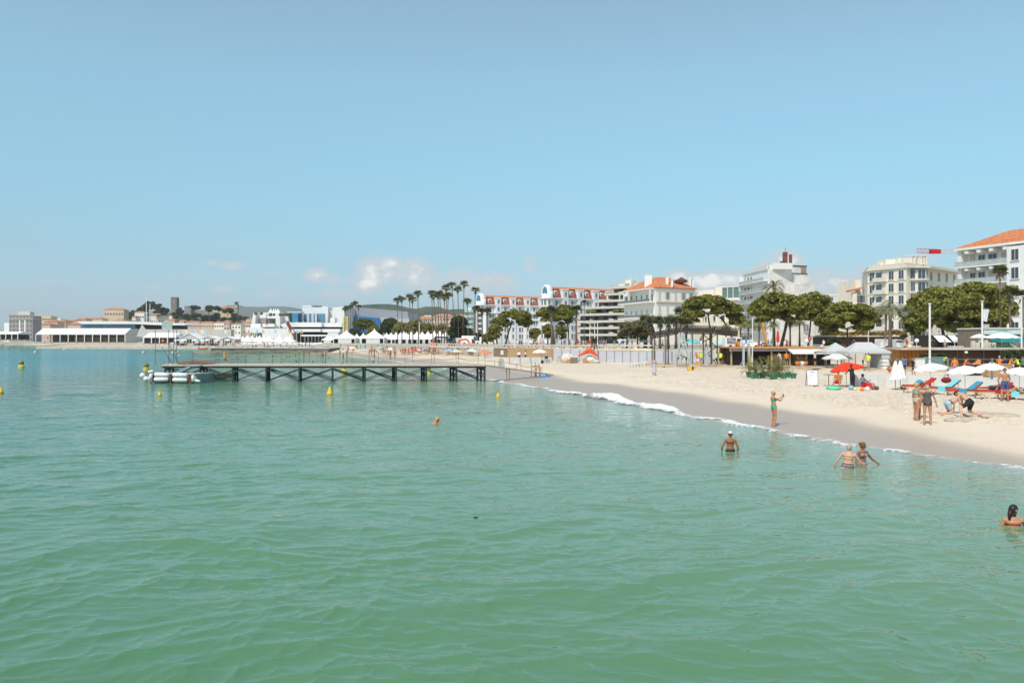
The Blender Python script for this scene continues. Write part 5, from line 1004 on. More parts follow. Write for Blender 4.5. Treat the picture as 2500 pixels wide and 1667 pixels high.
# float with fenders
FEN = C('white_fender', .72, .72, .69, rough=.45, var=.08, scale=3); dF = 73.5
fl = empty('floating_pontoon', (gx(420, dF), dF+1, 0), 0, 'grey mooring float hung with fat white fenders at the left pier end', 'float'); oF = Vector(fl.location)
def fb(mb, name, m, sm=False, parent=None): mb.v = [tuple(Vector(v)-oF) for v in mb.v]; return mb.build(name, m, parent or fl, sm)
mb = MB(); mb.prism([(gx(366, dF), dF+.1), (gx(480, dF), dF), (gx(500, dF), dF+2.4), (gx(375, dF), dF+2.6)], -.3, .78); fb(mb, 'hull', C('float_grey', .25, .29, .29, var=.3, scale=1))
mb = MB(); mb.prism([(gx(363, dF), dF), (gx(478, dF), dF-.1), (gx(502, dF), dF+2.5), (gx(372, dF), dF+2.7)], .782, .86); fb(mb, 'deck', C('float_deck', .38, .40, .38))
def fender(a, b, r): 
    a, b = Vector(a), Vector(b); mb = MB(); mb.tube([a, a+(b-a)*.06, a+(b-a)*.5, a+(b-a)*.94, b], [r*.35, r*.95, r*1.02, r*.95, r*.35], 12); fb(mb, 'fender', FEN, True)
yf = dF-.35
for pa, pb, y0, y1 in ((377, 413, 914, 916), (421, 458, 915, 916), (376, 412, 926, 926), (421, 458, 927, 928)): fender((gx(pa, yf), yf, gz(y0, yf)), (gx(pb, yf), yf, gz(y1, yf)), .21)
fender((gx(371, yf), yf-.1, gz(912, yf)), (gx(366, yf), yf-.1, gz(930, yf)), .15); fender((gx(472, yf), yf-.1, gz(915, yf)), (gx(473, yf), yf-.1, gz(932, yf)), .15); fender((gx(477, yf), yf-.1, gz(928, yf)), (gx(490, yf), yf-.1, gz(931, yf)), .12); fender((gx(358, yf), yf+.3, gz(908, yf)), (gx(371, yf), yf+.3, gz(907, yf)), .13)
for px, py in ((348, 917), (357, 925)): mb = MB(); mb.ball((gx(px, yf), yf, gz(py, yf)), .25, n=14, m_=9); fb(mb, 'ball_fender', FEN, True)
mb = MB(); mb.box(gx(415, yf), gx(419, yf), yf-.1, yf+.3, 0, .7); mb.box(gx(460, yf), gx(468, yf), yf, yf+.4, 0, .75); mb.box(gx(372, yf), gx(375, yf), yf, yf+.3, .1, .75); fb(mb, 'fender_bracket', C('rust_brown', 1, 1, 1))
for px in (349, 352): mb = MB(); mb.tube([(gx(px, dF), dF+.6, .2), (gx(px, dF), dF+.6, gz(884, dF))], .02, 5); fb(mb, 'mooring_pole', METAL)
# dinghy bow behind the piles
q = G(516, 927); bo = empty('rowing_boat', (q.x, q.y+2.5, 0), .1, 'cream rowing boat moored under the left part of the pier', 'boat')
mb = MB(); secs = []
for i, t in enumerate(np.linspace(0, 1, 8)):
    w = .62*math.sin(min(1, (1.02-t)*1.6)*math.pi/2); x = -.9+2.0*t; zt = .55+.2*t*t
    secs.append([(x, -w, zt), (x+.02, -w*.8, .12), (x, 0, -.12+.25*t*t), (x+.02, w*.8, .12), (x, w, zt)])
b_ = 0; vs = [p for s_ in secs for p in s_]; fs = [(i*5+k, i*5+k+1, (i+1)*5+k+1, (i+1)*5+k) for i in range(7) for k in range(4)] + [(4, 3, 2, 1, 0)]
mb.add(vs, fs); mb.build('hull', C('cream_hull', .50, .42, .31, var=.15), bo, True)
mb = MB(); mb.add([(-.9, -.6, .5), (.6, -.5, .58), (.6, .5, .58), (-.9, .6, .5)], [(0, 1, 2, 3)]); mb.build('cover', FRAME, bo)
# buoys
YB = C('yellow_buoy', .72, .46, .02, rough=.45, var=.12, scale=4); YC = C('dull_yellow_buoy', .58, .50, .10, rough=.6, var=.2)
def cone_buoy(label, px, py, h):
    q = G(px, py); e = empty('buoy', (q.x, q.y, 0), 0, label, 'buoy', 'yellow buoys'); r = h*.42
    mb = MB(); mb.lathe([(.02, h), (.04*h/.6, h*.97), (r*.55, h*.5), (r*.98, h*.16), (r, h*.08), (r*.9, -.02), (r*.5, -.14), (.02, -.2)], 18); mb.build('float_body', YB, e, True)
    mb = MB(); mb.lathe([(r*.55, -.25), (r*.5, -.02), (r*.9, .025), (r*.86, .06)], 14); mb.build('waterline_band', C('wet_yellow', .42, .27, .02), e)
    mb = MB(); mb.lathe([(.001, h+.05), (.03, h+.03), (.03, h-.02)], 8); mb.build('lifting_eye', DARKM, e)
cone_buoy('yellow cone buoy left of the other cones, in front of the float', 390, 965, .36); cone_buoy('largest yellow cone buoy in front of the pier middle', 805, 963, .56)
cone_buoy('yellow cone buoy nearest the beach, right of the pier', 1216, 969, .36); cone_buoy('yellow cone buoy cut by the left edge', 2, 959, .46)
def can_buoy(label, px, py, h):
    q = G(px, py); e = empty('buoy', (q.x, q.y, 0), 0, label, 'buoy', 'yellow buoys'); r = h*.33
    mb = MB(); mb.lathe([(.01, -.2), (r*1.2, -.15), (r*1.25, h*.3), (r*.9, h*.38), (r*.85, h*.95), (r*1.0, h), (.01, h)], 14); mb.build('float_body', YC, e)
    mb = MB(); mb.lathe([(r*.95, h*.62), (r*.97, h*.72), (r*.9, h*.8)], 14); mb.build('band', DARKM, e)
can_buoy('dull yellow can buoy at the far left', 52, 899, 1.0); can_buoy('dull yellow can buoy behind the float', 357, 906, .95); can_buoy('pale yellow can buoy seen between pier piles, left one', 840, 910, .95); can_buoy('pale yellow can buoy seen between pier piles, right one', 1046, 912, .9)
for i, (px, py, s) in enumerate(((86, 861, .45), (157, 855, .45), (234, 851, .45), (350, 862, .45), (427, 854, .5), (121, 847, .3), (434, 860, .35), (437, 869, .25))):
    q = G(px, py); e = empty('mooring_ball', (q.x, q.y, 0), 0, 'small pale mooring ball, ' + ('lowest at the far left', 'second from the left', 'third from the left', 'left of the pole frame', 'right of the pole frame below the pontoon', 'tiny one near the far left beach', 'beside the pole frame', 'smallest one right of the frame')[i], 'buoy', 'mooring balls'); mb = MB(); mb.ball((0, 0, s*.3), s, n=10, m_=7); mb.build('ball', C('cream_buoy', .62, .55, .38), e, True); mb = MB(); mb.tube([(0, 0, s*1.1), (0, 0, s*1.6)], .06, 5); mb.build('ring_post', DARKM, e)
# jetty wall, marina pontoons, boats
jt = B('stone_jetty', 'low dark-faced concrete jetty behind the left half of the pier', 'jetty', P(515, 244), 0)
mb = MB(); mb.prism([(gx(515, 244), 244), (gx(802, 232), 232), (gx(830, 262), 262), (gx(515, 262), 262)], -2, 1.3); jt.part(mb, 'wall', mat('seaweed_concrete', (.14, .15, .135), rough=.9, var=.35, scale=.5)); mb = MB(); mb.prism([(gx(514, 243.8), 243.7), (gx(803, 231.8), 231.8), (gx(832, 263), 263), (gx(514, 262.4), 262.4)], 1.3, 1.5); jt.part(mb, 'coping', CONC)
for i, (pa, pb, d, lb_) in enumerate(((282, 345, 350, 'left dark floating dock with white posts'), (345, 412, 352, 'dark floating dock beside the grey dinghies'), (425, 478, 352, 'floating dock left of the orange inflatable'))):
    g = B('floating_dock', lb_, 'dock', P(pa, d), 0, 'floating docks on the far quay'); mb = MB(); mb.box(gx(pa, d), gx(pb, d), d, d+3.4, -.3, .5); g.part(mb, 'hull', DARKM); mb = MB(); mb.box(gx(pa, d)-.1, gx(pb, d)+.1, d-.1, d+3.5, .5, .75); g.part(mb, 'deck', PLANK)
def dinghy(label, px, py, L, m, cat='boat', grp=None, rz=0):
    q = G(px, py); e = empty('dinghy', (q.x, q.y, 0), rz, label, cat, grp)
    mb = MB(); 
    for s in (-1, 1): mb.tube([(-L/2, s*.75, .35), (L*.25, s*.75, .38), (L/2, 0, .65)], [.3, .3, .22], 8)
    mb.build('hull', m, e, True); mb = MB(); mb.box(-L/2+.1, L*.3, -.6, .6, .1, .3); mb.build('floor', DARKM, e); mb = MB(); mb.cbox((-L/2-.1, 0, .7), .35, .3, .7); mb.build('outboard_motor', DARKM, e)
dinghy('bright orange inflatable boat moored at the far quay', 497, 853, 3.6, C('orange_rubber', .80, .16, .02)); dinghy('grey inflatable dinghy moored left of the pole frame', 368, 850, 4, C('grey_rubber', .25, .25, .26)); dinghy('second grey dinghy just behind the pole frame', 398, 851, 3.4, C('grey_rubber', 1, 1, 1))
for px, d, yt, yb, lb_ in ((357.5, 640, 721, 800, 'tall white yacht mast rising behind the pavilion'), (366, 650, 741, 800, 'shorter white yacht mast right of the tall one')):
    e = empty('yacht_mast', (gx(px, d), d, ZP), 0, lb_, 'mast', 'yacht masts'); mb = MB(); mb.tube([(0, 0, 0), (0, 0, gz(yt, d)-ZP)], [.45, .25], 6); mb.build('spar', FRAME, e); mb = MB(); mb.bar((-2.5, 0, (gz(yt, d)-ZP)*.62), (2.5, 0, (gz(yt, d)-ZP)*.62), .2); mb.build('spreader', FRAME, e)
sl2 = MB(); sl2.add([(0, 0, 0), (3.2, 0, 7), (6.2, .5, 2.6), (4.6, .5, -.6)], [(0, 1, 2, 3)]); o = sl2.build('canvas_sail', CANVG, raw=True, label='grey slanted canvas sheet propped between the two long marquees', cat='canvas'); o.location = (gx(333, 470), 470, gz(821, 470))
fcol = [C('sky_blue_flag', .30, .50, .75), C('tan_flag', .58, .38, .18), C('white_flag', .7, .7, .68)]
for i, px in enumerate((431, 438, 452, 470, 481, 491, 503, 511, 548, 572, 605, 617, 626, 640, 658, 670, 704, 712, 724, 734)):
    d = 405; e = empty('flag', (gx(px, d), d, 1), 0, ORD[min(i, 19)] + ' ' + ('light blue', 'tan', 'whitish')[i % 3] + ' flag from the left behind the far tents', 'flag', 'flags behind the far tents')
    h_ = gz(804, d)-1; mb = MB(); mb.tube([(0, 0, 0), (0, 0, h_)], .09, 5); mb.build('flagpole', FRAME, e); mb = MB(); mb.add([(0, 0, h_), (.8, .2, h_-.5), (1.3, 0, h_-2.1), (.1, 0, h_-1.6)], [(0, 1, 2, 3)]); mb.build('cloth', fcol[i % 3], e, raw=True)
# ---- rocks at far left
for i, (px, w, h_) in enumerate(((6, 9, 1.9), (20, 8, 1.6), (33, 7, 1.2), (44, 4, .7))):
    q = G(px, 843); mb = MB(); rs_ = random.Random(i); mb.ball((0, 0, .2), w*.25+1, 2.5, h_, n=9, m_=6); mb.v = [(x*rs_.uniform(.8, 1.2), y, z*rs_.uniform(.8, 1.2)) for x, y, z in mb.v]; o = mb.build('rock', C('pale_rock', .42, .33, .25, var=.3), label=('largest', 'second', 'third', 'smallest')[i] + ' pale boulder on the shore at the far left edge', cat='rock', group='boulders at the far left'); o.location = (q.x, q.y, 0)

# ------------------------------------------------------------------ parasols
PW_ = C('white_parasol', .78, .77, .74, rough=.8, var=.03)
def parasol(label, px, d, ztop, w, zb, m=PW_, grp=None, tilt=0.0, tdir=0.0, drop=.22, name='parasol', n=8, scallop=.1, x=None):
    x = gx(px, d) if x is None else x; e = empty(name, (x, d, zb), 0, label, 'parasol', grp); r = w/2; h = ztop-zb
    T = Matrix.Translation((0, 0, h-r*drop*2)) @ Matrix.Rotation(tdir, 4, 'Z') @ Matrix.Rotation(tilt, 4, 'Y')
    mb = MB(); N_ = n*4; b = 0; vs = [T @ Vector((0, 0, r*drop*2))]
    prof = ((.35, .78), (.7, .42), (1.0, 0))
    for f, z_ in prof:
        for k in range(N_):
            a = 2*math.pi*k/N_; sg = abs(math.sin(a*n/2)); rr_ = r*f*(1-.03*sg); vs.append(T @ Vector((rr_*math.cos(a), rr_*math.sin(a), r*drop*2*z_ - .0*sg)))
    for k in range(N_):
        a = 2*math.pi*k/N_; sg = abs(math.sin(a*n/2)); vs.append(T @ Vector((r*.985*math.cos(a), r*.985*math.sin(a), -scallop*(.5+.5*sg))))
    fs = [(0, 1+k, 1+(k+1) % N_) for k in range(N_)]
    for q in range(3): fs += [(1+q*N_+k, 1+(q+1)*N_+k, 1+(q+1)*N_+(k+1) % N_, 1+q*N_+(k+1) % N_) for k in range(N_)]
    mb.add(vs, fs); cn = mb.build('canopy', m, e, raw=True)
    mb = MB(); mb.tube([(0, 0, 0), (0, 0, h-r*drop*2-.05), tuple(T @ Vector((0, 0, r*drop*2+.06)))], .02 if w < 4 else .05, 6); mb.build('pole', FRAME if m is PW_ else METAL, e)
    if d < 130:
        mb = MB()
        for k in range(n): a = 2*math.pi*k/n; mb.tube([T @ Vector((0, 0, r*drop*1.2)), T @ Vector((r*.96*math.cos(a), r*.96*math.sin(a), .0))], .01, 4)
        mb.build('ribs', METAL, e)
    return e
for i, px in enumerate((432, 445, 450, 475, 494, 506, 531, 556)):
    parasol(ORD[i] + ' white parasol from the left before the gabled tents', px, 375, gz(828, 375), 2.9, .86, grp='white parasols before the gabled tents')
for i, px in enumerate(np.linspace(585, 782, 17)):
    parasol(ORD[i] + ' white parasol from the left in the low row on the jetty', px, 300+4*(i % 3), gz(837 if i % 4 else 835.5, 305), 2.6, .9, C('orange_parasol', .80, .12, .03) if i == 0 and 0 else PW_, grp='low row of white parasols on the jetty', drop=.17)
parasol('red-orange parasol among white ones on the jetty', 583, 296, gz(836, 296), 1.6, .9, C('red_parasol', .72, .045, .015))
FBP = [(844, 846, 225, 1.9, 'grey', (.45, .44, .42)), (861, 846, 225, 2.4, 'cream', (.68, .60, .45)), (885, 845, 220, 1.8, 'turquoise', (.10, .50, .48)), (928, 846, 215, 1.7, 'pale aqua', (.35, .55, .50)), (955, 849, 200, 2.4, 'white', (.7, .7, .66)), (1000, 853, 178, 2.2, 'salmon', (.70, .25, .16)), (1012, 853, 176, 1.6, 'red', (.6, .06, .05)), (1030, 851, 182, 2.2, 'white and pink', (.70, .50, .52)), (1040, 853, 178, 1.5, 'navy', (.05, .08, .20)), (1092, 850, 178, 1.6, 'purple', (.35, .20, .45)), (1097, 853, 170, 1.8, 'light blue', (.35, .50, .65)), (1108, 851, 174, 1.8, 'lavender', (.50, .48, .60)), (1116, 854, 165, 2.0, 'mint', (.50, .62, .52)), (1153, 852, 162, 2.1, 'white-blue', (.62, .66, .72)), (1183, 855, 150, 2.0, 'orange', (.70, .20, .07)), (1190, 857, 146, 1.4, 'small orange', (.70, .22, .09))]
for px, py, d, w, nm, c in FBP: parasol(nm + ' parasol on the crowded far beach', px, d, gz(py-1, d), w*1.15, .7, mat(nm.replace(' ', '_')+'_parasol', c, var=.03), grp='coloured parasols on the far beach', tilt=.1)
parasol('lone white parasol beside the chairs near the two men in white shirts', 1318, 122, gz(852, 122), 2.2, .7)
parasol('white scalloped parasol standing before the grey gazebo', 2044, 88, gz(862.5, 88), 3.2, .7, C('off_white_parasol', .62, .61, .58), drop=.16, scallop=.16)
parasol('tilted bright red parasol over the seated beach group', 2066, 56, gz(884, 56), 2.15, .7, C('scarlet_parasol', .76, .045, .012, rough=.7, var=.05), tilt=-.2, drop=.2, scallop=.12)
for px, d, yt, w, tl, lb_ in ((2272, 58, 886, 2.3, -.14, 'white parasol above the loungers with dark red bags'), (2356, 52, 892, 2.25, -.10, 'white parasol over the blue-towel lounger'), (2418, 60, 886, 2.3, -.02, 'white parasol left of the man in patterned trunks'), (2489, 52, 896, 2.2, 0, 'white parasol at the right edge over a sunbather')):
    parasol(lb_, px, d, gz(yt, d), w, .7, grp='white beach parasols over the loungers', tilt=tl, drop=.17, scallop=.12)
parasol('white square parasol on the restaurant terrace, left one', 2391, 104, gz(815, 104), 2.2, ZP, drop=.2); parasol('wide white parasol on the restaurant terrace, right one', 2446, 101, gz(811, 101), 4.2, ZP, drop=.16)
for i, (px, py, w, nm, c, d) in enumerate(((1688+1, 826, 3.6, 'turquoise', (.12, .52, .52), 150), (1763, 826, 3.4, 'pale aqua', (.35, .62, .62), 150), (1521, 824, 2.4, 'white', (.7, .7, .68), 155), (1570, 828, 2.2, 'pale grey', (.55, .56, .54), 155))): parasol(nm + ' café parasol on the promenade', px, d, gz(py, d), w, ZP, mat(nm.replace(' ', '_')+'_cafe', c, var=.03), grp='café parasols on the promenade')
for i, px in enumerate((2186, 2198)):
    d = 52.5+i*.8; e = empty('closed_parasol', (gx(px, d), d, sz(gx(px, d), d)), 0, 'closed white parasol standing in the sand, ' + ('left' if i == 0 else 'right') + ' of the pair', 'parasol', 'closed parasols'); zt = gz(880, d)-.7; z0 = gz(925-3*i, d)-.7
    mb = MB(); vs = []; 
    for r_, z_ in ((.34, z0), (.30, z0+.1), (.2, (z0+zt)/2), (.05, zt)): mb.lathe([(r_, z_), (r_, z_+.001)], 12) if 0 else None; vs.append((r_, z_))
    mb.lathe(vs, 14); mb.v = [(x*(1+.12*math.cos(7*math.atan2(y, x))), y*(1+.12*math.cos(7*math.atan2(y, x))), z) for x, y, z in mb.v]; mb.build('folded_canopy', PW_, e); mb = MB(); mb.tube([(0, 0, -.1), (0, 0, zt+.05)], .022, 6); mb.build('pole', METAL, e)
# ------------------------------------------------------------------ sea wall dressing, fences, stage, pavilions
WOOD = C('raw_wood', .46, .33, .20, var=.2, scale=3); PLY = C('orange_wood', .55, .22, .06, rough=.7, var=.15, scale=2); LIL = C('lilac_fence_sheet', .46, .46, .50, rough=.8, var=.06, scale=.5)
def wallpt(px):      # point on the wall line seen at a photo column
    k = (px-1250)/FP
    for (x1, y1), (x2, y2) in zip(WALL[:-1], WALL[1:]):
        den = (x2-x1) - k*(y2-y1)
        if abs(den) < 1e-9: continue
        t = (k*y1 - x1)/den
        if -1e-6 <= t <= 1+1e-6 and y1+t*(y2-y1) > 0: return Vector((x1+t*(x2-x1), y1+t*(y2-y1), 0))
def span(name, label, cat, pa, pb, z0, z1, m, th=.15, off=.05, grp=None, z=0):
    a, b = wallpt(pa), wallpt(pb); m4, L = frame(a, b); g = B(name, label, cat, a, z0, grp); mb = MB(); mb.box(0, L, -off-th, -off, z0, z1, m4); g.part(mb, 'panel' if 'wall' not in name else 'wall', m); return g, m4, L
bl = B('balustrade', 'cream stone balustrade along the top of the sea wall', 'balustrade', wallpt(1250), ZP)
pts = [wallpt(px) for px in (1050, 1130, 1200, 1300, 1380)] + [Vector((20, 135, 0)), wallpt(1600)]
for a, b in zip(pts[:-1], pts[1:]):
    m4, L = frame(a, b); mb = MB(); mb.box(0, L, -.12, .25, ZP+.55, ZP+.75, m4); mb.box(0, L, -.14, .27, ZP-.25, ZP+.12, m4); bl.part(mb, 'coping', C('cream_stone', .66, .58, .46, var=.08)); mb = MB()
    for k in range(int(L/2.2)): mb = MB(); mb.box(k*2.2, k*2.2+.7, -.02, .15, ZP+.121, ZP+.549, m4); bl.part(mb, 'baluster', C('cream_stone', 1, 1, 1))
g, m4, L = span('steel_door', 'brown double metal door with a white notice in the sea wall', 'door', 1208, 1240, .6, 2.35, C('brown_metal', .22, .16, .12, var=.2), grp=None)
mb = MB(); mb.box(L*.55, L*.75, -.26, -.205, 1.1, 1.9, m4); g.part(mb, 'notice', FRAME)
span('plywood_hoarding', 'tan plywood hoarding on the sea wall behind the white parasol', 'hoarding', 1241, 1352, .6, 2.45, C('tan_ply', .42, .27, .14, var=.12, scale=.6))
span('concrete_panel', 'pale concrete end panel of the sea wall left of the metal door', 'wall', 1162, 1207, .6, 2.2, CONC)
def fence(label, pa, da, pb, db, z0, h, m, n, post=METAL, name='site_fence', cat='fence', grp=None):
    a, b = P(pa, da), P(pb, db); m4, L = frame(a, b); g = B(name, label, cat, a, z0, grp); mb = MB(); mb.box(0, L, 0, .03, z0, z0+h, m4); g.part(mb, 'sheet', m)
    for i in range(n+1): mb = MB(); x = min(L-.06, L*i/n); mb.box(x, x+.06, -.06, -.01, z0-.3, z0+h+.08, m4); g.part(mb, 'post', post)
    return g, m4, L
fence('tall lilac-grey sheeted site fence running behind the beach', 1350, 121, 1460, 116, .65, 1.75, LIL, 5); fence('second stretch of lilac-grey sheeted fence left of the truss stage', 1461, 116, 1640, 112, .65, 1.6, C('lilac_fence_sheet', 1, 1, 1), 9)
fence('lilac fence stretch behind the grey A-frame', 1641, 112, 1800, 108, .65, 1.5, LIL, 7)
fence('low pale sheet barrier beside the two men in white shirts', 1243, 112, 1348, 112, .65, .85, C('pale_sheet', .55, .53, .52), 4)
# heap of covers
q = P(1400, 113); hp = empty('tarp_heap', (q.x, q.y, .7), 0, 'heap of crumpled white tarpaulins and furniture on the sand', 'tarps')
rs_ = random.Random(4)
for i, (px, w, h_, m_) in enumerate(((1387, 1.6, 1.35, CANV), (1398, 1.4, 1.0, CANV), (1442, 1.5, 1.0, CANV), (1454, 1.1, .55, CANV))):
    mb = MB(); mb.ball((gx(px, 113)-q.x, 0, h_*.35), w*.62, .8, h_*.6, n=16, m_=10); mb.v = [(x+rs_.uniform(-.07, .07), y+rs_.uniform(-.07, .07), max(0, z+rs_.uniform(-.09, .09))) for x, y, z in mb.v]; mb.build('tarpaulin', C('dirty_white_tarp', .62, .57, .49, var=.15), hp)
for px in (1383, 1422): mb = MB(); mb.box(gx(px, 113)-q.x, gx(px, 113)-q.x+.5, -.95, -.5, 0, .55); mb.build('wooden_chair', PLY, hp)
mb = MB(); mb.box(gx(1391, 113)-q.x, gx(1409, 113)-q.x, -1.0, -.4, .05, .75); mb.build('bench', C('dim_wall', 1, 1, 1), hp)
mb = MB()
for a_, b_, r_ in (((-1.2, 0, .1), (.4, 0, .65), .22), ((-.2, -.2, .8), (1.6, 0, .05), .2), ((-.5, 0, .5), (.7, 0, .9), .3), ((0, .1, .9), (1.2, 0, .5), .22)): mb.tube([a_, (Vector(a_)+Vector(b_))/2+Vector((0, 0, .08)), b_], [r_*.5, r_, r_*.6], 9)
o = mb.build('folded_parasols', C('orange_red_cloth', .80, .10, .02), label='pile of folded bright orange parasols on top of the white tarps', cat='parasols'); o.location = (gx(1433, 112.4), 112.4, gz(870, 112.4))
for i, (px, lb_) in enumerate(((1336, 'thin dark folding chair left of the wooden one on the sand'), (1364, 'tan wooden chair standing alone before the lilac fence'))):
    e = empty('chair', (gx(px, 111), 111, .72), .5-i, lb_, 'chair'); m_ = WOOD if i else DARKM
    for x_ in (-.22, .22):
        for y_ in (-.2, .2): mb = MB(); mb.bar((x_, y_, 0), (x_, y_, .45 if y_ < 0 else .95), .04); mb.build('leg', m_, e)
    mb = MB(); mb.box(-.25, .25, -.22, .22, .43, .47); mb.build('seat', m_, e); mb = MB(); mb.box(-.25, .25, .2, .24, .6, .92); mb.build('backrest', m_, e)
o = MB(); o.ball((0, 0, .2), .22, .18, .26, n=8, m_=6); o = o.build('backpack', DARKM, label='black rucksack on the sand by the dark folding chair', cat='bag'); o.location = (gx(1324, 110.5), 110.5, .7)
o = MB(); o.prism([(-.42, 0), (-.3, 1.0), (0, 1.25), (.3, 1.0), (.42, 0)], 0, .08, xz=True); o = o.build('rounded_board', C('grey_green_board', .38, .42, .40), label='rounded grey board standing in the sand right of the pier end', cat='board'); o.location = (gx(1224, 95), 95, .6)
for i, px in enumerate((1545, 1553, 1561, 1569)):
    e = empty('steel_lounger', (gx(px, 96), 96, .75), .1, ORD[i] + ' bare steel lounger from the left in the stack by the fence', 'lounger', 'stacked steel loungers'); mb = MB(); mb.bar((-.45, 0, .1), (.5, 0, .35+.08*i), .5, .05); mb.build('frame', FRAME, e)
    for x_ in (-.4, .35): mb = MB(); mb.bar((x_, -.2, 0), (x_, -.2, .3), .05); mb.build('leg', METAL, e)
# stage truss
TR = C('dark_truss', .05, .038, .03, rough=.7, var=.3)
def lattice(mb, a, b, w, h, n, r=.025):
    a, b = Vector(a), Vector(b); u = (b-a).normalized(); s = u.cross(Vector((0, 0, 1))) if abs(u.z) < .9 else Vector((1, 0, 0)); s = s.normalized()*w/2; t = u.cross(s).normalized()*h/2
    cs = [s+t, s-t, -s-t, -s+t]
    for c in cs: mb.bar(a+c, b+c, r*2)
    for i in range(n):
        p, q_ = a+(b-a)*i/n, a+(b-a)*(i+1)/n
        for k in range(4): mb.bar(p+cs[k], q_+cs[(k+1) % 4], r*1.4); mb.bar(p+cs[k], p+cs[(k+1) % 4], r*1.4)
    return mb
st = B('stage_truss', 'dark lattice truss bridge under construction on scaffold legs', 'truss', P(1690, 100), .7)
dS = 101
def Q(px, py, d=dS): return (gx(px, d), d, gz(py, d))
for (a_, b_, h_, n_) in (((1588, 820), (1660, 806), .7, 16), ((1662, 805), (1745, 806), .95, 22), ((1746, 806), (1800, 812), .95, 14)):
    mb = MB(); lattice(mb, Q(*a_), Q(*b_), .9, h_, n_, .035); st.part(mb, 'truss_beam', TR)
    mb = MB(); 
    for k in range(n_*2): t = k/(n_*2); x = a_[0]+(b_[0]-a_[0])*t; y = a_[1]+(b_[1]-a_[1])*t; mb.box(gx(x, dS), gx(x, dS)+.07, dS-.5, dS-.46, gz(y+8, dS), gz(y-6, dS))
    st.part(mb, 'slat', TR)
mb = MB(); 
for y in (798, 801.5): mb.bar(Q(1668, y), Q(1745, y-2), .04); mb.bar(Q(1745, y-2), Q(1800, y+5), .04)
st.part(mb, 'handrail', TR)
for px, yt, w in ((1595, 820, .32), (1628, 815, .42)): mb = MB(); lattice(mb, Q(px, 889), Q(px, yt), w, w, 14, .02); st.part(mb, 'scaffold_leg', TR)
for px in (1717, 1736, 1751): mb = MB(); mb.bar(Q(px, 893), Q(px, 812), .12); st.part(mb, 'scaffold_leg', TR)
mb = MB()
for (a_, b_) in (((1717, 835), (1751, 815)), ((1717, 815), (1751, 850)), ((1717, 870), (1751, 845)), ((1717, 850), (1751, 890)), ((1730, 893), (1751, 872))): mb.bar(Q(*a_), Q(*b_), .09)
st.part(mb, 'cross_brace', TR)
for px, yt, w in ((1690.5, 814, .17), (1738, 814, .12)): mb = MB(); mb.bar(Q(px, 888), Q(px, yt), w); st.part(mb, 'grey_post', METAL)
mb = MB(); mb.box(gx(1720, dS), gx(1727, dS), dS-.4, dS, gz(894, dS), gz(853, dS)); st.part(mb, 'grey_pillar', C('pale_steel', .42, .45, .46))
mb = MB(); mb.add([Q(1753, 812), Q(1790, 815.5), Q(1790, 822), Q(1753, 816)], [(0, 1, 2, 3)]); st.part(mb, 'sheet', C('pale_sheet', 1, 1, 1))
af = B('steel_a_frame', 'pale grey steel A-frame standing before the dark truss', 'frame', P(1666, 98), .7); dA = 98
for (a_, b_, w) in (((1646, 893), (1666, 812), .3), ((1686, 893), (1667, 812), .24), ((1657, 890), (1659, 812), .14)): mb = MB(); mb.bar(Q(*a_, dA), Q(*b_, dA), w, .2); af.part(mb, 'leg', C('pale_steel', 1, 1, 1))
mb = MB(); mb.bar(Q(1656, 854, dA), Q(1676, 854, dA), .1); mb.bar(Q(1652, 872, dA), Q(1680, 872, dA), .08); af.part(mb, 'crossbar', C('pale_steel', 1, 1, 1))
sc = B('scaffold_tower', 'dense dark scaffold grid right of the truss stage', 'scaffold', P(1785, 97), .7); mb = MB(); dC = 97
for px in np.arange(1776, 1813, 4.5): mb.bar(Q(px, 893, dC), Q(px, 850, dC), .05); mb.bar(Q(px, 893, dC+1), Q(px, 850, dC+1), .05)
for py in np.arange(851, 893, 5): mb.bar(Q(1776, py, dC), Q(1812, py, dC), .05); mb.bar(Q(1776, py, dC+1), Q(1812, py, dC+1), .06)
sc.part(mb, 'tube_grid', TR); mb = MB(); mb.box(gx(1790, 99), gx(1812, 99), 99, 99.2, .8, 2.7); sc.part(mb, 'dark_mesh', DARKM)
gt = B('steel_gate_posts', 'pair of pale steel posts joined on top, left of the potted plants', 'gate', P(1818, 92), .7)
for px in (1816, 1829): mb = MB(); mb.box(gx(px-2.2, 92), gx(px+2.2, 92), 92, 92.3, .6, gz(839, 92)); gt.part(mb, 'post', C('pale_steel', 1, 1, 1))
mb = MB(); mb.bar(Q(1816, 838, 92), Q(1829, 838, 92), .12); mb.bar(Q(1806, 893, 92), Q(1815, 878, 92), .05); gt.part(mb, 'crossbar', C('pale_steel', 1, 1, 1))
def prop(name, label, cat, parts, loc, rz=0, grp=None):
    e = empty(name, loc, rz, label, cat, grp)
    for nm, mb, m in parts: mb.build(nm, m, e)
    return e
q = G(1685, 904, .7); prop('equipment_case', 'yellow equipment case with dark open side on the sand', 'case', [('shell', MB().box(-.3, .12, -.25, .25, 0, .42), C('yellow_plastic', .75, .42, .02)), ('dark_side', MB().box(.121, .32, -.24, .24, .02, .4), DARKM)], q)
q = G(1703, 903, .7); e = empty('survey_tripod', q, 0, 'yellow survey tripod next to the yellow case', 'tripod')
for an in (0, 2.1, 4.2): mb = MB(); mb.bar((.4*math.cos(an), .4*math.sin(an), 0), (0, 0, .95), .05); mb.build('leg', C('yellow_plastic', 1, 1, 1), e)
mb = MB(); mb.box(-.12, .12, -.1, .1, .95, 1.15); mb.build('instrument', FRAME, e)
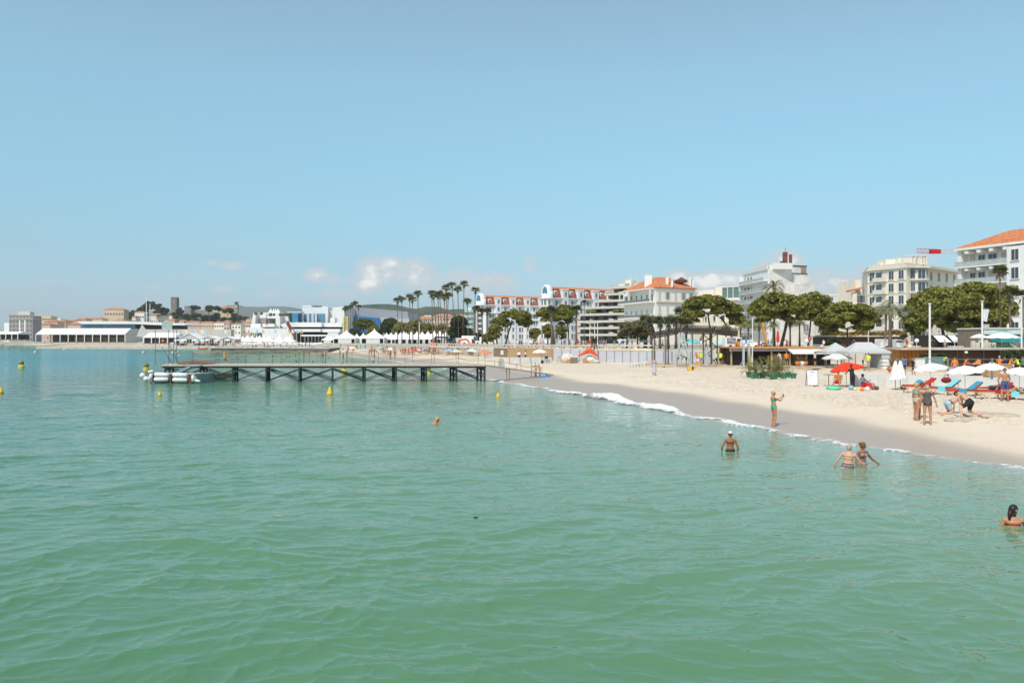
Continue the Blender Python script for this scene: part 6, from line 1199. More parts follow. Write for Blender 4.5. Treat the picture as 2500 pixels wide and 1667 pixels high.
# beach deck + pavilions
dk = B('timber_deck', 'raised pale timber deck with planks in front of the pavilions', 'deck', P(1900, 90), .6)
mb = MB(); mb.prism([(gx(1575, 95), 95), (gx(1830, 89), 89), (gx(2170, 84), 84), (gx(2700, 70), 70), (gx(2700, 92), 92), (gx(2170, 100), 100), (gx(1575, 112), 112)], .55, .86); dk.part(mb, 'platform', C('sandy_planks', .52, .42, .30, var=.25, scale=.6))
rs_ = random.Random(8)
for i in range(16):
    px = rs_.uniform(1600, 2230); d = 93+rs_.uniform(-3, 2) - (px-1600)*.012; x = gx(px, d); q_ = MB().cbox((0, 0, .06), rs_.uniform(.8, 2.6), rs_.uniform(.15, .5), rs_.uniform(.06, .14)); nm = rs_.choice(('brown', 'pale', 'grey'))
    o = q_.build('plank_stack', {'brown': WOOD, 'pale': C('sandy_planks', 1, 1, 1), 'grey': METAL}[nm], label=f'{nm} plank bundle lying on the timber deck, ' + ORD[i] + ' of the scattered ones', cat='planks', group='planks on the deck'); o.location = (x, d, .87); o.rotation_euler[2] = rs_.uniform(-.2, .2)
pv = B('beach_pavilion', 'long low beach pavilion with orange roof edge and open dark bays', 'pavilion', P(1900, 96), .86)
xa, xb = gx(1778, 97), gx(2060, 97); zt = gz(847, 97)
mb = MB(); mb.box(xa, xb, 96, 104, zt-.14, zt); pv.part(mb, 'roof', C('orange_roof_edge', .62, .25, .06)); mb = MB(); mb.box(xa, xb, 96.3, 96.5, zt-.5, zt-.142); pv.part(mb, 'fascia', C('grey_fascia', .36, .36, .36))
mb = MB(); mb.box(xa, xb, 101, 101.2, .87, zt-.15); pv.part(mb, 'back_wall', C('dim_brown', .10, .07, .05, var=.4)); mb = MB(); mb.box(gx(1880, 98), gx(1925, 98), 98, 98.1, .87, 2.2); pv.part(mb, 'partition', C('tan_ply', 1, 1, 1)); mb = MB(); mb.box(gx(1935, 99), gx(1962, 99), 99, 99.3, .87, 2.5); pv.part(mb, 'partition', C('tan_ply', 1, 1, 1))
for px in (1782, 1830, 1880, 1925, 1965, 2010, 2052): mb = MB(); mb.box(gx(px, 97), gx(px, 97)+.16, 96.6, 96.8, .87, zt-.15); pv.part(mb, 'post', WOOD)
mb = MB(); mb.prism([(96.2, zt-.2), (94.4, zt-.62), (94.4, zt-.8), (96.2, zt-.3)], gx(1917, 97), gx(2022, 97), Matrix(((0, 1, 0, 0), (1, 0, 0, 0), (0, 0, 1, 0), (0, 0, 0, 1))), xz=True); pv.part(mb, 'awning', CANV)
mb = MB(); mb.box(gx(1965, 97.5), gx(2010, 97.5), 97.5, 98.2, .87, 1.6); pv.part(mb, 'counter', C('dark_counter', .09, .08, .08)); 
for i, (px, c_) in enumerate(((1948, 'orange'), (1958, 'white'), (1966, 'orange'))):
    e = empty('planter', (gx(px, 94), 94, .87), 0, f'{c_} round planter with tall grass before the pavilion, ' + ('left', 'middle', 'right')[i], 'planter', 'planters before the pavilion'); mb = MB(); mb.lathe([(.2, 0), (.34, .3), (.26, .55)], 12); mb.build('pot', C('terracotta_pot', .55, .18, .07) if c_ == 'orange' else FRAME, e)
    mb = MB(); fronds(mb, 12, .9, .5, .05, random.Random(i), up=1.3, seg=3); c = mb.build('grass', FROND, e, raw=True); c.location = (0, 0, .5)
ht = B('wooden_hut', 'bright orange timber hut between gazebo and dark pavilion', 'hut', P(2230, 93), .86); mb = MB(); mb.box(gx(2197, 93), gx(2276, 93), 93, 96, .87, gz(851, 93)); ht.part(mb, 'wall', PLY); mb = MB(); mb.box(gx(2195, 93), gx(2278, 93), 92.7, 96.3, gz(851, 93)+.002, gz(848, 93)); ht.part(mb, 'roof', C('orange_roof_edge', 1, 1, 1))
mb = MB()
for q_ in range(9): mb.box(gx(2197+q_*9.6, 93), gx(2197+q_*9.6, 93)+.03, 92.97, 93, .87, gz(851, 93))
ht.part(mb, 'board_joint', C('rust_brown', 1, 1, 1))
dp = B('beach_pavilion', 'long dark brown pavilion with thin pale roof slab at right', 'pavilion', P(2380, 92), .86); mb = MB(); mb.box(gx(2277, 92), gx(2700, 92), 92, 98, .87, 2.75); dp.part(mb, 'wall', C('dark_brown_panel', .10, .055, .035, var=.2, scale=1)); mb = MB(); mb.box(gx(2190, 92), gx(2700, 92), 91, 99, 2.752, 2.95); dp.part(mb, 'roof', C('pale_concrete', 1, 1, 1))
for px in (2335, 2352, 2400, 2450): mb = MB(); mb.box(gx(px, 92), gx(px, 92)+.08, 91.9, 91.98, .87, 2.74); dp.part(mb, 'panel_joint', C('brown_metal', 1, 1, 1))
mb = MB(); mb.ball((gx(2358, 91), 90.9, gz(860, 91)), .2, .1, .14); dp.part(mb, 'white_lamp', FRAME)
def hedge(label, pa, pb, d, z0, z1, m, dp_=1.2, n=4000, lf=.16, seed=0):
    rs2 = np.random.default_rng(seed); x0, x1 = gx(pa, d), gx(pb, d); e = empty('hedge', ((x0+x1)/2, d, z0), 0, label, 'hedge'); c = rs2.random((n, 3))*np.array([x1-x0, dp_, z1-z0]) + np.array([-(x1-x0)/2, 0, 0]); f = rs2.random(n); c[f < .4, 1] = 0; c[f > .8, 2] = z1-z0
    o = leaves('foliage', c, lf, m, e, rs2); mb = MB(); mb.box(-(x1-x0)/2+.05, (x1-x0)/2-.05, .08, dp_, 0, z1-z0-.08); mb.build('inner_foliage', DGRN, o)
hedge('clipped dark green hedge at the right edge above the workers', 2456, 2560, 88, .9, gz(856, 88), DGRN); hedge('low green hedge in glass planter beside the orange hut', 2256, 2312, 88, 1.2, 2.3, DGRN, n=2200)
q = P(2255, 87.5); prop('glass_planter', 'greenish glass screen in front of the low hedge', 'screen', [('pane', MB().box(0, 2.4, 0, .04, 0, 1.2), C('green_glass', 1, 1, 1)), ('frame', MB().box(-.03, 2.43, -.02, -.001, 1.15, 1.22), METAL)], (q.x, q.y, .86))
q = P(2236, 85); prop('white_cabinet', 'white cabinet standing left of the glass planter', 'cabinet', [('body', MB().box(0, .95, 0, .5, 0, 1.05), FRAME), ('top', MB().box(-.04, .99, -.04, .54, 1.052, 1.1), WHITE)], (q.x, q.y, .86))
# gazebos
def gazebo(label, pa, pb, d, dep, ye, yt, ridge, side=None):
    x0, x1 = gx(pa, d), gx(pb, d); e = empty('gazebo', ((x0+x1)/2, d, .8), 0, label, 'gazebo', 'grey gazebos'); w = (x1-x0)/2; ze, zr = gz(ye, d)-.8, gz(yt, d)-.8
    mb = MB(); r_ = w*ridge; vs = [(-w, 0, ze), (w, 0, ze), (w, dep, ze), (-w, dep, ze), (-r_, dep/2, zr), (r_, dep/2, zr)]
    mid = [((a_[0]+b_[0])/2, (a_[1]+b_[1])/2, (a_[2]+b_[2])/2-.14) for a_, b_ in ((vs[0], vs[4]), (vs[1], vs[5]), (vs[2], vs[5]), (vs[3], vs[4]))]
    V_ = vs + mid + [(x, y, z-.24) for x, y, z in vs[:4]]
    mb.add(V_, [(0, 1, 7, 6), (6, 7, 5, 4), (1, 2, 8, 7), (7, 8, 5), (2, 3, 9, 8), (8, 9, 4, 5), (3, 0, 6, 9), (9, 6, 4), (10, 11, 1, 0), (11, 12, 2, 1), (12, 13, 3, 2), (13, 10, 0, 3)]); mb.build('canopy', C('grey_gazebo_cloth', .50, .50, .49, var=.05), e)
    for x, y in ((-w+.05, .05), (w-.05, .05), (-w+.05, dep-.05), (w-.05, dep-.05), (0, .05)): mb = MB(); mb.bar((x, y, 0), (x, y, ze), .06); mb.build('leg', METAL, e)
    if side: mb = MB(); mb.box(side, side+.05, .1, dep-.1, 0, ze-.2); mb.box(side, w-.1, .1, .14, 0, ze-.2) if side > 0 else None; mb.build('side_wall', C('grey_gazebo_cloth', 1, 1, 1), e)
    return e
gazebo('smaller grey gazebo with pointed top before the pavilion', 2017, 2090, 90, 3.2, 858, 836.5, .03); gazebo('longer grey gazebo with ridge top and side sheet', 2072, 2176, 86, 3.2, 858, 835.5, .38, side=1.2)
for i, (px, py) in enumerate(((2155, 872), (2155, 880), (2155, 888))): q = P(px, 84.5); prop('crate', ('top', 'middle', 'bottom')[i] + ' white crate in the stack beside the longer gazebo', 'crate', [('box', MB().box(0, .6, 0, .5, 0, .3), FRAME), ('rim', MB().box(-.02, .62, -.02, .52, .302, .33), METAL)], (q.x, q.y, .87+.36*(2-i)), grp='stacked white crates')
prop('potted_shrub', 'orange round pot with a bushy green shrub right of the gazebo', 'plant', [('pot', MB().lathe([(.2, 0), (.42, .28), (.3, .55), (.01, .55)], 12), C('terracotta_pot', 1, 1, 1)), ('shrub', (lambda m_: (fronds(m_, 26, .85, .6, .1, random.Random(3), up=1.3, seg=3), setattr(m_, 'v', [(x, y, z+.5) for x, y, z in m_.v]), m_)[2])(MB()), FROND)], (gx(2176, 78), 78, .8))
# potted plants
GP_ = C('green_pot', .05, .20, .11, rough=.6, var=.15)
for i, (px, py, h_, w) in enumerate(((1830, 920, 2.0, .62), (1844, 923, 2.0, .66), (1862, 922, 1.9, .62), (1877, 919, 2.1, .56), (1889, 925, 1.7, .72), (1896, 920, 1.7, .5), (1906, 920, 1.9, .5), (1914, 923, 1.1, .5), (1924, 920, .9, .46), (1937, 923, .9, .5))):
    q = G(px, py, .72); e = empty('potted_palm', (q.x, q.y, sz(q.x, q.y)-.02), 0, ORD[i] + ' green pot from the left with ' + ('tall broad leaves' if i < 7 else 'thin upright grass'), 'potted plant', 'green potted plants on the sand')
    mb = MB(); mb.lathe([(w*.36, 0), (w*.5, .42), (w*.55, .42), (w*.55, .5), (w*.45, .5), (.01, .44)], 16); mb.build('pot', GP_, e); rs3 = random.Random(i); mb = MB(); fronds(mb, 20 if i < 7 else 9, h_*.75, 1.0 if i < 7 else .3, .16 if i < 7 else .05, rs3, up=1.35, seg=5); 
    if i < 7: fronds(mb, 10, h_*.5, .8, .16, rs3, up=1.2, seg=4)
    c = mb.build('leaves', (OLIV, FROND, GREYF)[i % 3], e, raw=True); c.location = (0, 0, .55 if i < 7 else .45)
    if i < 7: mb = MB(); mb.tube([(-.05, 0, .4), (-.08, 0, .95)], .05, 6); mb.tube([(.1, 0, .4), (.12, 0, .85)], .05, 6); mb.build('stems', C('red_brown_stem', .25, .10, .05), e)
# A-board
q = G(1984, 942, .7); e = empty('notice_board', (q.x, q.y, sz(q.x, q.y)), -.15, 'white printed notice on a grey folding stand in the sand', 'sign'); TL = Matrix.Rotation(R(-9), 4, 'X')
mb = MB(); mb.box(-.36, .36, -.02, 0, .12, 1.12, TL); bd = mb.build('board', C('white_paper', .74, .75, .76), e)
for x_ in (-.38, .34): mb = MB(); mb.box(x_, x_+.04, -.03, .03, 0, 1.16, TL); mb.build('leg', METAL, e); mb = MB(); mb.bar((x_+.02, .18, 1.1), (x_+.02, .55, 0), .035); mb.build('leg', METAL, e)
mb = MB(); mb.box(-.38, .38, -.03, .03, 1.13, 1.18, TL); mb.build('top_bar', METAL, e)
mb = MB(); mb.box(-.16, .16, -.026, -.021, .98, 1.02, TL); mb.box(-.3, .3, -.026, -.021, .86, .868, TL); mb.build('heading', C('grey_print', 1, 1, 1), bd)
mb = MB()
for k, (z, w) in enumerate(((.76, .34), (.71, .30), (.58, .28), (.53, .42))): mb.box(-.3, -.3+w, -.026, -.021, z, z+.018, TL)
mb.build('text_lines', C('pale_print', .45, .47, .48), bd)
q = G(2023, 941, .7); prop('round_table', 'thin-topped round table left of the red parasol', 'table', [('tabletop', MB().lathe([(.001, .78), (.38, .78), (.38, .75), (.001, .75)], 20), METAL), ('leg', MB().lathe([(.22, 0), (.03, .03), (.03, .749)], 10), METAL)], q)
# windbreak panels
WBK = mat('windbreak_cloth', (.62, .61, .59), rough=.9, var=.05, scale=2)
for i, (pa, pb, d, h_, yb, lb_) in enumerate(((2080, 2143, 57, .78, 0, 'grey windbreak panel directly behind the group under the red parasol'), (2144, 2158, 57, .78, 0, 'narrow windbreak panel left of the gap'), (2163, 2215, 56, .8, 0, 'windbreak panel behind the closed parasols'), (2217, 2271, 55, .82, 0, 'windbreak panel behind the women in bikinis'), (2274, 2330, 55, .8, 0, 'windbreak panel behind the red bags'), (2331, 2400, 54.5, .8, 0, 'windbreak panel behind the blue towels'), (2379, 2441, 49.5, .8, 0, 'nearest windbreak panel with rounded corner, left of the man in trunks'), (2442, 2530, 54, .8, 0, 'windbreak panel at the right edge'))):
    x0, x1 = gx(pa, d), gx(pb, d); z0 = sz((x0+x1)/2, d); e = empty('windbreak', (x0, d, z0), 0, lb_, 'windbreak', 'grey windbreaks'); L = x1-x0
    mb = MB(); mb.prism([(0, .02), (L, .02), (L, h_), (.12, h_), (.03, h_-.04), (0, h_-.13)], 0, .02, xz=True); mb.build('cloth', WBK, e)
    for x_ in (0, L-.04, L/2): mb = MB(); mb.bar((x_+.02, .05, -.1), (x_+.02, .05, h_+.03), .03); mb.build('post', FRAME, e)
# loungers
REDM = C('red_mattress', .50, .035, .02, rough=.8, var=.08); LW = C('pale_wood_frame', .55, .36, .20, var=.15)
def lounger():
    e = empty('sun_lounger', (0, 0, 0)); L, Wd = 1.95, .66
    mb = MB(); mb.box(-L/2, L*.12, -Wd/2, -Wd/2+.05, .24, .32); mb.box(-L/2, L*.12, Wd/2-.05, Wd/2, .24, .32); mb.box(L*.12, L/2, -Wd/2, -Wd/2+.05, .24, .32); mb.box(L*.12, L/2, Wd/2-.05, Wd/2, .24, .32); mb.box(-L/2, -L/2+.05, -Wd/2+.051, Wd/2-.051, .24, .32); mb.box(L/2-.05, L/2, -Wd/2+.051, Wd/2-.051, .24, .32); mb.build('frame', LW, e)
    for x in (-L/2+.12, L/2-.2):
        for y in (-Wd/2+.03, Wd/2-.03): mb = MB(); mb.bar((x, y, -.02), (x, y, .25), .06); mb.build('leg', LW, e)
    mb = MB(); mb.box(-L/2, L*.13, -Wd/2+.02, Wd/2-.02, .325, .41); mb.build('mattress', REDM, e)
    T = Matrix.Translation((L*.13, 0, .36)) @ Matrix.Rotation(R(-38), 4, 'Y'); mb = MB(); mb.box(0, L*.37, -Wd/2+.02, Wd/2-.02, -.035, .05, T); mb.build('backrest', REDM, e)
    mb = MB(); mb.bar((L*.36, -.2, .3), (L*.36, -.2, .66), .03); mb.bar((L*.36, .2, .3), (L*.36, .2, .66), .03); mb.build('prop', LW, e); return e
pl0 = lounger(); TW = C('aqua_towel', .20, .62, .70, rough=.95, var=.1, scale=6); TB = C('blue_towel', .06, .30, .45, rough=.95, var=.15, scale=6)
LG = [(2247, 962, 49.8, 'red lounger partly behind the woman in the dark top', None), (2305, 968, 48.2, 'red lounger draped with a light aqua towel', TW), (2357, 972, 47, 'red lounger with a deep blue towel on its raised back', TB), (2428, 980, 44.6, 'red lounger carrying the lying sunbather, behind the man in trunks', None), (2484, 984, 43.8, 'red lounger at the right edge with a pale aqua towel', TW)]
for i, (px, py, d, lb_, tw_) in enumerate(LG):
    o = pl0 if i == 0 else copy_tree(pl0); x = gx(px, d); o.location = (x, d, sz(x, d)+.02); o.rotation_euler = (0, 0, -.08); o['label'] = lb_; o['category'] = 'sun lounger'; o['group'] = 'red sun loungers'
    if tw_:
        e = empty('towel', (x, d, sz(x, d)+.02), -.08, ('light aqua', 'deep blue', 'pale aqua')[{1: 0, 2: 1, 4: 2}[i]] + ' towel spread over a red lounger' + (' at the right edge' if i == 4 else ''), 'towel'); L = 1.95
        T = Matrix.Translation((L*.13, 0, .36)) @ Matrix.Rotation(R(-38), 4, 'Y'); mb = MB(); mb.box(.0, L*.38, -.36, .33, .055, .075, T); mb.box(-.55, L*.13+.02, -.36, .33, .412, .43) ; mb.box(-.5, -.1, -.375, -.355, .15, .43); mb.build('cloth', tw_, e)
for i, (px, py, s, lb_) in enumerate(((2262, 934, .3, 'dark red bag behind the first lounger'), (2310, 924, .38, 'large maroon beach bag on the back of a lounger'), (2466, 940, .35, 'maroon bag beside the sunbather at the right edge'))):
    d = 51; mb = MB(); mb.ball((0, 0, s*.35), s*.85, s*.5, s*.5, n=12, m_=8); mb.tube([(-s*.4, 0, s*.7), (-s*.3, 0, s*1.15), (s*.3, 0, s*1.15), (s*.4, 0, s*.7)], .02, 5); o = mb.build('beach_bag', C('maroon_cloth', .20, .02, .025), smooth=True, label=lb_, cat='bag', group='maroon beach bags'); o.location = (gx(px, d), d, gz(py+9, d))
e = empty('beach_ring', (gx(2245, 51), 51, .95), 0, 'round teal cushion leaning on the maroon bag', 'cushion'); mb = MB(); mb.ball((0, 0, .22), .28, .08, .25, n=14, m_=8); mb.build('cover', TB, e, True)
q = G(2034, 950, .7); mb = MB(); b_ = []
for k in range(20):
    a = 2*math.pi*k/20
    for j in range(8): t = 2*math.pi*j/8; r_ = .34+.11*math.cos(t); mb.v.append((r_*math.cos(a), r_*math.sin(a), .11+.11*math.sin(t)))
for k in range(20):
    for j in range(8): mb.f.append((k*8+j, ((k+1) % 20)*8+j, ((k+1) % 20)*8+(j+1) % 8, k*8+(j+1) % 8))
o = mb.build('swim_ring', C('mint_plastic', .12, .62, .32, rough=.35), smooth=True, label='mint green inflatable swim ring on the sand', cat='swim ring'); o.location = (q.x, q.y, sz(q.x, q.y))
for i, (px, py, c_, nm, s) in enumerate(((2078, 951, (.25, .4, .6), 'light blue towel bundle', .2), (2088, 952, (.75, .65, .1), 'yellow toy', .13), (2104, 953, (.75, .2, .04), 'orange toy bucket', .14), (2118, 953, (.7, .7, .7), 'white beach ball', .17), (2128, 946, (.3, .3, .32), 'grey fold-up buggy frame', .25), (2140, 951, (.12, .07, .05), 'brown satchel', .17), (2206, 951, (.03, .04, .03), 'small black box by the closed parasols', .2), (2470, 972, (.75, .1, .02), 'orange-red bag under the last lounger', .2))):
    q = G(px, py, .7); mb = MB(); mb.ball((0, 0, s*.7), s, s*.8, s*.8, n=10, m_=6); o = mb.build('beach_item', mat('item_%d' % i, c_, var=.1), smooth=True, label=nm + ' lying on the sand', cat='beach item'); o.location = (q.x, q.y, sz(q.x, q.y))
# rail fence behind loungers
rf = B('rail_fence', 'grey rail fence on stout posts behind the beach parasols', 'fence', P(2190, 66), .7)
for px in (2188, 2203, 2314, 2422, 2530): mb = MB(); mb.bar((gx(px, 66), 66, .6), (gx(px, 66), 66, gz(874, 66)), .12); rf.part(mb, 'post', METAL)
for py in (877, 897): mb = MB(); mb.bar((gx(2190, 66), 66, gz(py, 66)), (gx(2530, 66), 66, gz(py, 66)), .05); rf.part(mb, 'rail', METAL)
q = P(2440, 70); prop('plywood_crate', 'tan plywood crate behind the white parasols', 'crate', [('box', MB().box(-1, 1.1, 0, 1, 0, 1.0), C('tan_ply', 1, 1, 1)), ('lid', MB().box(-1.05, 1.15, -.05, 1.05, 1.002, 1.06), WOOD)], (q.x, q.y, .75)); q = P(2395, 71); prop('dark_crate', 'dark equipment crate left of the plywood one', 'crate', [('box', MB().box(-.7, .7, 0, 1, 0, .95), DARKM), ('lid', MB().box(-.75, .75, -.05, 1.05, .952, 1.0), METAL)], (q.x, q.y, .75))
# poles, lamps, signs, kiosks on the promenade
def pole(name, label, cat, px, d, yt, z0, r=.06, m=FRAME, grp=None, arm=False, globe=False, zt=None):
    e = empty(name, (gx(px, d), d, z0), 0, label, cat, grp); h_ = gz(yt, d)-z0; mb = MB(); mb.tube([(0, 0, 0), (0, 0, h_)], [r*1.1, r*.9], 8); mb.build('pole', m, e)
    mb = MB(); mb.lathe([(r*1.2, h_), (r*1.8, h_+.05), (r*1.8, h_+.12), (.01, h_+.16)] if not arm else [(r, h_), (.01, h_+.1)], 8); mb.build('cap', m, e)
    if arm:
        for s in (-1, 1): mb = MB(); mb.bar((0, 0, h_), (s*1.6, 0, h_+.25), .07); mb.cbox((s*1.7, 0, h_+.25), .7, .3, .12); mb.build('lamp_arm', m, e)
    if globe: mb = MB(); mb.ball((0, 0, h_+.3), .3, n=10, m_=7); mb.build('globe', C('white_globe', .8, .8, .78, rough=.4), e, True)
    return e
pole('flagpole', 'white flagpole in front of the biggest pine', 'flagpole', 2270, 80, 744, .9, .1); fp = pole('flagpole', 'white flagpole with hanging banner right of the biggest pine', 'flagpole', 2398, 96, 737, ZP, .11)
mb = MB(); h_ = gz(755, 96)-ZP; mb.add([(.12, 0, h_), (.82, 0, h_), (.55, 0, h_-1.5), (.12, 0, h_-1.35)], [(0, 1, 2, 3)]); mb.build('banner', C('pale_banner', .62, .62, .68), fp, raw=True); mb = MB(); mb.box(.12, .82, -.02, .02, h_-2.25, h_-1.75); mb.build('sign_plate', C('grey_sign_plate', .45, .43, .42), fp)
pole('flagpole', 'white lamp pole at the right edge', 'flagpole', 2494, 96, 730, ZP, .09); pole('flagpole', 'thin white pole rising beside the potted plants', 'pole', 1837, 90, 779, .86, .05)
for i, (px, yt, lb_) in enumerate(((1024, 786, 'white pole before the long tent row'), (1256, 806, 'left white pole under the leaning pine'), (1264, 803, 'right white pole under the leaning pine'), (1290, 808, 'white pole between the two hotel-side pines'), (1391, 802, 'white pole by the twin-trunked pine'), (1452, 792, 'left pole before the stepped block'), (1459, 785, 'right pole before the stepped block'), (2120, 806, 'white pole right of the round low pine'))):
    pole('lamp_post', lb_, 'pole', px, 160 if px > 1200 else 290, yt, ZP, .09 if px > 1200 else .13, grp='white promenade poles')
for i, (px, yt) in enumerate(((1720, 776), (1740, 773), (1755, 776))): pole('lamp_post', ('left', 'middle', 'right')[i] + ' of three short white posts above the truss stage', 'pole', px, 104, yt, gz(812, 104), .08, grp='posts above the truss')
for i, (px, yt) in enumerate(((1535, 783), (1628, 775), (1440, 790))): pole('street_lamp', ('double-armed street lamp left of the feathery trees', 'double-armed street lamp before the villa', 'double-armed street lamp before the stepped block')[i], 'street lamp', px, 150, yt, ZP, .06, arm=True, grp='double-armed street lamps')
for i, (px, py) in enumerate(((1969, 834), (2238, 833), (2331, 833), (1296, 835))): pole('globe_lamp', ('white globe lamp below the party wall', 'white globe lamp left of the biggest pine trunks', 'white globe lamp between the pine trunks', 'white globe lamp near the hotel-side pines')[i], 'lamp', px, 112 if px > 1500 else 150, py+4, ZP, .04, globe=True, grp='globe lamps')
e = empty('no_entry_sign', (gx(1978, 118), 118, ZP), 0, 'round red no-entry sign below the darker pine', 'road sign'); z_ = gz(826.5, 118)-ZP; mb = MB(); mb.bar((0, 0, 0), (0, 0, z_), .06); mb.build('post', METAL, e)
mb = MB(); mb.lathe([(.001, 0), (.27, 0), (.27, .03), (.001, .03)], 20, Matrix.Translation((0, -.04, z_)) @ Matrix.Rotation(R(90), 4, 'X')); dd_ = mb.build('disc', C('sign_red', .45, .02, .02), e); mb = MB(); mb.box(-.17, .17, -.09, -.075, z_-.035, z_+.035); mb.build('bar', FRAME, dd_)
def van(label, px, d, L, m, rz=0, z0=ZP, hh=2.3, grp='vans on the promenade', blue=False, name='van'):
    e = empty(name, (gx(px, d), d, z0), rz, label, 'van', grp)
    mb = MB(); mb.prism([(-L/2, .4), (L/2, .4), (L/2, .95), (L/2-.75, 1.15), (L/2-1.5, hh-.05), (-L/2+.05, hh), (-L/2, hh-.3)], -.95, .95, xz=True); bd_ = mb.build('body', m, e)
    mb = MB(); mb.add([(L/2-.82, -.96, 1.2), (L/2-1.48, -.96, hh-.25), (L/2-2.2, -.96, hh-.25), (L/2-2.2, -.96, 1.2)], [(0, 1, 2, 3)]); mb.build('side_window', GLASS, e, raw=True)
    mb = MB(); mb.add([(L/2-.74, -.8, 1.2), (L/2-.74, .8, 1.2), (L/2-1.42, .8, hh-.15), (L/2-1.42, -.8, hh-.15)], [(0, 1, 2, 3)]); mb.build('windscreen', GLASS, e, raw=True)
    for x in (-L/2+.9, L/2-.9):
        for y in (-.9, .9): mb = MB(); mb.lathe([(.001, -.1), (.34, -.1), (.36, 0), (.34, .1), (.001, .1)], 14, Matrix.Translation((x, y, .36)) @ Matrix.Rotation(R(90), 4, 'X')); mb.build('wheel', DARKM, e)
    if blue: mb = MB(); mb.box(-L/2+.3, L/2-2.4, -.98, -.955, .9, 1.9); mb.build('side_panel', C('blue_side_panel', .10, .22, .45), e)
    return e
van('long white van under the fan palms right of the diggers', 1192, 255, 5.4, WHITE, hh=2.4); van('white camper van behind the orange diggers', 1150, 270, 6.2, WHITE, hh=2.9); van('grey-white truck left of the camper van', 1128, 272, 4.2, C('pale_grey_body', .5, .5, .5), hh=2.2)
van('white minibus with dark windows under the right end of the truss', 1797, 140, 4.2, WHITE, blue=True, hh=2.0); van('white van with blue lettering patch behind the thin pole', 1833, 135, 3.0, WHITE, blue=True, hh=1.55); van('white delivery van low behind the deck before the cream house', 2180, 118, 4.4, WHITE, hh=1.7)
q = P(1994, 112); prop('blue_panel_sign', 'blue rectangular panel on a white box below the darker pine', 'sign', [('panel', MB().box(-.6, .5, -.04, 0, .35, .95), C('steel_blue_panel', .16, .27, .40)), ('base', MB().box(-.65, .9, .01, .7, 0, .9), FRAME), ('print', MB().box(-.3, .3, -.06, -.041, .55, .72), C('navy_print', .05, .10, .20))], (q.x, q.y, ZP))
def digger(label, px, d, m, arm, z0=ZP, s=1.0, grp='diggers'):
    e = empty('excavator', (gx(px, d), d, z0), 0, label, 'excavator', grp)
    for y in (-.8, .8): mb = MB(); mb.box(-1.4*s, 1.4*s, y-.25, y+.25, 0, .6*s); mb.build('track', DARKM, e)
    mb = MB(); mb.prism([(-1.2*s, .7*s), (1.0*s, .7*s), (1.0*s, 1.5*s), (.2*s, 1.6*s), (-1.2*s, 1.5*s)], -.8, .8, xz=True); mb.build('body', m, e); mb = MB(); mb.prism([(0, 1.62*s), (1.0*s, 1.52*s), (.8*s, 2.6*s), (0, 2.7*s)], -.75, .1, xz=True); mb.build('cab', GLASS, e)
    for i, (a_, b_) in enumerate(zip(arm[:-1], arm[1:])): mb = MB(); mb.bar((a_[0]*s, -.3, a_[1]*s), (b_[0]*s, -.3, b_[1]*s), .4*s, .45*s); mb.build('arm' if i < len(arm)-2 else 'bucket', m, e)
digger('orange excavator with raised folded arm at the right end of the tent row', 1060, 235, C('orange_machine', .70, .12, .03), [(-1.2, 1.2), (.4, 2.6), (.6, 1.0)], z0=ZP-.9); digger('black excavator with long arched boom reaching over the beach', 1105, 205, DARKM, [(-.5, 1.6), (-1.5, 3.0), (-4.4, 3.1), (-3.9, .6), (-3.6, -2.2)], z0=ZP-.9)
digger('orange-red excavator with angular arm left of the camper van', 1152, 222, C('orange_machine', 1, 1, 1), [(-.6, 1.6), (-1.4, 2.6), (-3.4, 2.3), (-3.5, .3)], z0=ZP-.9); digger('ochre digger standing between pines behind the truss', 1812, 138, C('ochre_machine', .62, .26, .04), [(-.8, 1.3), (-2.0, 1.6), (-3.0, 2.0)], s=.8)
e = empty('crane_arm', (gx(1868, 134), 134, ZP), 0, 'slanted orange-yellow hydraulic arm left of the leaning pine', 'machine'); mb = MB(); mb.bar((.5, 0, 0), (-.5, 0, gz(788, 134)-ZP), .38, .3); mb.build('arm', C('ochre_machine', 1, 1, 1), e); mb = MB(); mb.box(-.1, 1.3, -.5, .5, 0, .7); mb.build('base', DARKM, e)
e = empty('folded_parasol', (gx(1899, 130), 130, ZP), 0, 'tall folded red parasol beside the leaning pine', 'parasol'); mb = MB(); mb.lathe([(.22, 1.2), (.26, 1.7), (.2, 2.4), (.12, 2.9), (.01, 3.0)], 10); mb.build('canopy', C('bright_red_cloth', .70, .03, .02), e); mb = MB(); mb.tube([(0, 0, 0), (0, 0, 1.2)], .04, 6); mb.build('pole', DARKM, e)
# tower crane
e = empty('tower_crane', (gx(2420, 300), 300, ZP), 0, 'red and white lattice tower crane arm above the cream corner house', 'crane'); zc_ = gz(618, 300)-ZP; x0_ = gx(2240, 300)-gx(2420, 300); x1_ = 6
mb = MB(); lattice(mb, (x0_, 0, zc_+.9), (x0_+7.0, 0, zc_+.7), 1.2, 1.4, 5, .035); mb.build('counter_jib', C('crane_red', .55, .04, .05), e); mb = MB(); lattice(mb, (x0_+7, 0, zc_+.7), (x1_, 0, zc_), 1.2, 1.3, 10, .045); mb.build('jib', C('crane_pale', .66, .42, .40), e); mb = MB(); mb.box(x0_+4.6, x0_+8.2, -.8, .8, zc_-.2, zc_+1.3); mb.build('counterweight', C('crane_deep_red', .50, .01, .02), e); mb = MB(); lattice(mb, (0, 0, 0), (0, 0, zc_+3), 1.6, 1.6, 24, .08); mb.build('mast', C('crane_pale', 1, 1, 1), e)
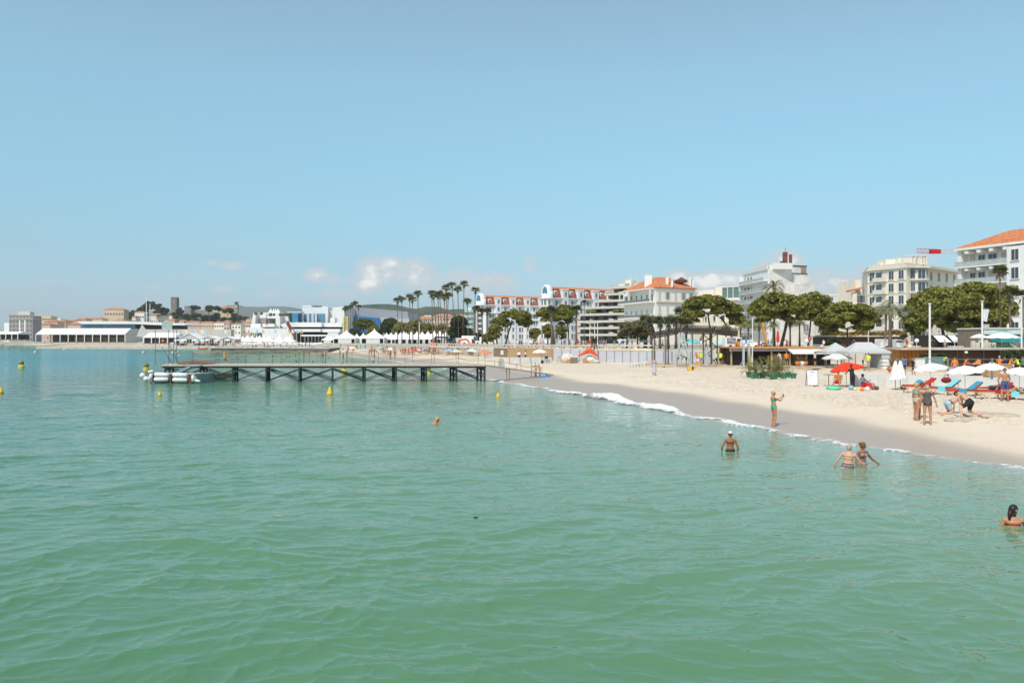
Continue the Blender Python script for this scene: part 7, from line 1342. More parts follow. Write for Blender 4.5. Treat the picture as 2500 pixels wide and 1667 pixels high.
# restaurant at right
rk = B('restaurant_kiosk', 'low restaurant with pale fascia and teal canopy at the right', 'restaurant', P(2440, 108), ZP); dR = 108
mb = MB(); mb.box(gx(2398, dR), gx(2560, dR), dR, dR+6, ZP, gz(802, dR)); rk.part(mb, 'wall', C('dim_wall', 1, 1, 1)); mb = MB(); mb.box(gx(2396, dR), gx(2492, dR), dR-.6, dR+6, gz(803.5, dR), gz(800, dR)); rk.part(mb, 'roof', C('pale_stone', 1, 1, 1))
mb = MB(); mb.box(gx(2398, dR), gx(2491, dR), dR-.5, dR-.3, gz(816, dR), gz(804.5, dR)); fa = rk.part(mb, 'fascia', C('pale_aqua_fascia', .58, .64, .62))
def text(s, size, m, parent, loc, rz=0):
    cu = bpy.data.curves.new('lettering', 'FONT'); cu.body = s; cu.size = size; cu.align_x = 'CENTER'; cu.extrude = .004; o = bpy.data.objects.new('lettering', cu); COL.objects.link(o)
    dg = bpy.context.evaluated_depsgraph_get(); me = bpy.data.meshes.new_from_object(o.evaluated_get(dg)); bpy.data.objects.remove(o); me.materials.clear(); me.materials.append(m)
    o = bpy.data.objects.new('lettering', me); COL.objects.link(o); o.parent = parent; o.location = loc; o.rotation_euler = (R(90), 0, rz); return o
o_ = rk.o; text('\u2022 ANNEX \u2022', .38, C('teal_print', .12, .36, .38), fa, (gx(2443, dR)-o_.x, -.52, gz(810.5, dR)-o_.z))
mb = MB(); mb.prism([(0, 0), (-2.2, -.55), (-2.2, -1.05), (0, -.9)], gx(2412, dR), gx(2466, dR), Matrix(((0, 1, 0, 0), (1, 0, 0, dR-.6), (0, 0, 1, gz(816, dR)), (0, 0, 0, 1))), xz=True); rk.part(mb, 'awning', C('teal_canvas', .02, .28, .30)); mb = MB(); mb.add([(gx(2466, dR), dR-2, gz(818, dR)), (gx(2491, dR), dR-1, gz(817, dR)), (gx(2490, dR), dR-1, gz(836, dR)), (gx(2478, dR), dR-2, gz(828, dR))], [(0, 1, 2, 3)]); rk.part(mb, 'awning', C('teal_canvas', 1, 1, 1))
ra = B('restaurant_awning', 'long white awning behind the biggest pine trunks', 'awning', P(2330, 122), ZP); dR = 122
for pa, pb in ((2278, 2304), (2313, 2331), (2352, 2384)): mb = MB(); mb.add([(gx(pa, dR), dR, gz(819, dR)), (gx(pb, dR), dR, gz(819, dR)), (gx(pb+2, dR), dR-2, gz(835, dR)), (gx(pa-2, dR), dR-2, gz(835, dR))], [(0, 1, 2, 3)]); ra.part(mb, 'canvas', CANV)
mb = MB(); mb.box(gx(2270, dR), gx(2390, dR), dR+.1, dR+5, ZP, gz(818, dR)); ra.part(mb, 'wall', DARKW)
tc_ = B('terrace_wall', 'beige stone terrace walls with square pillars under the white parasols', 'wall', P(2400, 100), ZP)
for pa, pb, y0 in ((2374, 2381, 832), (2382, 2405, 836), (2406, 2412, 830), (2413, 2432, 836), (2393, 2399, 830)): mb = MB(); mb.box(gx(pa, 100), gx(pb, 100), 100, 100.4, ZP-.3, gz(y0, 100)); tc_.part(mb, 'pillar', C('cream_stone', 1, 1, 1))
mb = MB(); mb.bar((gx(2466, 99), 99, gz(838, 99)), (gx(2490, 99), 99, gz(853, 99)), .06); mb.bar((gx(2470, 98), 98, gz(842, 98)), (gx(2490, 98), 98, gz(856, 98)), .06); tc_.part(mb, 'handrail', FRAME)
for i, px in enumerate((2423, 2437, 2448, 2458, 2470, 2492)):
    e = empty('agave', (gx(px, 97.5), 97.5, ZP+.6), 0, ORD[i] + ' spiky blue-green agave from the left on the terrace bank', 'plant', 'agaves on the bank'); mb = MB(); fronds(mb, 22, .62, .2, .1, random.Random(i), up=1.2, seg=3); mb.build('leaves', SUCC, e, raw=True); mb = MB(); mb.lathe([(.35, -.35), (.3, 0), (.01, .05)], 8); mb.build('base', C('dim_wall', 1, 1, 1), e)
for i, (pa, pb) in enumerate(((2222, 2248), (2313, 2352), (1962, 1975), (2004, 2028))):
    g = B('lattice_barrier', ('left', 'longest', 'short', 'right')[i] + ' white lattice barrier on the promenade edge ' + ('before the biggest pine', 'between the pine trunks', 'near the red no-entry sign', 'beside the blue panel sign')[i], 'barrier', P(pa, 108), ZP, 'white lattice barriers'); d = 108; z0_ = ZP; x0, x1 = gx(pa, d), gx(pb, d)
    mb = MB(); mb.box(x0, x1, d, d+.06, z0_+.65, z0_+.75); mb.box(x0, x1, d, d+.06, z0_+.05, z0_+.15); g.part(mb, 'rail', FRAME); mb = MB(); n_ = max(2, int((x1-x0)/.4))
    for k in range(n_): a_ = x0+(x1-x0)*k/n_; b_ = x0+(x1-x0)*(k+1)/n_; mb.bar((a_, d-.02, z0_+.15), (b_, d-.02, z0_+.65), .05)
    g.part(mb, 'lattice', FRAME)
pl_ = B('planted_shelf', 'long brown terrace front with hedge and orange flowers before the cream house', 'terrace', P(2060, 160), ZP); mb = MB(); mb.box(gx(2010, 170), gx(2205, 170), 170, 176, ZP, gz(822, 170)); pl_.part(mb, 'wall', C('dark_brown_panel', 1, 1, 1)); mb = MB(); mb.box(gx(2005, 170), gx(2210, 170), 169, 176, gz(822, 170), gz(819, 170)); pl_.part(mb, 'slab', SLAB)
rs4 = np.random.default_rng(3); c = rs4.random((2600, 3))*np.array([gx(2208, 170)-gx(2008, 170), 1.6, .8]); c[:, 0] += gx(2008, 170)-pl_.o.x; c[:, 1] += 169-pl_.o.y; c[:, 2] += gz(819, 170)-ZP; c[:, 2] += .3*np.sin(c[:, 0]); leaves('flower_hedge', c, .35, leafmat('flower_hedge', (.10, .13, .03), (.40, .20, .05), 2.5), pl_.e, rs4)
# ------------------------------------------------------------------ people
C('grey_dress', .42, .42, .46); C('lilac_print', .34, .24, .28, var=.6, scale=30)
V = Vector
SK = {'fair': C('fair_skin', .58, .33, .22, rough=.5, var=.06, scale=6), 'tan': C('tanned_skin', .46, .22, .12, rough=.5, var=.06, scale=6), 'deep': C('deep_tan_skin', .30, .12, .055, rough=.5, var=.06, scale=6), 'dark': C('dark_skin', .07, .035, .022, rough=.5, var=.06, scale=6)}
def skeleton(T=(0, 0, 1), F=(0, 1, 0), head=(0, .03, 1), face=None, L=None, Rr=None, aL=None, aR=None, sex='f', stout=1.0, fingers=False, foot=None):
    T = V(T).normalized(); F = V(F); F = (F - T*F.dot(T)).normalized(); X = F.cross(T).normalized()
    L = L or ((-.04, .02, -1), (0, -.02, -1)); Rr = Rr or ((.04, .0, -1), (0, -.02, -1)); aL = aL or ((-.22, .02, -1), (-.05, .1, -1)); aR = aR or ((.22, .02, -1), (.05, .1, -1))
    pr = []; f = sex == 'f'; w = stout
    def el(nm, c, r): pr.append((nm, c, c, r[0], r[0], (r, X, F, T)))
    def cap(nm, a, b, r1, r2): pr.append((nm, a, b, r1, r2, None))
    for u, rx, ry in ((-.03, .155 if f else .145, .105), (.05, .165 if f else .15, .11), (.14, .14 if f else .145, .10), (.22, .125 if f else .14, .09), (.30, .14 if f else .155, .10), (.38, .15 if f else .17, .105), (.44, .13 if f else .15, .085)):
        el('torso', T*u, (rx*w, ry*w, .075))
    if f:
        for s in (-1, 1): el('torso', T*.345 + X*s*.075 + F*.085*w, (.062, .05, .055))
    hp = T*.50; hd = V(head).normalized(); cap('neck', T*.43, hp + hd*.06, .058, .052)
    fc = V(face).normalized() if face else F; fc = (fc - hd*fc.dot(hd)).normalized(); hx = fc.cross(hd); hc = hp + hd*.15 + fc*.015
    pr.append(('head', hc, hc, .1, .1, ((.073, .092, .108), hx, fc, hd))); pr.append(('head', hc - hd*.055 + fc*.03, hc, .05, .05, ((.052, .062, .055), hx, fc, hd)))
    pr.append(('nose', hc - hd*.02 + fc*.094, hc, .016, .016, ((.013, .02, .022), hx, fc, hd)))
    for s in (-1, 1): pr.append(('ear', hc + hx*s*.077 - fc*.005 - hd*.01, hc, .02, .02, ((.012, .02, .03), hx, fc, hd)))
    ends = []
    for s, (th, sh), nm in ((-1, L, 'L'), (1, Rr, 'R')):
        th = V(th).normalized(); sh = V(sh).normalized(); a = X*s*.085 - T*.03; k = a + th*.42; an = k + sh*.41
        cap('thigh'+nm, a, k, .088*w, .055); cap('shin'+nm, k, k + sh*.16, .055, .056); cap('shin'+nm, k + sh*.16, an, .056, .034)
        fd = V(foot).normalized() if foot else (F if abs(F.z) < .7 else V((0, 1, 0))); fd = (fd - sh*fd.dot(sh)*.85); fd.normalize()
        cap('foot'+nm, an + sh*.03 - fd*.03, an + sh*.055 + fd*.15, .034, .022); ends += [an + sh*.08, k]
    hands = []
    for s, (ua, fa), nm in ((-1, aL, 'L'), (1, aR, 'R')):
        ua = V(ua).normalized(); fa = V(fa).normalized(); a = X*s*(.165 if f else .185)*(.5+.5*w) + T*.425; e = a + ua*.28; wr = e + fa*.24
        cap('arm'+nm, T*.42 + X*s*.09, a, .062, .052 if f else .06); cap('arm'+nm, a, e, .048 if f else .056, .036); cap('fore'+nm, e, e + fa*.07, .037, .038); cap('fore'+nm, e + fa*.07, wr, .038, .024)
        lat = fa.cross(F if abs(fa.dot(F)) < .9 else T).normalized(); nrm = lat.cross(fa)
        pr.append(('hand'+nm, wr + fa*.05, wr, .045, .045, ((.038, .016, .05), lat, nrm, fa)))
        if fingers:
            for q, ln_ in zip((-.030, -.010, .010, .029), (.062, .074, .078, .066)):
                b_ = wr + fa*.088 + lat*q; m_ = b_ + (fa + lat*q*5)*ln_*.55 - nrm*.004; cap('hand'+nm, b_, m_, .0085, .008); cap('hand'+nm, m_, m_ + (fa*.8 + lat*q*4 - nrm*.5)*ln_*.45, .008, .0065)
            b_ = wr + fa*.03 - lat*s*.032; m_ = b_ + (fa*.6 - lat*s*.8).normalized()*.04; cap('hand'+nm, b_, m_, .011, .009); cap('hand'+nm, m_, m_ + (fa*.9 - lat*s*.2).normalized()*.03, .009, .007)
        hands.append(wr + fa*.09); ends.append(wr)
    return pr, dict(T=T, F=F, X=X, hc=hc, hd=hd, fc=fc, hx=hx, hands=hands, low=min(e.z for e in ends))
def body_mesh(pr, voxel, smooth=3):
    mb = MB()
    for nm, a, b, r1, r2, e in pr:
        if e: (rx, ry, rz), X, F, T = e; M4 = Matrix(((X.x*rx, F.x*ry, T.x*rz, a.x), (X.y*rx, F.y*ry, T.y*rz, a.y), (X.z*rx, F.z*ry, T.z*rz, a.z), (0, 0, 0, 1))); mb.lathe([(max(1e-3, math.sin(math.pi*i/8)), -math.cos(math.pi*i/8)) for i in range(9)], 14, M4)
        else:
            n_ = max(2, int((b-a).length/.03)); mb.tube([a + (b-a)*i/n_ for i in range(n_+1)], [r1 + (r2-r1)*i/n_ for i in range(n_+1)], 10)
            mb.ball(a, r1, n=10, m_=6); mb.ball(b, r2, n=10, m_=6)
    me = bpy.data.meshes.new('t'); me.from_pydata(mb.v, [], mb.f); o = bpy.data.objects.new('t', me); COL.objects.link(o)
    bm = bmesh.new(); bm.from_mesh(me); bmesh.ops.recalc_face_normals(bm, faces=bm.faces); bm.to_mesh(me); bm.free()
    md = o.modifiers.new('r', 'REMESH'); md.mode = 'VOXEL'; md.voxel_size = voxel; md.use_smooth_shade = True
    if smooth: ms = o.modifiers.new('s', 'SMOOTH'); ms.factor = .5; ms.iterations = smooth
    dg = bpy.context.evaluated_depsgraph_get(); out = bpy.data.meshes.new_from_object(o.evaluated_get(dg)); bpy.data.objects.remove(o); bpy.data.meshes.remove(me); out.name = 'body'; return out
def regions(me, pr):
    n = len(me.polygons); c = np.empty(n*3); me.polygons.foreach_get('center', c); c = c.reshape(-1, 3); best = np.full(n, 1e9); idx = np.zeros(n, int); tt = np.zeros(n)
    for i, (nm, a, b, r1, r2, e) in enumerate(pr):
        a_, b_ = np.array(a), np.array(b)
        if e: (rx, ry, rz), X, F, T = e; q = c - a_; d = (np.sqrt((q@np.array(X)/rx)**2 + (q@np.array(F)/ry)**2 + (q@np.array(T)/rz)**2) - 1)*min(rx, ry, rz); t = np.zeros(n)
        else: ab = b_ - a_; t = np.clip((c-a_)@ab/(ab@ab), 0, 1); d = np.linalg.norm(c - a_ - t[:, None]*ab, axis=1) - (r1 + (r2-r1)*t)
        m = d < best; best[m] = d[m]; idx[m] = i; tt[m] = t[m]
    return c, idx, tt
def shell(me, keep, off, name, m, parent):
    nv = len(me.vertices); co = np.empty(nv*3); me.vertices.foreach_get('co', co); co = co.reshape(-1, 3); no = np.empty(nv*3); me.vertices.foreach_get('normal', no); no = no.reshape(-1, 3)
    fs = [tuple(p.vertices) for p, k in zip(me.polygons, keep) if k]
    if not fs: return None
    used = sorted({v for f in fs for v in f}); mp = {v: i for i, v in enumerate(used)}
    o = bpy.data.meshes.new(name); o.from_pydata([tuple(co[v] + no[v]*off) for v in used], [], [tuple(mp[v] for v in f) for f in fs]); o.update()
    return link(name, o, parent, [m], True)
def outfit(kind, c, idx, tt, pr, K):
    T, F, X = (np.array(K[k]) for k in 'TFX'); u = c@T; fw = c@F; sd_ = c@X; nm = np.array([pr[i][0] for i in idx]); tor = nm == 'torso'
    th = np.char.startswith(nm, 'thigh'); arm = np.char.startswith(nm, 'arm'); fore = np.char.startswith(nm, 'fore'); shin = np.char.startswith(nm, 'shin'); trunk = tor | (arm & (tt < .3) & (np.abs(sd_) < .17))
    if kind == 'bottoms': return (tor & (u < .085)) | (th & (tt < .16) & (np.abs(sd_) < .15))
    if kind == 'bandeau': return tor & (u > .30) & (u < .385)
    if kind == 'strap': return tor & (u > .315) & (u < .345)
    if kind == 'onepiece': return (tor & (u < .36)) | (th & (tt < .12) & (np.abs(sd_) < .15))
    if kind == 'swimback': return tor & (u < .14)
    if kind == 'tank': return (trunk & (u < .46)) | (arm & (tt < .25) & (u > .3))
    if kind == 'tshirt': return (trunk & (u > -.02)) | (arm & (tt < .75)) | (tor & (u > 0))
    if kind == 'shorts': return (tor & (u < .13)) | (th & (tt < .78))
    if kind == 'trunks': return (tor & (u < .10)) | (th & (tt < .62))
    if kind == 'waistband': return tor & (u > .07) & (u < .13)
    if kind == 'vest': return tor & (u > .1) & (u < .45) | (arm & (tt < .25) & (np.abs(sd_) < .2))
    if kind == 'trousers': return (tor & (u < .12)) | th | (shin & (tt < .9))
    if kind == 'dress': return (trunk) | (arm & (tt < .3)) | th
def hairmask(c, idx, pr, K, style):
    hc, hd, fc = (np.array(K[k]) for k in ('hc', 'hd', 'fc')); nm = np.array([pr[i][0] for i in idx]); q = c - hc; up = q@hd; fw = q@fc
    m = ((nm == 'head') | (nm == 'ear')) & (fw < .045 + .35*np.clip(up-.03, -.2, .2)) & (up > -.055) & ((nm != 'ear'))
    m |= (nm == 'head') & (up > .062)
    if style == 'long': m |= ((nm == 'neck') & (fw < 0))
    return m
HAIR = {'blonde': C('blonde_hair', .50, .33, .14, var=.25, scale=20), 'grey': C('grey_hair', .40, .34, .27, var=.25, scale=20), 'brown': C('brown_hair', .16, .07, .03, var=.3, scale=20), 'dark': C('dark_hair', .025, .015, .012, rough=.45, var=.3, scale=20)}
DARKP = C('dark_lens', .012, .012, .014, rough=.2, var=0)
def person(label, loc, rz, pose, h=1.68, skin='tan', hair='brown', clothes=(), hstyle='short', cap=None, voxel=.0095, depth=None, glasses=False, extra=None, grp=None, name='person', sink=0.0):
    pr, K = skeleton(**pose); me = body_mesh(pr, voxel); c, idx, tt = regions(me, pr); s = h/1.72
    zz = [v.co.z for v in me.vertices]; lo = min(zz); e = empty(name, loc, rz, label, 'person', grp)
    off = -lo if depth is None else None
    z = (off if off is not None else depth/s) - sink/s
    b = link('body', me, e, [SK[skin]], True); b.scale = (s, s, s); b.location = (0, 0, z*s)
    for k, m, o_ in clothes: shell(me, outfit(k, c, idx, tt, pr, K), o_, {'bandeau': 'bikini_top', 'bottoms': 'bikini_bottom', 'strap': 'bikini_strap', 'onepiece': 'swimsuit', 'swimback': 'swimsuit', 'tank': 'top', 'tshirt': 'shirt'}.get(k, k), m, b)
    hm_ = hairmask(c, idx, pr, K, hstyle)
    if cap: shell(me, hm_ & (((c-np.array(K['hc']))@np.array(K['hd'])) < .035), .012, 'hair', HAIR[hair], b); shell(me, (((c-np.array(K['hc']))@np.array(K['hd'])) > .03) & hm_ | ((((c-np.array(K['hc']))@np.array(K['hd'])) > .05) & np.array([pr[i][0] == 'head' for i in idx])), .016, 'cap', cap, b)
    elif hair: shell(me, hm_, .016, 'hair', HAIR[hair], b)
    hc, hd, fc, hx = (K[k] for k in ('hc', 'hd', 'fc', 'hx'))
    if cap: mb = MB(); mb.add([hc+hd*.045+fc*.085+hx*.06, hc+hd*.045+fc*.085-hx*.06, hc+hd*.02+fc*.17-hx*.04, hc+hd*.02+fc*.17+hx*.04], [(0, 1, 2, 3)]); mb.build('cap_peak', cap, b, raw=True)
    if hstyle in ('bun', 'long') and hair:
        mb = MB()
        if hstyle == 'bun': mb.ball(hc + hd*.06 - fc*.09, .05, n=10, m_=7)
        else: mb.tube([hc - fc*.08, hc - fc*.11 - hd*.1, K['T']*.42 - fc*.10, K['T']*.30 - fc*.105], [.05, .045, .03, .012], 8)
        mb.build('hair_knot' if hstyle == 'bun' else 'ponytail', HAIR[hair], b, True)
    mb = MB()
    if glasses: mb.ball(hc+hd*.012+fc*.082+hx*.03, .028, .015, .018, n=8, m_=5); mb.ball(hc+hd*.012+fc*.082-hx*.03, .028, .015, .018, n=8, m_=5); mb.build('sunglasses', DARKP, b)
    elif voxel < .015:
        for s_ in (-1, 1): mb = MB(); mb.ball(hc+hd*.012+fc*.083+hx*s_*.03, .0095, .007, .007, n=8, m_=5); mb.build('eye', DARKP, b)
        mb = MB(); mb.ball(hc-hd*.058+fc*.088, .022, .008, .006, n=8, m_=5); mb.build('mouth', C('lips', .38, .10, .08), b)
    if extra: extra(b, K)
    return e
def G2(px, py):     # feet on the sand: solve for the ground height
    z = .5
    for _ in range(12): q = G(px, py, z); z = .5*z + .5*sz(q.x, q.y)
    return Vector((q.x, q.y, sz(q.x, q.y)))
GRN = C('emerald_swimwear', .01, .36, .18, rough=.6, var=.05); BLK = C('black_cloth', .02, .019, .02, rough=.8, var=.1); AQ = C('aqua_swimwear', .10, .55, .58); WSH = C('white_shirt', .74, .74, .75); NAVY = C('navy_cloth', .02, .03, .09)
def phone(b, K):
    q = K['hands'][1]; mb = MB(); mb.cbox(q + K['F']*.01 + K['T']*.03, .012, .075, .15, math.atan2(K['F'].y, K['F'].x)); o = mb.build('phone_case', BLK, b)
POSE_PHONE = dict(T=(0, -.06, 1), face=(0, 1, -.05), head=(0, .06, 1), aL=((-.1, .85, -.5), (.35, .75, .55)), aR=((.1, .85, -.45), (-.25, .75, .62)), L=((-.02, .05, -1), (0, -.10, -1)), Rr=((.02, .10, -1), (0, -.14, -1)), fingers=True, stout=1.05)
q = G2(1889, 1041); q = Vector((q.x, q.y, max(q.z, .02)))
person('woman in emerald green bikini photographing with her phone at the water edge', q, R(-78), POSE_PHONE, h=1.60, skin='tan', hair='blonde', clothes=(('bandeau', GRN, .007), ('bottoms', C('mint_swimwear', .01, .42, .27), .008)), hstyle='bun')
e = empty('phone', (0, 0, 0)); bpy.data.objects.remove(e)
_p = [o for o in bpy.data.objects if o.name.startswith('person')][-1]; pr_, K_ = skeleton(**POSE_PHONE); b_ = [c for c in _p.children][0]
wq = (K_['hands'][0] + K_['hands'][1])/2 + Vector((0, .02, .03)); me_s = b_.scale[0]; loc_ = _p.matrix_basis @ (b_.matrix_basis @ wq)
mb = MB(); mb.box(-.036, .036, -.005, .005, -.07, .09); o = mb.build('phone', BLK, label='black phone held up by the woman in the green bikini', cat='phone'); o.location = loc_; o.rotation_euler = (0, 0, R(-78))
def inwater(label, px, py, above, rz, pose, h=1.62, **k):
    q = G(px, py); s = h/1.72; pose = dict(pose); return person(label, (q.x, q.y, 0), rz, pose, h=h, depth=(above - .76*s), **k)
inwater('woman in white cap standing waist-deep with her back to us', 1783, 1101, .70, R(-6), dict(aL=((-.45, -.12, -.85), (-.05, .35, -.9)), aR=((.36, -.10, -.9), (-.05, .3, -.9)), head=(.04, .06, 1), fingers=True, stout=1.05), skin='deep', hair='brown', cap=C('pale_pink_cap', .72, .64, .62), clothes=(('strap', BLK, .006), ('bottoms', BLK, .008)))
inwater('grey-haired woman seen from behind wading beside a younger woman', 2069, 1141, .72, R(-22), dict(T=(.10, .05, 1), aL=((-.55, -.02, -.8), (-.45, .2, -.8)), aR=((.55, .15, -.8), (.62, .5, -.55)), face=(.55, .8, -.1), stout=1.22, fingers=True), skin='fair', hair='grey', clothes=(('swimback', C('grey_print_swimsuit', .22, .17, .17, var=.6, scale=30), .009),))
inwater('brown-haired woman in patterned bikini wading, right of the grey-haired one', 2106, 1134, .70, R(200), dict(T=(0, -.02, 1), aL=((-.62, .1, -.75), (-.75, .25, -.6)), aR=((.35, 0, -.95), (.1, .3, -.9)), face=(-.75, .65, -.1), stout=1.0, fingers=True), skin='deep', hair='brown', hstyle='bun', clothes=(('bandeau', C('lilac_print', .34, .24, .28, var=.6, scale=30), .008), ('swimback', C('lilac_print', 1, 1, 1), .008)))
inwater('dark-haired woman up to her shoulders in the water at the right edge', 2476, 1284, .44, R(-10), dict(T=(0, .12, 1), aL=((-.35, .15, -.9), (-.1, .6, -.6)), aR=((.6, .5, -.6), (.4, .8, -.2)), stout=1.1, face=(.85, .45, -.05), fingers=True), h=1.66, skin='tan', hair='dark', hstyle='long', clothes=(('strap', C('dark_red_strap', .20, .01, .015), .006),))
inwater('swimmer with tan hair bun, only head and shoulder above the water', 1041, 1034, .60, R(-70), dict(T=(0, .9, .45), head=(0, .25, 1), face=(0, 1, -.1), aL=((-.6, .9, .1), (.1, 1, 0)), aR=((.6, -.4, -.2), (.2, -.9, .1))), h=1.8, skin='tan', hair='blonde', hstyle='bun', glasses=True)
q = G2(2237, 1027); person('blonde woman in aqua bikini facing right, arm at her side', q, R(-80), dict(aL=((-.2, .0, -1), (-.05, .2, -1)), aR=((.2, .25, -1), (.0, .5, -.85)), face=(0, 1, -.2), stout=1.15, fingers=True), h=1.68, skin='tan', hair='blonde', hstyle='bun', clothes=(('bandeau', AQ, .008), ('bottoms', C('pale_print_swimwear', .50, .48, .42, var=.3, scale=25), .009)))
q = G2(2251, 1023); person('woman in sunglasses and light bikini behind the dark-topped one', q, R(160), dict(aL=((-.2, .2, -1), (-.3, .7, .2)), aR=((.2, .1, -1), (.0, .4, -.9)), stout=1.1, fingers=True), h=1.66, skin='deep', hair='brown', glasses=True, clothes=(('bandeau', C('pale_print_swimwear', 1, 1, 1), .008), ('bottoms', C('pale_print_swimwear', 1, 1, 1), .009)))
q = G2(2264, 1037); person('woman in dark grey top and black bottoms seen from behind', q, R(-14), dict(T=(0, .03, 1), aL=((-.25, .0, -1), (-.1, .1, -1)), aR=((.42, .02, -.9), (.28, .12, -.95)), L=((-.06, .0, -1), (-.02, -.03, -1)), Rr=((.08, .02, -1), (.03, -.04, -1)), face=(.4, .8, -.35), head=(.05, .25, 1), stout=1.12, fingers=True), h=1.70, skin='tan', hair='grey', clothes=(('tank', C('charcoal_top', .10, .09, .085, var=.15), .018), ('bottoms', BLK, .016)))
q = G2(2314, 1010); person('kneeling man in navy and pale blue shorts digging in the sand', q, R(-85), dict(T=(0, .88, .42), F=(0, .4, -1), head=(0, .9, .15), face=(0, .3, -1), L=((-.1, .38, -.92), (0, -.97, -.18)), Rr=((.1, .30, -.95), (0, -.97, -.15)), aL=((-.05, .1, -1), (0, .0, -1)), aR=((.1, .25, -1), (0, .1, -1)), sex='m', fingers=True, foot=(0, -1, .1)), h=1.76, skin='fair', hair='dark', clothes=(('trunks', C('pale_blue_shorts', .38, .46, .56), .016), ('waistband', C('navy_cloth', 1, 1, 1), .022)))
q = G2(2368, 1020); person('crouching man in black shorts reaching down into the sand', q, R(38), dict(T=(-.05, .72, .68), F=(0, .6, -.7), head=(0, .95, .0), face=(0, .2, -1), L=((-.62, .62, -.45), (-.35, -.35, -.87)), Rr=((.30, .35, -.88), (.1, -.95, -.25)), aL=((-.35, .45, -.85), (-.1, .3, -1)), aR=((.25, .3, -.9), (0, .2, -1)), sex='m', fingers=True, stout=1.08), h=1.80, skin='fair', hair='dark', clothes=(('shorts', BLK, .02),))
q = G2(2453, 979); person('bare-chested man in patterned blue trunks standing with hands behind his back', q, R(176), dict(aL=((-.35, -.25, -.9), (.35, -.45, -.8)), aR=((.35, -.25, -.9), (-.35, -.45, -.8)), L=((-.12, .02, -1), (-.06, -.02, -1)), Rr=((.14, .02, -1), (.05, -.02, -1)), face=(.1, 1, -.1), sex='m', fingers=True), h=1.78, skin='tan', hair='dark', glasses=True, clothes=(('trunks', mat('blue_print_trunks', (.05, .09, .22), var=.95, scale=22), .018),))
SIT = dict(T=(0, -.25, 1), L=((-.15, .85, .25), (0, .1, -1)), Rr=((.25, .85, .1), (.05, .15, -1)), aL=((-.2, .35, -.9), (.1, .9, -.1)), aR=((.2, .35, -.9), (-.1, .9, -.1)), sex='m')
q = G2(2046, 949); person('seated man in red shorts and red cap under the red parasol', q, R(150), dict(SIT, fingers=True, stout=1.1), h=1.74, skin='tan', hair='brown', cap=C('red_cap', .55, .05, .04), clothes=(('tank', C('mustard_shirt', .42, .18, .03), .014), ('shorts', C('bright_red_shorts', .65, .03, .02), .016)))
q = G2(2081, 949); person('standing woman in long black dress and black cap bending under the red parasol', q, R(20), dict(T=(.1, .35, .93), face=(.6, .6, -.4), aL=((-.2, .5, -.8), (0, .8, -.4)), aR=((.2, .4, -.9), (0, .9, -.2))), h=1.62, skin='deep', hair='dark', cap=BLK, clothes=(('dress', BLK, .03), ('trousers', BLK, .02)))
q = G2(2108, 951); person('dark-skinned person in grey shirt sitting on the sand against the windbreak', q, R(-150), dict(T=(0, -.15, 1), L=((-.15, .9, .45), (0, .5, -.85)), Rr=((.15, .9, .5), (.0, .6, -.8)), aL=((-.3, .5, -.7), (.1, .8, .5)), aR=((.2, .5, -.8), (0, .8, .0)), sex='m'), h=1.72, skin='dark', hair='dark', clothes=(('tshirt', C('slate_shirt', .18, .20, .25), .014), ('trousers', C('bright_red_cloth', 1, 1, 1), .016)), voxel=.012)
e = person('sunbather lying on a red lounger behind the man in trunks', (gx(2425, 44.6), 44.6, sz(gx(2425, 44.6), 44.6)+.44), R(-95), dict(T=(0, .93, .32), F=(0, -.3, 1), head=(0, .95, .3), face=(0, -.2, 1), L=((-.06, -1, .0), (0, -1, -.02)), Rr=((.08, -1, .03), (0, -1, -.05)), foot=(0, 0, 1), aL=((-.3, -.8, -.1), (0, -1, 0)), aR=((.3, -.8, -.1), (0, -1, 0)), sex='m'), skin='deep', hair='dark', clothes=(('trunks', NAVY, .014),), voxel=.012)
e = person('sunbather with bent knees on the lounger at the right edge', (gx(2496, 43.6), 43.6, sz(gx(2496, 43.6), 43.6)+.42), R(-95), dict(T=(0, .75, .6), F=(0, -.6, .75), head=(0, .7, .6), face=(0, -.5, .8), L=((-.1, -.8, .55), (0, -.75, -.65)), Rr=((.1, -.8, .35), (0, -.9, -.4)), foot=(0, -1, .3), aL=((-.3, -.5, -.6), (0, -.9, .2)), aR=((.3, -.5, -.6), (0, -.9, .2))), skin='tan', hair='brown', clothes=(('bottoms', NAVY, .01), ('bandeau', NAVY, .01)), voxel=.012)
def skirt(b, K): mb = MB(); mb.lathe([(.15, .12), (.2, -.05), (.23, -.4), (.27, -.62)], 18); mb.build('skirt', C('grey_dress', .42, .42, .46), b, True)
q = G2(1597, 916); person('woman in grey sleeveless dress standing alone on the dry sand', q, R(170), dict(aL=((-.2, .2, -1), (.2, .8, .6)), aR=((.15, .1, -1), (0, .2, -1))), h=1.64, skin='tan', hair='brown', clothes=(('tank', C('grey_dress', 1, 1, 1), .02),), voxel=.013, extra=skirt)
for px, py, rz, lb_, hr in ((1267, 885, 170, 'left of two men in white shirts and black shorts on the sand', 'grey'), (1283, 885, 100, 'right of two men in white shirts and black shorts, arms folded', 'dark')):
    q = G2(px, py); person(lb_, q, R(rz), dict(sex='m', aL=((-.25, .1, -1), (.2, .9, 0)) if rz == 100 else None, aR=((.25, .1, -1), (-.2, .9, 0)) if rz == 100 else None), h=1.76, skin='tan', hair=hr, clothes=(('tshirt', WSH, .02), ('shorts', BLK, .02)), voxel=.016, grp='two men in white shirts')

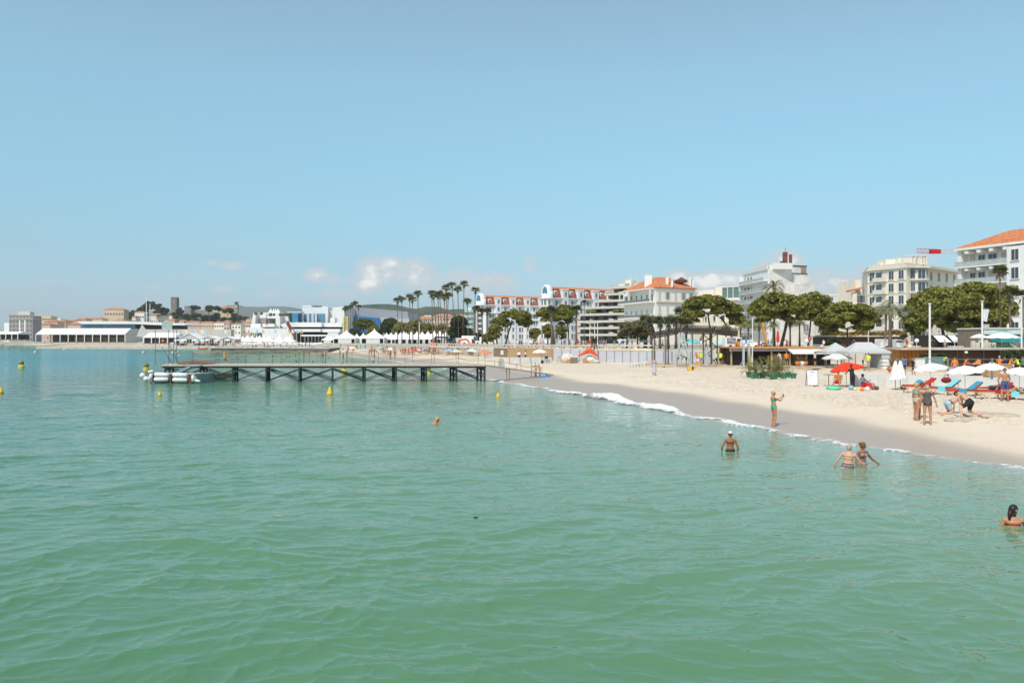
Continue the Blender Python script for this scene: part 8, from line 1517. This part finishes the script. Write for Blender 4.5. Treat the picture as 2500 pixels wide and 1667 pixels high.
# workers and promenade people share a few body shapes; each gets its own clothes
_bm = {}
POSES = {'stand': dict(sex='m'), 'walk': dict(sex='m', L=((-.04, .28, -1), (0, -.1, -1)), Rr=((.04, -.25, -1), (0, -.4, -1)), aL=((-.2, -.25, -1), (0, .1, -1)), aR=((.2, .3, -1), (0, .5, -.9))), 'work': dict(sex='m', T=(0, .35, 1), aL=((-.15, .6, -.8), (.1, .9, -.2)), aR=((.15, .5, -.8), (-.1, .9, -.3)), head=(0, .5, .9)),
         'bend': dict(sex='m', T=(0, .9, .5), F=(0, .5, -1), head=(0, .9, .2), aL=((-.1, .1, -1), (0, .2, -1)), aR=((.1, .1, -1), (0, .2, -1))), 'sit': dict(T=(0, -.1, 1), L=((-.12, .95, .3), (0, .5, -.8)), Rr=((.12, .95, .25), (0, .6, -.7)), aL=((-.3, -.2, -.9), (0, .2, -1)), aR=((.2, .5, -.8), (0, .8, .2))),
         'lie': dict(T=(0, 1, .06), F=(0, 0, 1), head=(0, 1, .1), face=(0, 0, 1), L=((-.08, -1, 0), (0, -1, 0)), Rr=((.08, -1, .0), (0, -1, 0)), foot=(0, 0, 1), aL=((-.5, -.6, 0), (0, -1, 0)), aR=((.5, -.5, 0), (0, -1, 0))), 'female': dict(aL=((-.25, .1, -1), (.1, .7, -.5)))}
def simple(pose, top, bottom, skin, hair, hat=None, vox=.03):
    k = (pose, top.name if top else '', bottom.name if bottom else '', skin, hair, hat.name if hat else '', vox)
    if k in _bm: return _bm[k]
    kb = ('raw', pose, vox)
    if kb not in _bm: pr, K = skeleton(**POSES[pose]); me = body_mesh(pr, vox, 2); _bm[kb] = (me, pr, K, regions(me, pr))
    me0, pr, K, (c, idx, tt) = _bm[kb]; me = me0.copy(); me.name = 'person'; mi = np.zeros(len(me.polygons), int); ms = [SK[skin]]
    if bottom: mi[outfit('shorts' if bottom.name.startswith('short') or bottom is BLK and False else ('trousers' if 'trouser' in bottom.name else ('bottoms' if 'swim' in bottom.name else 'shorts')), c, idx, tt, pr, K)] = len(ms); ms.append(bottom)
    if top: mi[outfit('bandeau' if 'swim' in top.name else 'tshirt', c, idx, tt, pr, K)] = len(ms); ms.append(top)
    mi[hairmask(c, idx, pr, K, 'short')] = len(ms); ms.append(hat or HAIR[hair])
    for m in ms: me.materials.append(m)
    me.polygons.foreach_set('material_index', mi.astype(np.int32)); me.polygons.foreach_set('use_smooth', np.ones(len(me.polygons), bool))
    lo = min(v.co.z for v in me.vertices); me.transform(Matrix.Translation((0, 0, -lo))); me.update(); _bm[k] = me; return me
def put(label, me, loc, rz, h, grp, name='person'):
    o = bpy.data.objects.new(name, me); COL.objects.link(o); o.location = loc; o.rotation_euler = (0, 0, rz); s = h/1.72; o.scale = (s, s, s); return tag(o, label, 'person', grp)
HV_O = C('orange_hi_vis', .85, .22, .03); HV_Y = C('yellow_hi_vis', .62, .85, .04); WTR = C('dark_trousers', .04, .04, .05); HAT = C('white_helmet', .75, .75, .72)
CL = {'red': C('red_cloth', .55, .04, .03), 'blue': C('blue_cloth', .05, .15, .45), 'white': WSH, 'black': BLK, 'green': C('green_cloth', .05, .28, .14), 'pink': C('pink_cloth', .62, .25, .3), 'navy': NAVY, 'grey': C('grey_cloth', .3, .3, .31), 'orange': HV_O, 'yellow': HV_Y, 'beige': C('beige_cloth', .5, .42, .3), 'aqua': C('aqua_cloth', .12, .5, .55)}
WK = [(1655, 888, 98, 'work', 'beige', 'black', 'worker in beige shirt beside the left foot of the A-frame'), (1675, 888, 97, 'bend', 'green', 'black', 'bending worker in green shirt inside the A-frame'), (1702, 886, 95, 'work', 'orange', 'beige', 'orange-vested worker behind the survey tripod'), (1712, 888, 96, 'stand', 'yellow', 'grey', 'thin yellow-shirted worker right of the orange one'),
      (1749, 889, 94, 'stand', 'yellow', 'black', 'left of two workers in yellow vests at the truss legs'), (1759, 889, 94.5, 'work', 'yellow', 'black', 'right of two workers in yellow vests at the truss legs'), (1990, 894, 93, 'stand', 'white', 'black', 'man in white shirt standing at the open pavilion'), (1906, 892, 93, 'work', 'white', 'grey', 'person in white shirt behind the potted plants'), (1920, 890, 92, 'stand', 'orange', 'navy', 'person in orange shirt beside the pavilion partition'),
      (2107, 898, 84, 'work', 'beige', 'black', 'worker in khaki shirt under the longer gazebo'), (2120, 899, 83, 'stand', 'yellow', 'grey', 'worker in yellow vest under the longer gazebo, back turned'), (2208, 910, 74, 'stand', 'blue', 'black', 'worker in blue shirt with yellow sleeves by the closed parasols'), (2229, 918, 71, 'walk', 'black', 'black', 'walking worker in dark clothes right of the blue-shirted one'),
      (2331, 906, 72, 'stand', 'orange', 'grey', 'orange-vested worker holding a post, leftmost of the row behind the parasols'), (2355, 905, 72, 'work', 'orange', 'navy', 'orange-vested worker with pink face left of the bending one'), (2372, 907, 72, 'bend', 'orange', 'grey', 'orange-vested worker bending over in the row behind the parasols'), (2391, 905, 72, 'work', 'orange', 'grey', 'broad orange-vested worker in the middle of the row'),
      (2434, 902, 74, 'bend', 'yellow', 'grey', 'bending worker in yellow vest behind the patterned trunks man'), (2440, 900, 76, 'stand', 'orange', 'black', 'orange-capped worker standing behind the bending yellow one'), (2452, 903, 73, 'stand', 'navy', 'black', 'worker in navy shirt near the right edge'), (2464, 904, 72.5, 'work', 'orange', 'grey', 'orange-vested worker left of the yellow one at the right edge'), (2474, 905, 71, 'sit', 'orange', 'grey', 'seated orange-vested worker at the right edge'), (2487, 904, 73, 'work', 'yellow', 'black', 'yellow-vested worker with dark back at the right edge'), (2498, 904, 73, 'stand', 'green', 'black', 'worker in green shirt cut by the right edge'), (2306, 893, 84, 'bend', 'yellow', 'black', 'worker in yellow shirt crouching by the glass planter')]
for i, (px, py, d, ps, tp, bt, lb_) in enumerate(WK):
    x = gx(px, d); put(lb_, simple(ps, CL[tp], CL[bt], 'tan', 'dark', HAT if i % 3 == 0 and tp in ('orange', 'yellow') else None, .024), (x, d, .86 if 81 < d < 99 else sz(x, d)), R((i*67) % 360), 1.72, 'workers and staff on the beach')
rp = random.Random(12); cn_ = list(CL); SKN = ['fair', 'tan', 'tan', 'deep']
PRM = [1242, 1264, 1268, 1273, 1298, 1303, 1311, 1320, 1326, 1371, 1378, 1391, 1402, 1406, 1411, 1419, 1424, 1430, 1436, 1442, 1447, 1463, 1468, 1474, 1480, 1500, 1513, 1520, 1543, 1560, 1600, 1618, 1712, 1724, 1853, 1858, 1876, 1884, 1916, 1921, 2011, 2085, 2205, 2214, 2274, 2281, 2307, 2367, 2420]
for i, px in enumerate(PRM):
    w_ = wallpt(px) if px < 2480 else P(px, 110); d = w_.y + 2 + rp.random()*5; tp = rp.choice(cn_[:7] + ['white', 'grey', 'beige']); bt = rp.choice(['black', 'beige', 'grey', 'navy']); ps = rp.choice(('stand', 'walk', 'walk', 'female'))
    near = 'near the hotel-side pines' if px < 1345 else 'before the stepped block' if px < 1515 else 'below the villa' if px < 1700 else 'under the leaning pine' if px < 2000 else 'by the biggest pine'
    put(f'{ {"stand": "standing", "walk": "walking", "female": "standing"}[ps]} stroller in {tp} top and {bt} trousers on the promenade {near}, ' + ORD[i % 20], simple(ps, CL[tp], CL[bt], rp.choice(SKN), rp.choice(('dark', 'brown')), None, .03), (gx(px, d), d, ZP), rp.random()*6.28, 1.7, 'strollers on the promenade')
# crowded far beach and bathers beyond the pier
SWM = [C('red_swim', .50, .04, .03), C('navy_swim', .03, .04, .12), C('white_swim', .65, .65, .63), C('green_swim', .04, .28, .18), C('black_swim', .02, .02, .02), C('aqua_swim', .1, .45, .5)]; SN = ['red', 'navy', 'white', 'green', 'black', 'aqua']
PN = {'sit': 'sitting', 'lie': 'lying', 'female': 'standing', 'stand': 'standing', 'walk': 'walking'}
for i in range(225):
    px = rp.triangular(800, 1205, 1100); py = rp.uniform(848, 861) + (px-820)/380*9; ps = rp.choice(('sit', 'sit', 'lie', 'female', 'stand', 'walk')); k = rp.randrange(6); d = dz(py, .7); x = gx(px, d)
    if sdist(np.array([[x]]), np.array([[d]]))[0, 0] < 4: continue
    near_ = min(FBP, key=lambda q_: abs(gx(q_[0], q_[2])-x)+.5*abs(q_[2]-d)); dx_ = x-gx(near_[0], near_[2]); rel = ('behind' if d > near_[2] else 'in front of') if abs(dx_) < 1.2 else ('left of' if dx_ < 0 else 'right of'); dist_ = math.hypot(dx_, d-near_[2]); how = 'close' if dist_ < 3 else 'a few steps' if dist_ < 8 else 'well'
    zone = 'left end' if px < 900 else 'left part' if px < 1000 else 'middle' if px < 1080 else 'right part' if px < 1150 else 'right end'
    put(f'{PN[ps]} far beachgoer in {SN[k]} swimwear, {how} {rel} the {near_[4]} parasol', simple(ps, None if ps in ('stand', 'walk') else SWM[k], SWM[k], rp.choice(('tan', 'deep', 'deep', 'fair')), rp.choice(('dark', 'brown')), None, .04), (x, d, sz(x, d)), rp.random()*6.28, 1.68, 'sunbathers on the crowded far beach')
WD = [(721, 869), (743, 870), (755, 871), (775, 868), (784, 870), (788, 879), (830, 870), (847, 870), (797, 868), (913, 872), (941, 871), (947, 872), (953, 878), (964, 878), (983, 874), (990, 874), (997, 874), (1028, 872), (913+1, 880), (838, 880), (880, 858)]
for i, (px, py) in enumerate(WD):
    k = rp.randrange(6); ps = rp.choice(('stand', 'walk', 'female')); q = G(px, py, .05); put(f'{PN[ps]} bather in {SN[k]} swimwear at the far waterline, ' + (ORD[i] if i < 20 else 'last') + ' from the left', simple(ps, None if ps != 'female' else SWM[k], SWM[k], 'deep', 'dark', None, .03), (q.x, q.y, max(-.1, sz(q.x, q.y)-.02)), rp.random()*6.28, 1.7, 'bathers at the far waterline')
for i, (px, py) in enumerate(((667, 870), (676, 871), (700, 871), (707, 871), (694, 880), (724, 883), (803, 875), (811, 878), (836, 887), (911, 885), (577, 871), (764, 884))):
    q = G(px, py); mb = MB(); mb.ball((0, 0, .08), .11, .12, .15, n=8, m_=6); mb.tube([(0, .0, -.3), (0, 0, 0)], [.2, .07], 8); o = mb.build('person', HAIR['dark'], smooth=True, label=ORD[i] + ' distant swimmer of those whose head shows behind the pier', cat='person', group='swimmers behind the pier'); o.location = (q.x, q.y, 0)
# terrace guests and loungers on the jetty
for i in range(44):
    px = rp.uniform(440, 800); d = rp.uniform(262, 300); k = rp.randrange(6); z_ = 1.5 if px > 515 and d < 262 else .87; d = rp.uniform(246, 260) if px > 520 else rp.uniform(358, 372)
    ps = rp.choice(('sit', 'lie', 'female')); put(f'{PN[ps]} far guest in {SN[k]} clothes on the ' + ((ORD[int((px-520)/15)] + ' stretch of the jetty from the left') if px > 520 else 'far quay before the ' + ('pole frame' if px < 480 else 'gabled tents')), simple(ps, SWM[k], SWM[k], 'deep', 'dark', None, .04), (gx(px, d), d, 1.5 if px > 520 else .87), rp.random()*6.28, 1.65, 'guests on the ' + ('jetty' if px > 520 else 'far quay'))
# fresh diggings beside the crouching men, floating weed
for i, (px, py, w) in enumerate(((2392, 1012, .8), (2345, 1025, .7), (2440, 1016, .9))):
    q = G2(px, py); mb = MB(); mb.ball((0, 0, 0), w, w*.6, .16, n=18, m_=8); o = mb.build('sand_heap', C('damp_sand', .46, .38, .29, rough=.95, var=.2, scale=6, bump=.02), smooth=True, label=('sand heap right of the crouching man', 'low sand heap in front of the crouching man', 'shallow sand mound farthest right of the diggers')[i], cat='sand heap'); o.location = (q.x, q.y, q.z-.02)
q = G(1160, 1267); mb = MB(); mb.ball((0, 0, .02), .04, .03, .02, n=8, m_=5); mb.ball((.035, .01, .02), .025, .02, .02, n=7, m_=4); o = mb.build('floating_weed', C('dark_weed', .04, .045, .02), label='small dark clump of weed floating in the foreground water', cat='weed'); o.location = (q.x, q.y, .02)
# ------------------------------------------------------------------ air
hz = MB(); hz.box(-5500, 5500, -60, 9900, -8, 400); hm = bpy.data.materials.new('haze'); hm.use_nodes = True
hn, hl = hm.node_tree.nodes, hm.node_tree.links; hn.clear()
hv = N(hn, 'ShaderNodeVolumePrincipled'); hv.inputs['Density'].default_value = 9e-5; hv.inputs['Color'].default_value = (.93, .97, 1.0, 1); hv.inputs['Anisotropy'].default_value = 0.0
ho = N(hn, 'ShaderNodeOutputMaterial'); hl.new(hv.outputs[0], ho.inputs['Volume'])
hz.build('haze', hm, kind='stuff')
